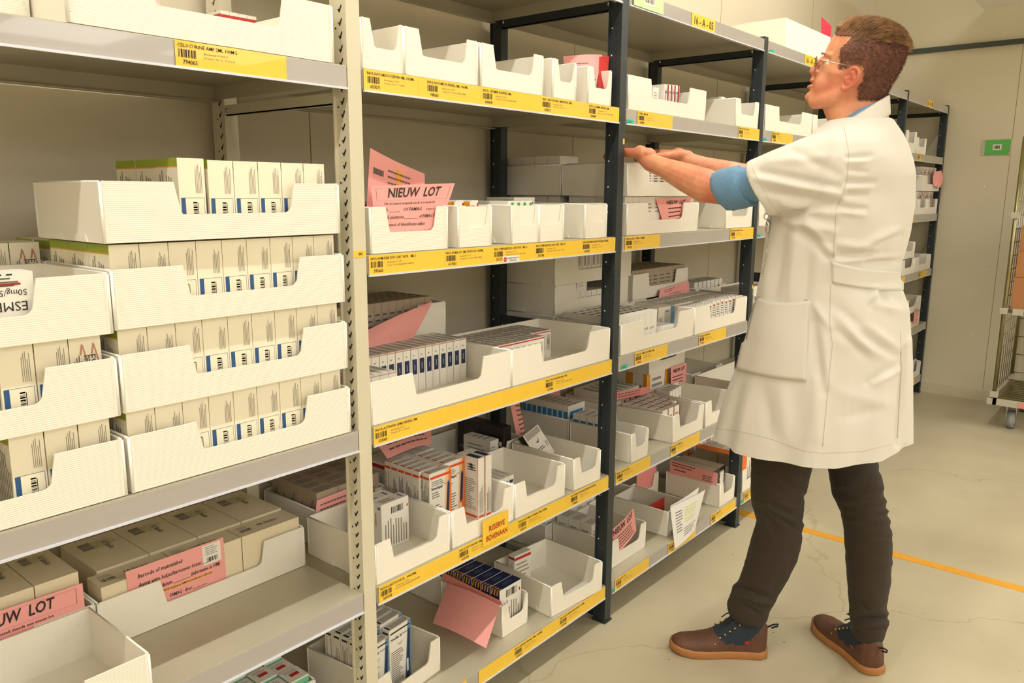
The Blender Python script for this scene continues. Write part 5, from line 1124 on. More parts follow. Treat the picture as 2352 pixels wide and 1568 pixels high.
def loftmesh(m, rings, mt='skin', cap=True):
    n = len(rings[0]); vs = [p for r in rings for p in r]; fs = []
    for i in range(len(rings) - 1):
        for j in range(n):
            j2 = (j + 1) % n; fs.append((i * n + j, i * n + j2, (i + 1) * n + j2, (i + 1) * n + j))
    if cap: fs += [tuple(range(n - 1, -1, -1)), tuple(range((len(rings) - 1) * n, len(rings) * n))]
    m.add(vs, fs, mt, True)
def capsule(m, pts, rad, mt='skin', n=16, flat=None):
    """chain of round sections with hemispherical ends; flat=(axis vector, factor) squashes the section"""
    pts = [Vector(p) for p in pts]; rings = []
    prev = None
    def ring(c, d, r, e1):
        e2 = d.cross(e1); out = []
        for j in range(n):
            t = 2 * PI * j / n; q = e1 * math.cos(t) * r + e2 * math.sin(t) * r
            if flat: a = flat[0]; q -= a * q.dot(a) * (1 - flat[1])
            out.append(c + q)
        return out
    for i, p in enumerate(pts):
        a = pts[max(0, i - 1)]; b = pts[min(len(pts) - 1, i + 1)]; d = (b - a).normalized()
        if prev is None:
            up = Vector((0, 0, 1)) if abs(d.z) < 0.9 else Vector((1, 0, 0)); e1 = d.cross(up).normalized()
        else: e1 = (prev - d * prev.dot(d)).normalized()
        prev = e1
        if i == 0:
            for k in (3, 2, 1): s = k / 3.2; rings.append(ring(p - d * rad[0] * s, d, rad[0] * math.sqrt(max(0.02, 1 - s * s)), e1))
        rings.append(ring(p, d, rad[i], e1))
        if i == len(pts) - 1:
            for k in (1, 2, 3): s = k / 3.2; rings.append(ring(p + d * rad[-1] * s, d, rad[-1] * math.sqrt(max(0.02, 1 - s * s)), e1))
    # subdivide along the path with a smooth spline feel
    loftmesh(m, rings, mt)
def remesh(m, name, vox, smooth=2, parent=None, fac=0.5):
    o = m.build(name)
    md = o.modifiers.new('r', 'REMESH'); md.mode = 'VOXEL'; md.voxel_size = vox; md.use_smooth_shade = True
    if smooth:
        s = o.modifiers.new('s', 'SMOOTH'); s.iterations = smooth; s.factor = fac
    dg = bpy.context.evaluated_depsgraph_get(); dg.update()
    me = bpy.data.meshes.new_from_object(o.evaluated_get(dg)); o.modifiers.clear()
    old = o.data; mats = [x for x in old.materials]; o.data = me; me.name = name
    me.materials.clear()
    for x in mats[:1]: me.materials.append(x)
    for p in me.polygons: p.material_index = 0; p.use_smooth = True
    bpy.data.meshes.remove(old)
    return o

# --- head: stack of horizontal sections from chin to crown (front px, back px, half width)
HS = [(57, 1950, 2012, .030), (61, 1938, 2028, .046), (68, 1927, 2046, .059), (80, 1916, 2062, .069), (95, 1907, 2073, .0745), (112, 1898, 2079, .0770), (124, 1893.5, 2079, .0775), (134, 1892, 2077, .0770), (144, 1890, 2074, .0755),
      (156, 1885, 2070, .0740), (168, 1878, 2064, .0720), (178, 1872, 2058, .0690), (188, 1869, 2052, .0660), (198, 1865, 2045, .0630), (208, 1860, 2040, .0615), (216, 1856, 2036, .0595), (224, 1854, 2034, .0570), (232, 1855, 2033, .054), (239, 1862, 2032, .050), (246, 1872, 2032, .045)]
def head_ring(py, f, b, w, grow=0.0, n=48):
    uf, z = uz(f, py); ub, _ = uz(b, py); uf -= grow; ub += grow; w += grow
    uc = uf * 0.45 + ub * 0.55; out = []
    for j in range(n):
        t = 2 * PI * j / n; c, s = math.cos(t), math.sin(t)
        L = (uc - uf) if c > 0 else (ub - uc)
        jaw = 1.0
        if c > 0: e = 0.82 if py < 200 else 0.92
        else: e = 0.92
        cc = (abs(c) ** e) * (1 if c > 0 else -1); ss = (abs(s) ** 0.86) * (1 if s > 0 else -1)
        ww = w * (1 - 0.10 * max(0, c) - (0.10 * max(0, c) if 150 < py < 235 else 0))
        out.append(W3(uc - L * cc, ss * ww, z))
    return out
bm_ = MB()
loftmesh(bm_, [head_ring(*h) for h in HS])
def HP(px, py, n):
    q = onp(px, py, -abs(n)); return W3((q - PA).dot(PU), n, q.z)
def topx(p):
    v = p - Vector((0, 0, CAM_H)); z = v.dot(fwd); return 1176 + FPX * v.dot(r_) / z, 784 - FPX * v.dot(u_) / z
capsule(bm_, [HP(1889, 136, 0), HP(1879, 149, 0), HP(1870, 161, 0)], [.0075, .0088, .0105])       # nose ridge
bm_.sphere(HP(1866.5, 163.5, 0), .0092, 'skin')
for s in (-1, 1): bm_.sphere(HP(1875, 167, s * .0125), (.0085, .0085, .0075), 'skin')
capsule(bm_, [HP(1874, 170, 0), HP(1871, 180, 0)], [.0075, .0095])
bm_.sphere(HP(1867.5, 185.5, 0), (.0092, .0165, .0050), 'skin', M=Matrix((PU, PN, Vector((0, 0, 1)))).transposed())
bm_.sphere(HP(1863, 199, 0), (.0110, .0160, .0056), 'skin', M=Matrix((PU, PN, Vector((0, 0, 1)))).transposed())
bm_.sphere(HP(1863, 223, 0), (.0165, .024, .015), 'skin', M=Matrix((PU, PN, Vector((0, 0, 1)))).transposed())
capsule(bm_, [HP(1908, 127, -.046), HP(1902, 124, -.026), HP(1899, 125, 0), HP(1902, 124, .026), HP(1908, 127, .046)], [.007, .0080, .0075, .0080, .007])
for s in (-1, 1):
    capsule(bm_, [HP(1897, 160, s * .030), HP(1910, 166, s * .046), HP(1930, 170, s * .057)], [.012, .0125, .011])
    # eye lids
    capsule(bm_, [HP(1892, 140.5, s * .022), HP(1889.5, 139.0, s * .033), HP(1896, 142, s * .044)], [.0042, .0048, .0042])
    capsule(bm_, [HP(1893, 151.5, s * .022), HP(1892, 153.0, s * .033), HP(1898, 151.5, s * .044)], [.0040, .0044, .0040])
    capsule(bm_, [HP(1870, 234, s * .022), HP(1904, 229, s * .043), HP(1938, 210, s * .058)], [.016, .018, .014])      # jaw line
    bm_.sphere(HP(1893, 196, s * .030), (.030, .022, .034), 'skin', M=Matrix((PU, PN, Vector((0, 0, 1)))).transposed())
    # ear
    E_ = [(1947, 177, .074), (1949, 163, .079), (1958, 154.5, .083), (1968, 156, .087), (1974, 166, .090), (1971, 180, .089), (1961, 193, .085), (1948, 203, .079), (1936, 204, .074), (1934, 196, .071)]
    capsule(bm_, [HP(a, b, s * n) for a, b, n in E_], [.0035, .0042, .0045, .0047, .0047, .0045, .0046, .0052, .0050, .0035], n=10)
    q = [HP(a, b, s * (n - .003)) for a, b, n in E_]; cen = sum(q, Vector()) / len(q) - PN * s * .006
    for k in range(5): bm_.sphere(cen.lerp(q[[0, 3, 5, 7, 8][k]], .45), (.009, .009, .009), 'skin')
    capsule(bm_, [HP(1952, 166, s * .080), HP(1961, 166, s * .083), HP(1964, 176, s * .084), HP(1957, 189, s * .080)], [.003, .0033, .0033, .003], n=8)
    bm_.sphere(HP(1941, 182, s * .0765), (.0055, .0045, .0065), 'skin')
# neck
nk = [((1885, 236), (2030, 226), .050), ((1894, 262), (2032, 240), .056), ((1903, 285), (2040, 262), .062), ((1900, 310), (2052, 300), .075), ((1890, 350), (2060, 350), .10)]
rings = []
for (fx, fy), (bx, by), w in nk:
    a = HP(fx, fy, 0); b = HP(bx, by, 0); c = (a + b) / 2; h = (b - a) / 2
    rings.append([c - h * math.cos(2 * PI * j / 32) + PN * (w * math.sin(2 * PI * j / 32)) for j in range(32)])
loftmesh(bm_, rings)
# trunk and legs inside the clothes
def eri(cx, cy, z, a, b, n=32): return [Vector((cx + a * math.cos(2 * PI * j / n), cy + b * math.sin(2 * PI * j / n), z)) for j in range(n)]
loftmesh(bm_, [eri(2.28, .71, 1.54, .10, .06), eri(2.28, .71, 1.48, .17, .09), eri(2.28, .72, 1.36, .165, .11), eri(2.28, .73, 1.2, .15, .10), eri(2.28, .73, 1.05, .16, .11), eri(2.28, .74, .9, .17, .11), eri(2.28, .75, .84, .13, .09)])
ANL, ANR = Vector((2.196, .872, .09)), Vector((2.352, .572, .09))
for (L_, n_, hx, AN_) in (([(1803, 960), (1795, 1050), (1786, 1160), (1780, 1250), (1750, 1330), (1722, 1400)], -.03, (2.20, .745, .88), ANL), ([(1948, 990), (1962, 1060), (1975, 1150), (1996, 1250), (1996, 1340), (1995, 1430)], .045, (2.37, .735, .88), ANR)):
    capsule(bm_, [hx] + [onp(x, y, n_) for x, y in L_] + [AN_], [.060, .050, .044, .042, .044, .036, .026, .020])
# arms
SL_, EL_, WL_ = Vector((2.10, .72, 1.475)), Vector((2.112, 1.000, 1.408)), Vector((2.118, 1.235, 1.487))
SR_, ER_, WR_ = Vector((2.45, .76, 1.475)), Vector((2.490, 1.02, 1.425)), Vector((2.375, 1.245, 1.500))
capsule(bm_, [SL_, SL_.lerp(EL_, .6), EL_, EL_.lerp(WL_, .22) + Vector((0, 0, -.006)), EL_.lerp(WL_, .5) + Vector((0, 0, -.004)), EL_.lerp(WL_, .8), WL_], [.045, .038, .041, .0485, .041, .029, .0265])
capsule(bm_, [SR_, SR_.lerp(ER_, .6), ER_, ER_.lerp(WR_, .22), ER_.lerp(WR_, .5), ER_.lerp(WR_, .8), WR_], [.045, .038, .040, .045, .038, .028, .026])
def hand(W, fdir, side, droop):
    """flat hand resting palm down: palm, four fingers with two knuckle bends, thumb from the palm's side"""
    f = Vector(fdir).normalized(); up = Vector((0, 0, 1)); s = f.cross(up).normalized() * side   # s points to the thumb side
    up = s.cross(f) * (1 if side < 0 else -1); up = up if up.z > 0 else -up
    K = W + f * .092 + up * .004
    for k in range(4):
        o = s * (.030 - .020 * k); capsule(bm_, [W + o * .55 + f * .01, W + o * .8 + f * .05, K + o], [.017, .0145, .0115], n=12)
    capsule(bm_, [W, W + f * .05], [.024, .022], flat=(up, .62))
    L = [.072, .080, .074, .058]; R = [.0092, .0094, .0090, .0080]
    for k in range(4):
        o = s * (.030 - .020 * k); b = K + o; d1 = (f + s * (.10 - .07 * k) - up * (.10 + droop)).normalized(); d2 = (d1 - up * .25).normalized(); d3 = (d2 - up * .25).normalized()
        p1 = b + d1 * L[k] * .46; p2 = p1 + d2 * L[k] * .30; p3 = p2 + d3 * L[k] * .24
        capsule(bm_, [b - f * .012, b, p1, p2, p3], [R[k] * 1.05, R[k] * 1.05, R[k] * .95, R[k] * .88, R[k] * .75], n=10)
    t0 = W + s * .026 + f * .022; t1 = t0 + (s * .75 + f * .65 - up * .12).normalized() * .040; t2 = t1 + (s * .35 + f * .93 - up * .1).normalized() * .032; t3 = t2 + (f + s * .1 - up * .1).normalized() * .020
    capsule(bm_, [t0, t1, t2, t3], [.0150, .0120, .0102, .0088], n=10)
hand(WL_ + Vector((0, .010, .028)), (.20, .97, .03), 1, .0)
hand(WR_ + Vector((0, .010, .020)), (-.15, .97, .03), -1, .0)
for p, q in ((WL_, WL_ + Vector((.004, .04, .030))), (WR_, WR_ + Vector((0, .04, .022)))): capsule(bm_, [p, q], [.0262, .0225])
body = remesh(bm_, 'person', 0.0024, 6)
vg = body.vertex_groups.new(name='cheek')
for v in body.data.vertices:
    q = v.co - PA; u = q.dot(PU); n = abs(q.dot(PN)); z = v.co.z
    if 1.60 < z < 1.745 and u < .03:
        wgt = max(0, min(1, (n - .016) / .016)) * max(0, min(1, (1.745 - z) / .02)) * max(0, min(1, (z - 1.60) / .02)) * max(0, min(1, (.03 - u) / .03)) * (0.0 if (u > -.015 and n > .071) else 1.0)
        if wgt > 0: vg.add([v.index], wgt, 'REPLACE')
md = body.modifiers.new('s', 'SMOOTH'); md.iterations = 90; md.factor = .6; md.vertex_group = 'cheek'
dgb = bpy.context.evaluated_depsgraph_get(); dgb.update(); me2 = bpy.data.meshes.new_from_object(body.evaluated_get(dgb)); body.modifiers.clear(); body.data = me2; body.vertex_groups.clear()
for p in me2.polygons: p.use_smooth = True
tag(body, 'man in a white short-sleeved lab coat, blue shirt and dark trousers reaching into the shelf', 'person')
# flush attribute (ears, cheek, nose tip, hands, elbow)
spots = [(HP(1955, 180, -.085), .035, .8), (HP(1900, 200, -.055), .035, .55), (HP(1866, 163, 0), .018, .6), (HP(1861, 192, 0), .013, .75), (HP(1935, 190, -.07), .03, .4), (EL_ + Vector((-.03, .0, -.03)), .07, .5), (WL_ + Vector((0, .1, .01)), .09, .55), (WR_ + Vector((0, .1, .01)), .09, .6), (HP(1955, 180, .085), .035, .8)]
at = body.data.attributes.new('flush', 'FLOAT', 'POINT')
vals = [0.0] * len(body.data.vertices)
for i, v in enumerate(body.data.vertices):
    co = v.co; a = 0.0
    for c, r, k in spots:
        d = (co - c).length
        if d < 2 * r: a = max(a, k * math.exp(-(d / r) ** 2))
    vals[i] = a
at.data.foreach_set('value', vals)
def part(m, name, label=None, parent=None, mt=None):
    o = m.build(name, parent or body)
    if label: o['label'] = label
    return o
# eyes, brows, glasses
for s in (-1, 1):
    m = MB(); c = HP(1901.5, 146, s * .033); m.sphere(c, .0118, 'eye_white', 18, 12)
    d = (-PU + PN * (.10 * s) + Vector((0, 0, .12))).normalized(); m.sphere(c + d * .0072, .0056, 'iris', 12, 8); m.sphere(c + d * .0102, .0027, 'black_box', 10, 6)
    part(m, 'eye')
    m = MB(); rd = random.Random(3)
    for k in range(70):
        t = rd.random(); p = HP(1894 + 12 * max(0, t - .4), 121.5 + 3 * t + rd.uniform(-1.6, 1.6), s * (.014 + .036 * t)); p += -PU * .0075
        m.tube([p, p + PN * s * .006 + Vector((0, 0, .0008)) + PU * .001], [.0005, .0002], 'hair_side', 4)
    part(m, 'eyebrow')
m = MB()
GL = MB()
def gp(px, py, n): return HP(px, py, n)
for s in (-1, 1):
    ring = []
    for k in range(28):
        t = 2 * PI * k / 28
        a = math.cos(t); b = math.sin(t)
        n_ = s * (.034 + .0255 * (abs(a) ** .85) * (1 if a > 0 else -1)); zz_ = .0205 * (abs(b) ** .9) * (1 if b > 0 else -1)
        base = HP(1875, 148, n_); base += Vector((0, 0, zz_)) + PU * (-.004 + 0.20 * max(0, abs(n_) - .035) + zz_ * .12)
        ring.append(base)
    m.tube(ring, .0010, 'frame_metal', 6, closed=True)
    cen = sum(ring, Vector()) / len(ring)
    GL.add([cen] + ring, [(0, i + 1, (i + 1) % 28 + 1) for i in range(28)], 'glass', True)
    m.tube([ring[0] if s > 0 else ring[0], HP(1884, 139, s * .0655), HP(1900, 141.5, s * .0775), HP(1940, 149, s * .0815), HP(1962, 153.5, s * .0835), HP(1970, 160, s * .084)], .0011, 'frame_metal', 6)
    m.tube([HP(1878, 151, s * .010), HP(1882, 150, s * .009)], .0022, 'glass', 8)
m.tube([HP(1874, 143, -.011), HP(1872, 141.5, 0), HP(1874, 143, .011)], .0011, 'frame_metal', 6); m.tube([HP(1873, 134, -.020), HP(1871, 133, 0), HP(1873, 134, .020)], .0009, 'frame_metal', 6)
g_ = part(m, 'glasses', 'thin metal framed glasses'); GL.build('lens', g_)

# hair: short sides and a longer swept-back top made of fine strands
HR = [(1914, 60), (1919, 81), (1957, 83), (1945, 96), (1927, 112), (1924, 128), (1929, 140), (1922, 156), (1927, 160), (1943, 155), (1953, 149), (1968, 149), (1980, 158), (1980, 182), (1968, 205), (1966, 222), (1975, 234), (2034, 237), (2100, 200), (2120, 60), (2040, 30), (1930, 30)]
def inpoly(x, y, P):
    c = False; j = len(P) - 1
    for i in range(len(P)):
        if ((P[i][1] > y) != (P[j][1] > y)) and (x < (P[j][0] - P[i][0]) * (y - P[i][1]) / (P[j][1] - P[i][1] + 1e-9) + P[i][0]): c = not c
        j = i
    return c
hm = MB(); rd = random.Random(11)
ext = sorted(HS)
def interp(py):
    for a, b in zip(ext, ext[1:]):
        if a[0] <= py <= b[0]:
            t = (py - a[0]) / (b[0] - a[0]); return tuple(a[k] + (b[k] - a[k]) * t for k in range(1, 4))
    return ext[0][1:] if py < ext[0][0] else ext[-1][1:]
def skull(py, t, grow):
    f, b, w = interp(py); r = head_ring(py, f, b, w, grow, 1)   # cheap single sample replaced below
    uf, z = uz(f, py); ub, _ = uz(b, py); uf -= grow; ub += grow; w += grow
    uc = uf * .45 + ub * .55; c, s = math.cos(t), math.sin(t); L = (uc - uf) if c > 0 else (ub - uc)
    e = (0.82 if py < 200 else .92) if c > 0 else .92
    cc = (abs(c) ** e) * (1 if c > 0 else -1); ss = (abs(s) ** .86) * (1 if s > 0 else -1)
    ww = w * (1 - .10 * max(0, c) - (.10 * max(0, c) if 150 < py < 235 else 0))
    return uc - L * cc, ss * ww, z, f + (b - f) * ((uc - L * cc - uf) / (ub - uf))
# undercoat shell
NU, NVv = 96, 60
shell_v = {}; vs = []; fs = []
def sh(py, t, grow):
    u, n, z, px = skull(py, t, grow); q = topx(W3(u, -abs(n), z)); return W3(u, n, z), q
for i in range(NVv + 1):
    py = 56.5 + (238 - 56.5) * i / NVv
    for j in range(NU):
        t = 2 * PI * j / NU; p, px = sh(py, t, .0022 + .0035 * max(0, min(1, (110 - py) / 50)))
        shell_v[(i, j)] = (len(vs), inpoly(px[0], px[1], HR)); vs.append(p)
for i in range(NVv):
    for j in range(NU):
        q = [shell_v[(i, j)], shell_v[(i + 1, j)], shell_v[(i + 1, (j + 1) % NU)], shell_v[(i, (j + 1) % NU)]]
        if all(a[1] for a in q): fs.append(tuple(a[0] for a in q))
hm.add(vs, fs, 'hair_side', True)
top = [shell_v[(0, j)][0] for j in range(NU)]
hm.add([vs[k] for k in top], [tuple(range(NU))], 'hair_top', True)
def strand(p, d, L, r, mt, bend=Vector((0, 0, 0))):
    q1 = p + d * L * .5 + bend * L * .12; q2 = p + d * L + bend * L * .45
    e = d.cross(Vector((.3, .5, .8))).normalized(); e2 = d.cross(e)
    vs = [p + e * r, p - e * .5 * r + e2 * .87 * r, p - e * .5 * r - e2 * .87 * r, q1 + e * r * .8, q1 - e * .4 * r + e2 * .7 * r, q1 - e * .4 * r - e2 * .7 * r, q2]
    hm.add(vs, [(0, 1, 4, 3), (1, 2, 5, 4), (2, 0, 3, 5), (3, 4, 6), (4, 5, 6), (5, 3, 6)], mt, True)
cnt = 0
while cnt < 9000:
    py = rd.uniform(60, 238); t = rd.uniform(0, 2 * PI)
    p, px = sh(py, t, .002)
    if not inpoly(px[0] + rd.uniform(-1.5, 1.5), px[1] + rd.uniform(-1.5, 1.5), HR): continue
    c = HP(1985, 140, 0); out = (p - c).normalized()
    d = (out * .35 + PU * .6 + Vector((0, 0, -.75)) + Vector((rd.uniform(-.2, .2), rd.uniform(-.2, .2), rd.uniform(-.2, .2)))).normalized()
    strand(p, (d + out * .0 + PU * .2).normalized(), rd.uniform(.006, .010), .00042, 'hair_side'); cnt += 1
for k in range(9500):
    # crown: roots over the upper skull, combed back and slightly to his right
    py = 57 + 60 * (rd.random() ** 1.3); t = rd.uniform(0, 2 * PI); p, q_ = sh(py, t, .001); px = q_[0]
    if not inpoly(px, q_[1], HR): continue
    if q_[1] > 82 + 32 * max(0, min(1, (px - 1960) / 110.0)) + rd.gauss(0, 9): continue
    c = HP(1985, 150, 0); out = (p - c).normalized()
    fr = max(0, min(1, (px - 1925) / 150.0))
    d = (out * (.80 - .25 * fr) + PU * (.72 - .1 * fr) + Vector((0, 0, .22 - .75 * fr * fr)) + PN * .18 + Vector((rd.uniform(-.12, .12), rd.uniform(-.12, .12), rd.uniform(-.10, .12)))).normalized()
    strand(p, d, rd.uniform(.018, .032) * (1 - .35 * fr), .0009, 'hair_top', bend=(PU * .5 - Vector((0, 0, .7 * fr + .15))))
for k in range(900):
    # the tuft standing off the back of the crown
    p = HP(2050 + rd.uniform(-15, 22), 82 + rd.uniform(-8, 26), rd.uniform(-.035, .04)); p += PU * -.006
    d = (PU * .8 + Vector((0, 0, -.35 + rd.uniform(-.2, .35))) + PN * rd.uniform(-.15, .25)).normalized()
    strand(p, d, rd.uniform(.018, .034), .0006, 'hair_top', bend=Vector((0, 0, -.55)) + PU * .1)
for k in range(700):
    # the fringe at the forehead
    s_ = rd.uniform(-1, 1); p = HP(1922 + rd.uniform(0, 14) + 12 * abs(s_) ** 2, 72 + rd.uniform(-8, 4), s_ * .052)
    d = (-PU * .45 + Vector((0, 0, .75)) + PN * rd.uniform(-.1, .3)).normalized()
    strand(p, d, rd.uniform(.010, .018), .0007, 'hair_top', bend=PU * .8)
part(hm, 'hair', 'short reddish brown hair with longer swept top')

# --- clothes
def foldfield(folds, gain=1.5):
    """folds: list of (x0,y0,x1,y1,amp,width) in profile coordinates; returns displacement for a point"""
    F = []
    for x0, y0, x1, y1, a, w in folds:
        (u0, z0), (u1, z1) = uz(x0, y0), uz(x1, y1); F.append((Vector((u0, z0)), Vector((u1, z1)), a, w))
    def f(p):
        q = Vector(((p - PA).dot(PU), p.z)); s = 0.0
        # perspective correction: bring the point onto the profile plane
        dn = (p - PA).dot(PN); D = (PA - Vector((0, 0, CAM_H))).dot(PN); k = D / (D + dn)
        pp = Vector((0, 0, CAM_H)) + (p - Vector((0, 0, CAM_H))) * k; q = Vector(((pp - PA).dot(PU), pp.z))
        for a, b, amp, w in F:
            amp = amp * gain
            ab = b - a; t = max(0.0, min(1.0, (q - a).dot(ab) / ab.length_squared)); d = (q - (a + ab * t)).length
            if d < 3 * w: s += amp * math.exp(-(d / w) ** 2) * (0.35 + 0.65 * math.sin(PI * (0.12 + 0.76 * t)))
        return s
    return f
def displace(o, f, side=None):
    me = o.data; nm = [v.normal.copy() for v in me.vertices]
    for v, n in zip(me.vertices, nm): v.co = v.co + n * f(v.co, n)
    me.update()

CS = [ # z, u front, u back, half width in x, centre shift x
    (1.594, -.030, .128, .082, 0), (1.580, -.046, .138, .105, 0), (1.555, -.068, .156, .150, 0), (1.525, -.092, .172, .192, 0), (1.49, -.115, .185, .212, 0), (1.45, -.132, .193, .218, 0), (1.37, -.152, .199, .215, 0), (1.30, -.166, .194, .208, 0),
    (1.22, -.170, .182, .200, 0), (1.175, -.174, .176, .198, 0), (1.10, -.186, .206, .206, 0), (1.00, -.206, .222, .218, 0), (.90, -.230, .230, .230, 0), (.80, -.255, .238, .242, 0), (.70, -.276, .243, .252, 0), (.640, -.284, .246, .258, 0)]
def coat_ring(z, uf, ub, a, n=72):
    cu = (uf + ub) / 2; h = (ub - uf) / 2
    b = math.sqrt(max(.002, h * h - (.31 * a) ** 2)) / .95
    c = W3(cu, 0, 0); cx, cy = c.x, c.y; out = []
    for j in range(n):
        t = 2 * PI * j / n; ct, st = math.cos(t), math.sin(t)
        e = .88 if z > 1.0 else .95
        x = a * (abs(ct) ** e) * (1 if ct > 0 else -1); y = b * (abs(st) ** e) * (1 if st > 0 else -1)
        # skirt flutes
        fl = max(0, min(1, (1.12 - z) / .45)) * .008 * math.sin(9 * t + 1.3) + max(0, min(1, (1.12 - z) / .45)) * .004 * math.sin(17 * t)
        zz_ = z
        out.append(Vector((cx + x * (1 + fl * 4), cy + y * (1 + fl * 4), zz_)))
    return out
def dense(S, k=4):
    out = []
    for a, b in zip(S, S[1:]):
        for i in range(k): t = i / k; out.append(tuple(a[q] + (b[q] - a[q]) * t for q in range(len(a))))
    out.append(S[-1]); return out
cm = MB()
loftmesh(cm, [coat_ring(s[0], s[1], s[2], s[3]) for s in dense(CS)], 'coat_white')
def obl(m, c, ax, up, w, h, mt, n=32):
    return [c + up * (h * math.sin(2 * PI * j / n)) + ax * (w * math.cos(2 * PI * j / n)) for j in range(n)]
# left sleeve: shoulder to opening; the opening plane leans as in the photo
def sleeve(pts, mt='coat_white'):
    rr = []
    for c, ax, up, w, h in pts: rr.append(obl(None, Vector(c), Vector(ax).normalized(), Vector(up).normalized(), w, h, mt))
    loftmesh(cm, rr, mt)
endL = Vector((2.062, .862, 1.408))
upS = Vector((0.0, .47, .88)); axS = Vector((1, 0, 0))
sleeve([((2.17, .66, 1.475), axS, (0, -.1, 1), .075, .085), ((2.115, .705, 1.462), axS, (0, .05, 1), .078, .098), ((2.085, .755, 1.446), axS, (0, .22, 1), .074, .096), ((2.068, .81, 1.428), axS, (0, .38, 1), .070, .088), ((2.062, .865, 1.410), axS, upS, .068, .084)])
sleeve([((2.38, .68, 1.475), axS, (0, -.1, 1), .075, .085), ((2.44, .74, 1.462), axS, (0, .05, 1), .078, .096), ((2.460, .80, 1.460), axS, (0, .2, 1), .074, .090), ((2.468, .86, 1.452), axS, (0, .3, 1), .070, .084), ((2.474, .91, 1.445), axS, upS, .068, .080)])
coat = remesh(cm, 'lab_coat', 0.0052, 5, fac=.6)
coat.parent = body
# cut the hem: level, slightly higher at the back panel, and leave the skirt open underneath
def hemz(co):
    u = (co - PA).dot(PU); return .700 + .030 * max(0, min(1, (u - .05) / .17)) - .012 * max(0, min(1, (-u) / .25))
bmh = bmesh.new(); bmh.from_mesh(coat.data)
for v in bmh.verts: v.co.z -= hemz(v.co)
bmesh.ops.bisect_plane(bmh, geom=bmh.verts[:] + bmh.edges[:] + bmh.faces[:], plane_co=(0, 0, 0), plane_no=(0, 0, 1), clear_inner=True)
for v in bmh.verts: v.co.z += hemz(v.co)
bmh.to_mesh(coat.data); bmh.free(); coat.data.update()
for p in coat.data.polygons: p.use_smooth = True
FO = [ # armpit, back, waist and skirt folds traced as ridges (+) and valleys (-)
    (1745, 392, 1930, 432, -.007, .010), (1740, 410, 1935, 446, .007, .011), (1760, 440, 1925, 470, -.006, .010), (1800, 470, 1920, 492, .006, .012), (1785, 500, 1925, 462, -.008, .010),
    (1770, 372, 1900, 360, .004, .012), (1820, 345, 1925, 400, -.005, .012),
    (1945, 360, 2000, 358, -.005, .006), (1948, 372, 1990, 372, .004, .006), (1948, 390, 1990, 394, -.004, .006), (1945, 418, 2010, 418, -.006, .007), (1940, 432, 2000, 430, .005, .008), (1935, 448, 1990, 446, -.005, .007), (1925, 474, 1990, 480, -.006, .007), (1928, 486, 1985, 494, .004, .007),
    (1795, 505, 1915, 530, .006, .012), (1790, 520, 1905, 560, -.006, .012), (1850, 500, 1920, 590, .005, .011), (1835, 520, 1905, 598, -.005, .010),
    (1915, 590, 2030, 580, -.008, .011), (1915, 600, 2060, 590, .006, .008), (1985, 560, 2060, 530, .006, .012), (2000, 575, 2068, 540, -.006, .010), (1990, 602, 2065, 600, -.008, .009), (1925, 560, 2020, 575, .006, .012),
    (1830, 520, 1815, 680, .005, .014), (1800, 520, 1780, 680, -.005, .013), (1860, 560, 1850, 690, -.004, .013), (1770, 560, 1755, 690, .004, .012),
    (2005, 690, 1998, 705, -.007, .006), (2010, 668, 2004, 700, .007, .007), (2028, 672, 2040, 690, -.007, .008), (2015, 700, 2060, 712, .006, .012),
    (1915, 700, 2000, 770, -.004, .016), (1930, 730, 1998, 812, .005, .014), (1925, 760, 1990, 815, -.006, .013), (1990, 750, 2060, 800, .006, .014), (1985, 770, 2060, 820, -.006, .013), (1940, 770, 2065, 830, .004, .018), (2010, 880, 2068, 845, .006, .009), (1995, 880, 2065, 835, -.005, .012),
    (1872, 700, 1905, 750, .005, .012), (1868, 740, 1890, 900, -.006, .012), (1890, 760, 1900, 880, .004, .014), (1880, 880, 1870, 1000, .004, .02),
    (1720, 860, 1700, 990, .005, .02), (1755, 900, 1770, 1000, -.005, .02), (1800, 900, 1810, 1010, .005, .022), (1930, 900, 2040, 930, .003, .02), (1940, 960, 2020, 940, -.003, .016), (1700, 880, 1670, 980, -.004, .016),
    (2078, 800, 2062, 1020, -.012, .007), (2088, 780, 2080, 1015, .006, .008),
    (1965, 300, 2060, 400, .004, .03), (1960, 420, 2060, 480, -.004, .035)]
ff = foldfield(FO)
def coatdisp(co, n):
    v = noise.noise(co * 7.0) * .003 + noise.noise(Vector((co.x * 22, co.y * 22, co.z * 9))) * .0015
    side = n.dot(-PN)
    return v + (ff(co) * max(0, min(1, side * 2 + .6)) if n.dot(PN) < .35 else noise.noise(co * 12) * .004)
displace(coat, coatdisp)
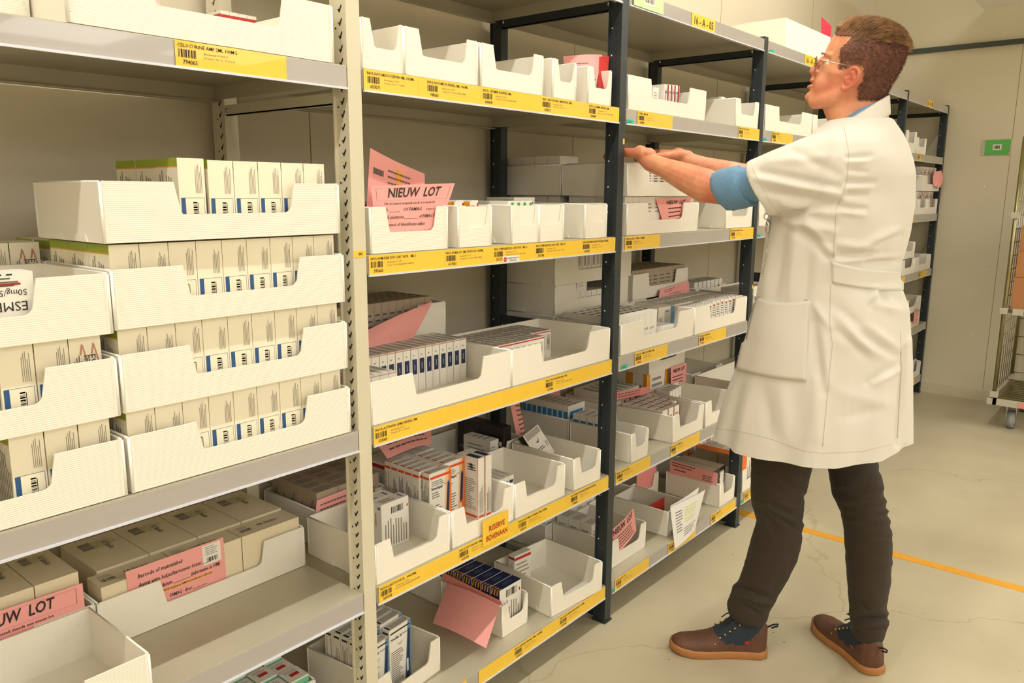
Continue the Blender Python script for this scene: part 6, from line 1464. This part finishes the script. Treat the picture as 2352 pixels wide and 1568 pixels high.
# seams, hem, collar, half belt, pocket laid over the coat by ray casting onto it
dgc = bpy.context.evaluated_depsgraph_get(); dgc.update()
from mathutils.bvhtree import BVHTree
def bvh_of(o): return BVHTree.FromPolygons([v.co for v in o.data.vertices], [tuple(p.vertices) for p in o.data.polygons])
cb = bvh_of(coat)
def oncoat(px, py, lift=0.0):
    d = ray(px, py).normalized(); h = cb.ray_cast(Vector((0, 0, CAM_H)), d)
    if h[0] is None: return None
    return h[0] + h[1] * lift
def patch(pts_rows, lift, m, mt, thick=.0022, edge=0.0):
    """grid of profile points projected on the coat surface and lifted by the cloth thickness"""
    R = len(pts_rows); C_ = len(pts_rows[0]); A_ = []; B_ = []
    for i, row_ in enumerate(pts_rows):
        for j, (x, y) in enumerate(row_):
            l = lift(i / (R - 1), j / (C_ - 1)) if callable(lift) else lift
            p = oncoat(x, y, l)
            if p is None: p = A_[-1] if A_ else onp(x, y, -.1)
            A_.append(p); B_.append(oncoat(x, y, -.004) or p)
    n1 = len(A_); fs = []
    for i in range(R - 1):
        for j in range(C_ - 1):
            a = i * C_ + j; fs.append((a, a + C_, a + C_ + 1, a + 1))
    brd = [j for j in range(C_)] + [i * C_ + C_ - 1 for i in range(1, R)] + [(R - 1) * C_ + j for j in range(C_ - 2, -1, -1)] + [i * C_ for i in range(R - 2, 0, -1)]
    for k in range(len(brd)): a, b = brd[k], brd[(k + 1) % len(brd)]; fs.append((a, b, n1 + b, n1 + a))
    m.add(A_ + B_, fs, mt, True)
def quadgrid(TL, TR, BR, BL, R=16, C_=16, topsag=0.0, botsag=0.0):
    out = []
    for i in range(R + 1):
        v = i / R; rowp = []
        for j in range(C_ + 1):
            u = j / C_
            x = (TL[0] * (1 - u) + TR[0] * u) * (1 - v) + (BL[0] * (1 - u) + BR[0] * u) * v
            y = (TL[1] * (1 - u) + TR[1] * u) * (1 - v) + (BL[1] * (1 - u) + BR[1] * u) * v
            y += math.sin(PI * u) * (topsag * (1 - v) + botsag * v); rowp.append((x, y))
        out.append(rowp)
    return out
m = MB(); patch(quadgrid((1732, 680), (1860, 689), (1852, 874), (1694, 848), 20, 20, 10, 4), lambda v, u: .004 + .007 * math.sin(PI * min(1, v * .9)) * math.sin(PI * u) + .003 * v, m, 'coat_white')
part(m, 'pocket', None, coat)
m = MB()
bt = []
for i in range(9):
    v = i / 8; rowp = []
    for j in range(25):
        u = j / 24; x = 1911 + u * (2068 - 1911); yt = 601 + 20 * u + 6 * math.sin(PI * u); yb = 649 + 19 * u ** 1.0 + 4 * math.sin(PI * u); 
        rowp.append((x, yt + (yb - yt) * v))
    bt.append(rowp)
patch(bt, lambda v, u: .005 + .004 * u, m, 'coat_white'); part(m, 'half_belt', None, coat)
def seamline(pts, w=.0009, mt='coat_seam', lift=.0004, k=12):
    m = MB(); P_ = []
    for a, b in zip(pts, pts[1:]):
        for i in range(k): t = i / k; q = oncoat(a[0] + (b[0] - a[0]) * t, a[1] + (b[1] - a[1]) * t, lift); 
        for i in range(k):
            t = i / k; q = oncoat(a[0] + (b[0] - a[0]) * t, a[1] + (b[1] - a[1]) * t, lift)
            if q is not None: P_.append(q)
    if len(P_) > 3: m.tube(P_, w, mt, 5); part(m, 'seam', None, coat)
seamline([(1939, 292), (1950, 350), (1946, 410), (1935, 450), (1921, 478), (1914, 600)]); seamline([(1908, 655), (1906, 745), (1912, 790), (1905, 860), (1888, 1040)]); seamline([(2068, 760), (2070, 850), (2060, 1020)], .0013)
seamline([(1646, 984), (1700, 990), (1780, 1010), (1850, 1036), (1890, 1040), (1980, 1036), (2055, 1018)], .0007)
seamline([(1728, 385), (1745, 420), (1765, 455), (1795, 496)], .0007)
# collar: a band standing round the neck and folded down
m = MB(); rows_ = []
CT = [(1905, 292, 1893, 318), (1920, 278, 1912, 300), (1945, 262, 1938, 290), (1972, 246, 1965, 274), (2000, 234, 1994, 262), (2020, 231, 2014, 254), (2030, 236, 2036, 254)]
fr_ = []; 
NCOL = 40
def neckpt(t, r, z, du=0.0):
    # t: 0 front .. pi back .. around; the collar circle leans with the neck
    c = W3(.040 + du, 0, 0); lean = .050 * math.cos(t)
    return Vector((c.x, c.y, 0)) + PU * (-math.cos(t) * r * 1.08) + PN * (math.sin(t) * r * .98) + Vector((0, 0, z - lean))
vsC = []; 
for i in range(NCOL + 1):
    t = PI * .20 + (2 * PI - PI * .40) * i / NCOL
    bk = max(0.0, -math.cos(t))
    for (r, z) in ((.071, 1.566), (.0725, 1.602), (.0745, 1.6065), (.080, 1.600), (.098, 1.566), (.101, 1.558), (.094, 1.556), (.071, 1.562)):
        if r > .0705: r = .0705 + (r - .0705) * (1 - .78 * bk); z = z - .002 * bk
        vsC.append(neckpt(t, r, z, .006 - .008 * bk))
K8 = 8; fsC = []
for i in range(NCOL):
    for k in range(K8): a = i * K8 + k; b = i * K8 + (k + 1) % K8; fsC.append((a, b, b + K8, a + K8))
fsC += [tuple(range(K8)), tuple(range(NCOL * K8, NCOL * K8 + K8))]
m.add(vsC, fsC, 'coat_white', True); part(m, 'collar', None, coat)
m = MB(); vsC = []
for i in range(NCOL + 1):
    t = PI * .06 + (2 * PI - PI * .12) * i / NCOL
    for (r, z) in ((.064, 1.560), (.0668, 1.614), (.0690, 1.616), (.0715, 1.600), (.078, 1.566), (.068, 1.556)): vsC.append(neckpt(t, r - .012 * max(0, -math.cos(t)), z - .020 * max(0, -math.cos(t)), .004))
K8 = 6; fsC = []
for i in range(NCOL):
    for k in range(K8): a = i * K8 + k; b = i * K8 + (k + 1) % K8; fsC.append((a, b, b + K8, a + K8))
fsC += [tuple(range(K8)), tuple(range(NCOL * K8, NCOL * K8 + K8))]
m.add(vsC, fsC, 'shirt_blue', True); part(m, 'shirt_collar', 'blue shirt collar')
# blue shirt sleeves with rolled cuffs
def shirt(A, B, nm, r0, side, cuffc):
    m = MB(); d = (B - A).normalized(); up = Vector((0, 0, 1)); e1 = d.cross(up).normalized(); e2 = e1.cross(d)
    rings = []
    def R(c, r, k=1.0, tilt=0.0):
        return [c + e1 * (r * math.cos(2 * PI * j / 36) * (1 + .05 * math.sin(3 * j + c.y * 60))) + e2 * (r * k * math.sin(2 * PI * j / 36) * (1 + .04 * math.sin(2 * j + c.y * 90))) + d * (tilt * math.sin(2 * PI * j / 36)) for j in range(36)]
    L = (B - A).length
    for i in range(9): t = i / 8; rings.append(R(A + d * L * t, r0 * (1 - .06 * t + .03 * math.sin(t * 14)), 1.02, .012 * t))
    # rolled cuff: thicker band with open end
    c0 = B; e = cuffc
    for q, r in ((0.000, r0 * 1.06), (0.004, r0 * 1.13), (0.030, r0 * 1.15), (0.058, r0 * 1.16), (0.075, r0 * 1.14), (0.079, r0 * 1.08), (0.076, r0 * 1.00), (0.060, r0 * .93), (0.030, r0 * .90)):
        rings.append(R(c0 + d * q, r, 1.03, .014))
    loftmesh(m, rings, 'shirt_blue', cap=False); part(m, nm, 'rolled up blue shirt sleeve')
dL = (EL_ - Vector((2.075, .80, 1.425))).normalized()
shirt(Vector((2.082, .80, 1.447)), Vector((2.102, .922, 1.421)), 'shirt_sleeve', .050, 1, None)
shirt(Vector((2.464, .83, 1.462)), Vector((2.482, .962, 1.437)), 'shirt_sleeve', .052, -1, None)
# key clip and chain at the chest pocket
m = MB(); c0 = onp(1764, 512, -.11); m.tube([onp(1760, 497, -.11) + PU * (.006 * math.cos(t)) + Vector((0, 0, .008 * math.sin(t))) for t in [2 * PI * k / 14 for k in range(14)]], .0016, 'chrome', 6, closed=True)
m.sphere(onp(1764, 520, -.11), (.0075, .0075, .020), 'chrome', 12, 8)
ch = [(1768, 538), (1764, 556), (1761, 575), (1759, 592), (1753, 615), (1748, 640)]
for (a, b), (c_, d_) in zip(ch, ch[1:]):
    for k in range(4):
        x = a + (c_ - a) * k / 4; y = b + (d_ - b) * k / 4; p = onp(x, y, -.112)
        m.tube([p + PU * (.0022 * math.cos(t)) + Vector((0, 0, .0032 * math.sin(t))) for t in [2 * PI * q / 8 for q in range(8)]], .0007, 'chrome', 5, closed=True)
part(m, 'key_chain', 'metal clip and thin chain at the chest')
# trousers
tm = MB()
def leg(S, n=36):
    loftmesh(tm, [[Vector((cx + a * math.cos(2 * PI * j / n), cy + a * math.sin(2 * PI * j / n) * k, z)) for j in range(n)] for (cx, cy, z, a, k) in dense(S, 5)], 'trousers')
def cxy(px, py, n): p = onp(px, py, n); return p.x, p.y, p.z
def LG(rows_, n0):
    out = []
    for (l, r, py, n) in rows_:
        a = onp(l, py, n); b = onp(r, py, n); c = (a + b) / 2; out.append((c.x, c.y, c.z, (b - a).length / 2, 1.0))
    return out
LL = LG([(1730, 1880, 960, -.06), (1726, 1872, 1030, -.05), (1725, 1863, 1080, -.045), (1723, 1850, 1130, -.035), (1726, 1846, 1165, -.03), (1738, 1846, 1200, -.025), (1728, 1843, 1235, -.02), (1717, 1832, 1275, -.02), (1708, 1815, 1310, -.02), (1695, 1795, 1345, -.02), (1680, 1782, 1370, -.02), (1670, 1768, 1392, -.02), (1674, 1764, 1412, -.02), (1690, 1758, 1424, -.02)], 0)
LR = LG([(1885, 2010, 985, .06), (1895, 2015, 1050, .055), (1903, 2027, 1090, .05), (1910, 2034, 1140, .048), (1930, 2044, 1180, .046), (1937, 2050, 1220, .045), (1941, 2050, 1275, .044), (1944, 2047, 1330, .042), (1948, 2040, 1370, .042), (1951, 2034, 1400, .042), (1951, 2043, 1418, .042), (1953, 2037, 1440, .042), (1956, 2032, 1457, .042), (1964, 2026, 1470, .042)], 0)
leg(LL); leg(LR)
hp = [(2.28, .745, 1.0, .185, .82), (2.28, .745, .90, .190, .82), (2.28, .745, .82, .185, .80), (2.28, .745, .78, .16, .7)]
leg(hp)
tr = remesh(tm, 'trousers', 0.0045, 3); tr.parent = body
FT = [(1735, 1165, 1780, 1205, -.008, .008), (1740, 1150, 1790, 1180, .007, .009), (1770, 1160, 1845, 1195, -.005, .008), (1775, 1150, 1842, 1170, .005, .008), (1790, 1190, 1842, 1225, -.006, .008), (1785, 1178, 1842, 1205, .005, .007), (1790, 1135, 1845, 1140, -.005, .008), (1760, 1100, 1840, 1130, .005, .012), (1745, 1180, 1775, 1245, .005, .010), (1800, 1105, 1860, 1150, -.005, .010),
      (1700, 1350, 1760, 1370, -.009, .009), (1690, 1365, 1765, 1385, .009, .009), (1700, 1385, 1745, 1410, -.007, .007), (1740, 1360, 1775, 1330, .006, .010), (1670, 1355, 1700, 1340, .006, .008), (1735, 1395, 1765, 1390, -.006, .006),
      (1940, 1165, 2045, 1165, -.005, .007), (1940, 1152, 2045, 1150, .005, .007), (1945, 1185, 2048, 1182, -.006, .007), (1945, 1175, 2048, 1174, .005, .006), (1945, 1205, 2050, 1210, -.004, .007), (1942, 1196, 2050, 1196, .004, .006), (1925, 1085, 2030, 1080, -.006, .010), (1950, 1230, 2050, 1235, -.004, .007), (1920, 1130, 2038, 1135, -.004, .009), (1920, 1118, 2035, 1120, .004, .008),
      (1965, 1420, 2040, 1418, -.010, .006), (1960, 1408, 2035, 1405, .008, .008), (1965, 1436, 2035, 1432, .008, .006), (1968, 1447, 2032, 1445, -.006, .005), (2020, 1400, 2045, 1420, .006, .008), (1965, 1375, 2000, 1410, -.005, .008), (1950, 1280, 2045, 1290, .003, .012), (1950, 1310, 2045, 1318, -.003, .012)]
ft = foldfield(FT, 0.9)
displace(tr, lambda co, n: noise.noise(co * 14) * .0025 + noise.noise(Vector((co.x * 30, co.y * 30, co.z * 60))) * .0012 + (ft(co) if n.dot(PN) < .5 else 0))

# shoes: sole outline lofted upward, canvas ankle panel, laces, eyelets, heel loop
def shoe(heel, toe, lab, ankle):
    heel = Vector(heel); toe = Vector(toe); f = (toe - heel).normalized(); s = Vector((f.y, -f.x, 0)); L = (toe - heel).length
    root = None
    def OUT(t, w):    # half width along length 0..1
        k = [(0, .0), (.03, .55), (.10, .80), (.25, .78), (.42, .80), (.62, 1.0), (.78, 1.02), (.90, .82), (.97, .48), (1.0, .0)]
        for (a, b), (c, d) in zip(k, k[1:]):
            if a <= t <= c: q = (t - a) / (c - a); return w * (b + (d - b) * q)
        return 0
    def outline(w, z, grow=0.0, lift=0.0):
        pts = []
        T = [0, .008, .03, .06, .10, .17, .25, .34, .42, .52, .62, .70, .78, .85, .90, .94, .97, .99, 1.0]
        def P_(t, sd): return heel - f * grow + f * ((L + 2 * grow) * t) + s * (sd * (OUT(t, w) + (grow if 0 < t < 1 else 0))) + Vector((0, 0, z + (lift * max(0, t - .72) ** 2 * 12 if t > .72 else 0)))
        for t in T: pts.append(P_(t, 1))
        for t in reversed(T[1:-1]): pts.append(P_(t, -1))
        return pts
    w = .049
    so = MB(); loftmesh(so, [outline(w, .0005, .002, .010), outline(w, .004, .004, .010), outline(w, .020, .004, .010), outline(w, .024, .003, .010)], 'sole')
    up = MB()
    # upper: cross-sections along the length
    secs = []
    N_ = 84
    for i in range(N_ + 1):
        t = .0 + i / N_; tt = min(.995, max(.005, t)); hw = OUT(tt, w) * .98
        hz = [(0, .090), (.05, .112), (.12, .130), (.30, .136), (.38, .120), (.48, .090), (.60, .066), (.75, .052), (.88, .046), (.96, .036), (1, .022)]
        for (a, b), (c, d) in zip(hz, hz[1:]):
            if a <= tt <= c: top_ = b + (d - b) * (tt - a) / (c - a)
        wt = hw * .84
        ring = []
        for j in range(40):
            a = PI * j / 39; x = math.cos(a); zf = math.sin(a)
            k = (hw if zf < .5 else hw + (wt - hw) * (zf - .5) / .5)
            ring.append(heel + f * (L * tt) + s * (k * (abs(x) ** .75) * (1 if x > 0 else -1)) + Vector((0, 0, .022 + (top_ - .022) * (zf ** .85) + (max(0, tt - .72) ** 2 * .12))))
        secs.append(ring)
    vs = [p for r in secs for p in r]; fs = []; mats_ = []
    n = 40
    groups = {'leather': [], 'canvas_navy': []}
    for i in range(N_):
        for j in range(n - 1):
            a = i * n + j; t = (i + .5) / N_; z = vs[a].z
            canv = (.03 < t < .56) and z > (.052 + .26 * max(0, .27 - t) + .20 * max(0, t - .45))
            groups['canvas_navy' if canv else 'leather'].append((a, a + 1, a + n + 1, a + n))
    for k, q in groups.items(): up.add(vs, q, k, True)
    up.add(secs[0], [tuple(range(n))], 'leather'); up.add(secs[-1], [tuple(range(n))], 'leather')
    sh_ = up.build('shoe', body); sh_['label'] = lab
    so.build('sole', sh_)
    la = MB()
    for k in range(6):
        t = .335 + .042 * k; z = .131 - .0125 * k; c = heel + f * (L * t)
        la.tube([c - s * .016 + Vector((0, 0, z - .004)), c + Vector((0, 0, z + .002)), c + s * .016 + Vector((0, 0, z - .004))], .0026, 'lace', 6)
    c = heel + f * (L * .35) + Vector((0, 0, .134))
    for sd in (-1, 1):
        la.tube([c, c + s * sd * .018 + Vector((0, 0, .012)) + f * .006, c + s * sd * .030 + f * .014 + Vector((0, 0, .004)), c + s * sd * .014 + f * .010 + Vector((0, 0, -.004)), c], .0022, 'lace', 6)
        la.tube([c, c + s * sd * .022 + f * .02 + Vector((0, 0, -.018)), c + s * sd * .020 + f * .035 + Vector((0, 0, -.030))], .0020, 'lace', 6)
    la.build('laces', sh_)
    ey = MB()
    for sd in (-1, 1):
        for k in range(6):
            t = .315 + .050 * k; z = .108 - .0100 * k; c = heel + f * (L * t) + s * sd * (.031 + .0022 * k) + Vector((0, 0, z - (.012 if k == 5 else 0)))
            ey.tube([c - s * sd * .002, c + s * sd * .002], .0036, 'brass', 10); ey.tube([c + s * sd * .0018, c + s * sd * .0026], .0016, 'ink', 8)
    ey.build('eyelets', sh_)
    lo = MB(); c = heel + f * .004 + Vector((0, 0, .088)); lo.tube([c + Vector((0, 0, -.02)), c, c - f * .020 + Vector((0, 0, .010)), c - f * .034 + Vector((0, 0, .012)), c - f * .032 + Vector((0, 0, .005)), c - f * .014 + Vector((0, 0, -.002))], .0028, 'lace', 6); lo.build('heel_loop', sh_)
    tg = MB(); c = heel + f * (L * .24) - s * .0410 + Vector((0, 0, .058)); tg.box(-.001, -.006, -.003, .001, .006, .003, 'red'); o = tg.build('side_tag', sh_); o.location = c; o.rotation_euler.z = math.atan2(f.y, f.x) - PI / 2
    return sh_
shoe((2.2260, .8260, 0), (2.0560, 1.0660, 0), 'brown leather shoe with navy canvas ankle, toe to the shelf', ANL)
shoe((2.3270, .5290, 0), (2.5010, .7640, 0), 'brown leather shoe with navy canvas ankle, pointing away', ANR)

# ------------------------------------------------------------------ light fittings over the aisle
def lamp(cx, cy, cz=2.98, L=1.25, power=60):
    root = empty('ceiling_light', (cx, cy, cz))
    tag(root, 'long fluorescent ceiling light above the aisle', 'ceiling light', 'ceiling lights above the aisle')
    m = MB(); m.box(-L / 2, -.07, .0, L / 2, .07, .06, 'fixture_white'); m.build('housing', root)
    m = MB(); m.tube([(-L / 2 + .03, 0, -.012), (L / 2 - .03, 0, -.012)], .012, 'lamp_glow', 10); m.build('tube', root)
    ld = bpy.data.lights.new('tube_light', 'AREA'); ld.shape = 'RECTANGLE'; ld.size = L - .05; ld.size_y = .05; ld.energy = power; ld.color = (1.0, .985, .955)
    lo = bpy.data.objects.new('tube_light', ld); col.objects.link(lo); lo.parent = root; lo.location = (0, 0, -.028)
for cx in (-1.9, -.45, 1.0, 2.45, 3.9): lamp(cx, .76, power=LP)
lamp(5.35, -1.3, power=LP)  # set off the row, added to light the far wall
for cy in (-2.6, -4.6, -6.3):  # unseen panels, added as broad soft fill for the shelves
    for cx in (-3.6, -1.2, 1.2, 3.6, 5.4):
        root = empty('added_fill_panel', (cx, cy, 2.98)); tag(root, 'square fill light panel added out of view behind the camera', 'ceiling light', 'added fill light panels out of view')
        m = MB(); m.box(-.6, -.6, .0, .6, .6, .06, 'fixture_white'); m.build('housing', root)
        ld = bpy.data.lights.new('fill_light', 'AREA'); ld.shape = 'RECTANGLE'; ld.size = 1.15; ld.size_y = 1.15; ld.energy = LP2; ld.color = (1.0, .985, .965)
        lo = bpy.data.objects.new('fill_light', ld); col.objects.link(lo); lo.parent = root; lo.location = (0, 0, -.008)

w = bpy.data.worlds.new('world'); sc.world = w; w.use_nodes = True
w.node_tree.nodes['Background'].inputs[0].default_value = (1.0, .93, .82, 1); w.node_tree.nodes['Background'].inputs[1].default_value = 0.05
vs_ = sc.view_settings; vs_.view_transform = 'Standard'; vs_.look = 'None'; vs_.gamma = 1; vs_.exposure = EXPO; vs_.use_curve_mapping = False
sc.cycles.max_bounces = 8; sc.cycles.diffuse_bounces = 5
for cp in (sc.display_settings,): cp.display_device = 'sRGB'
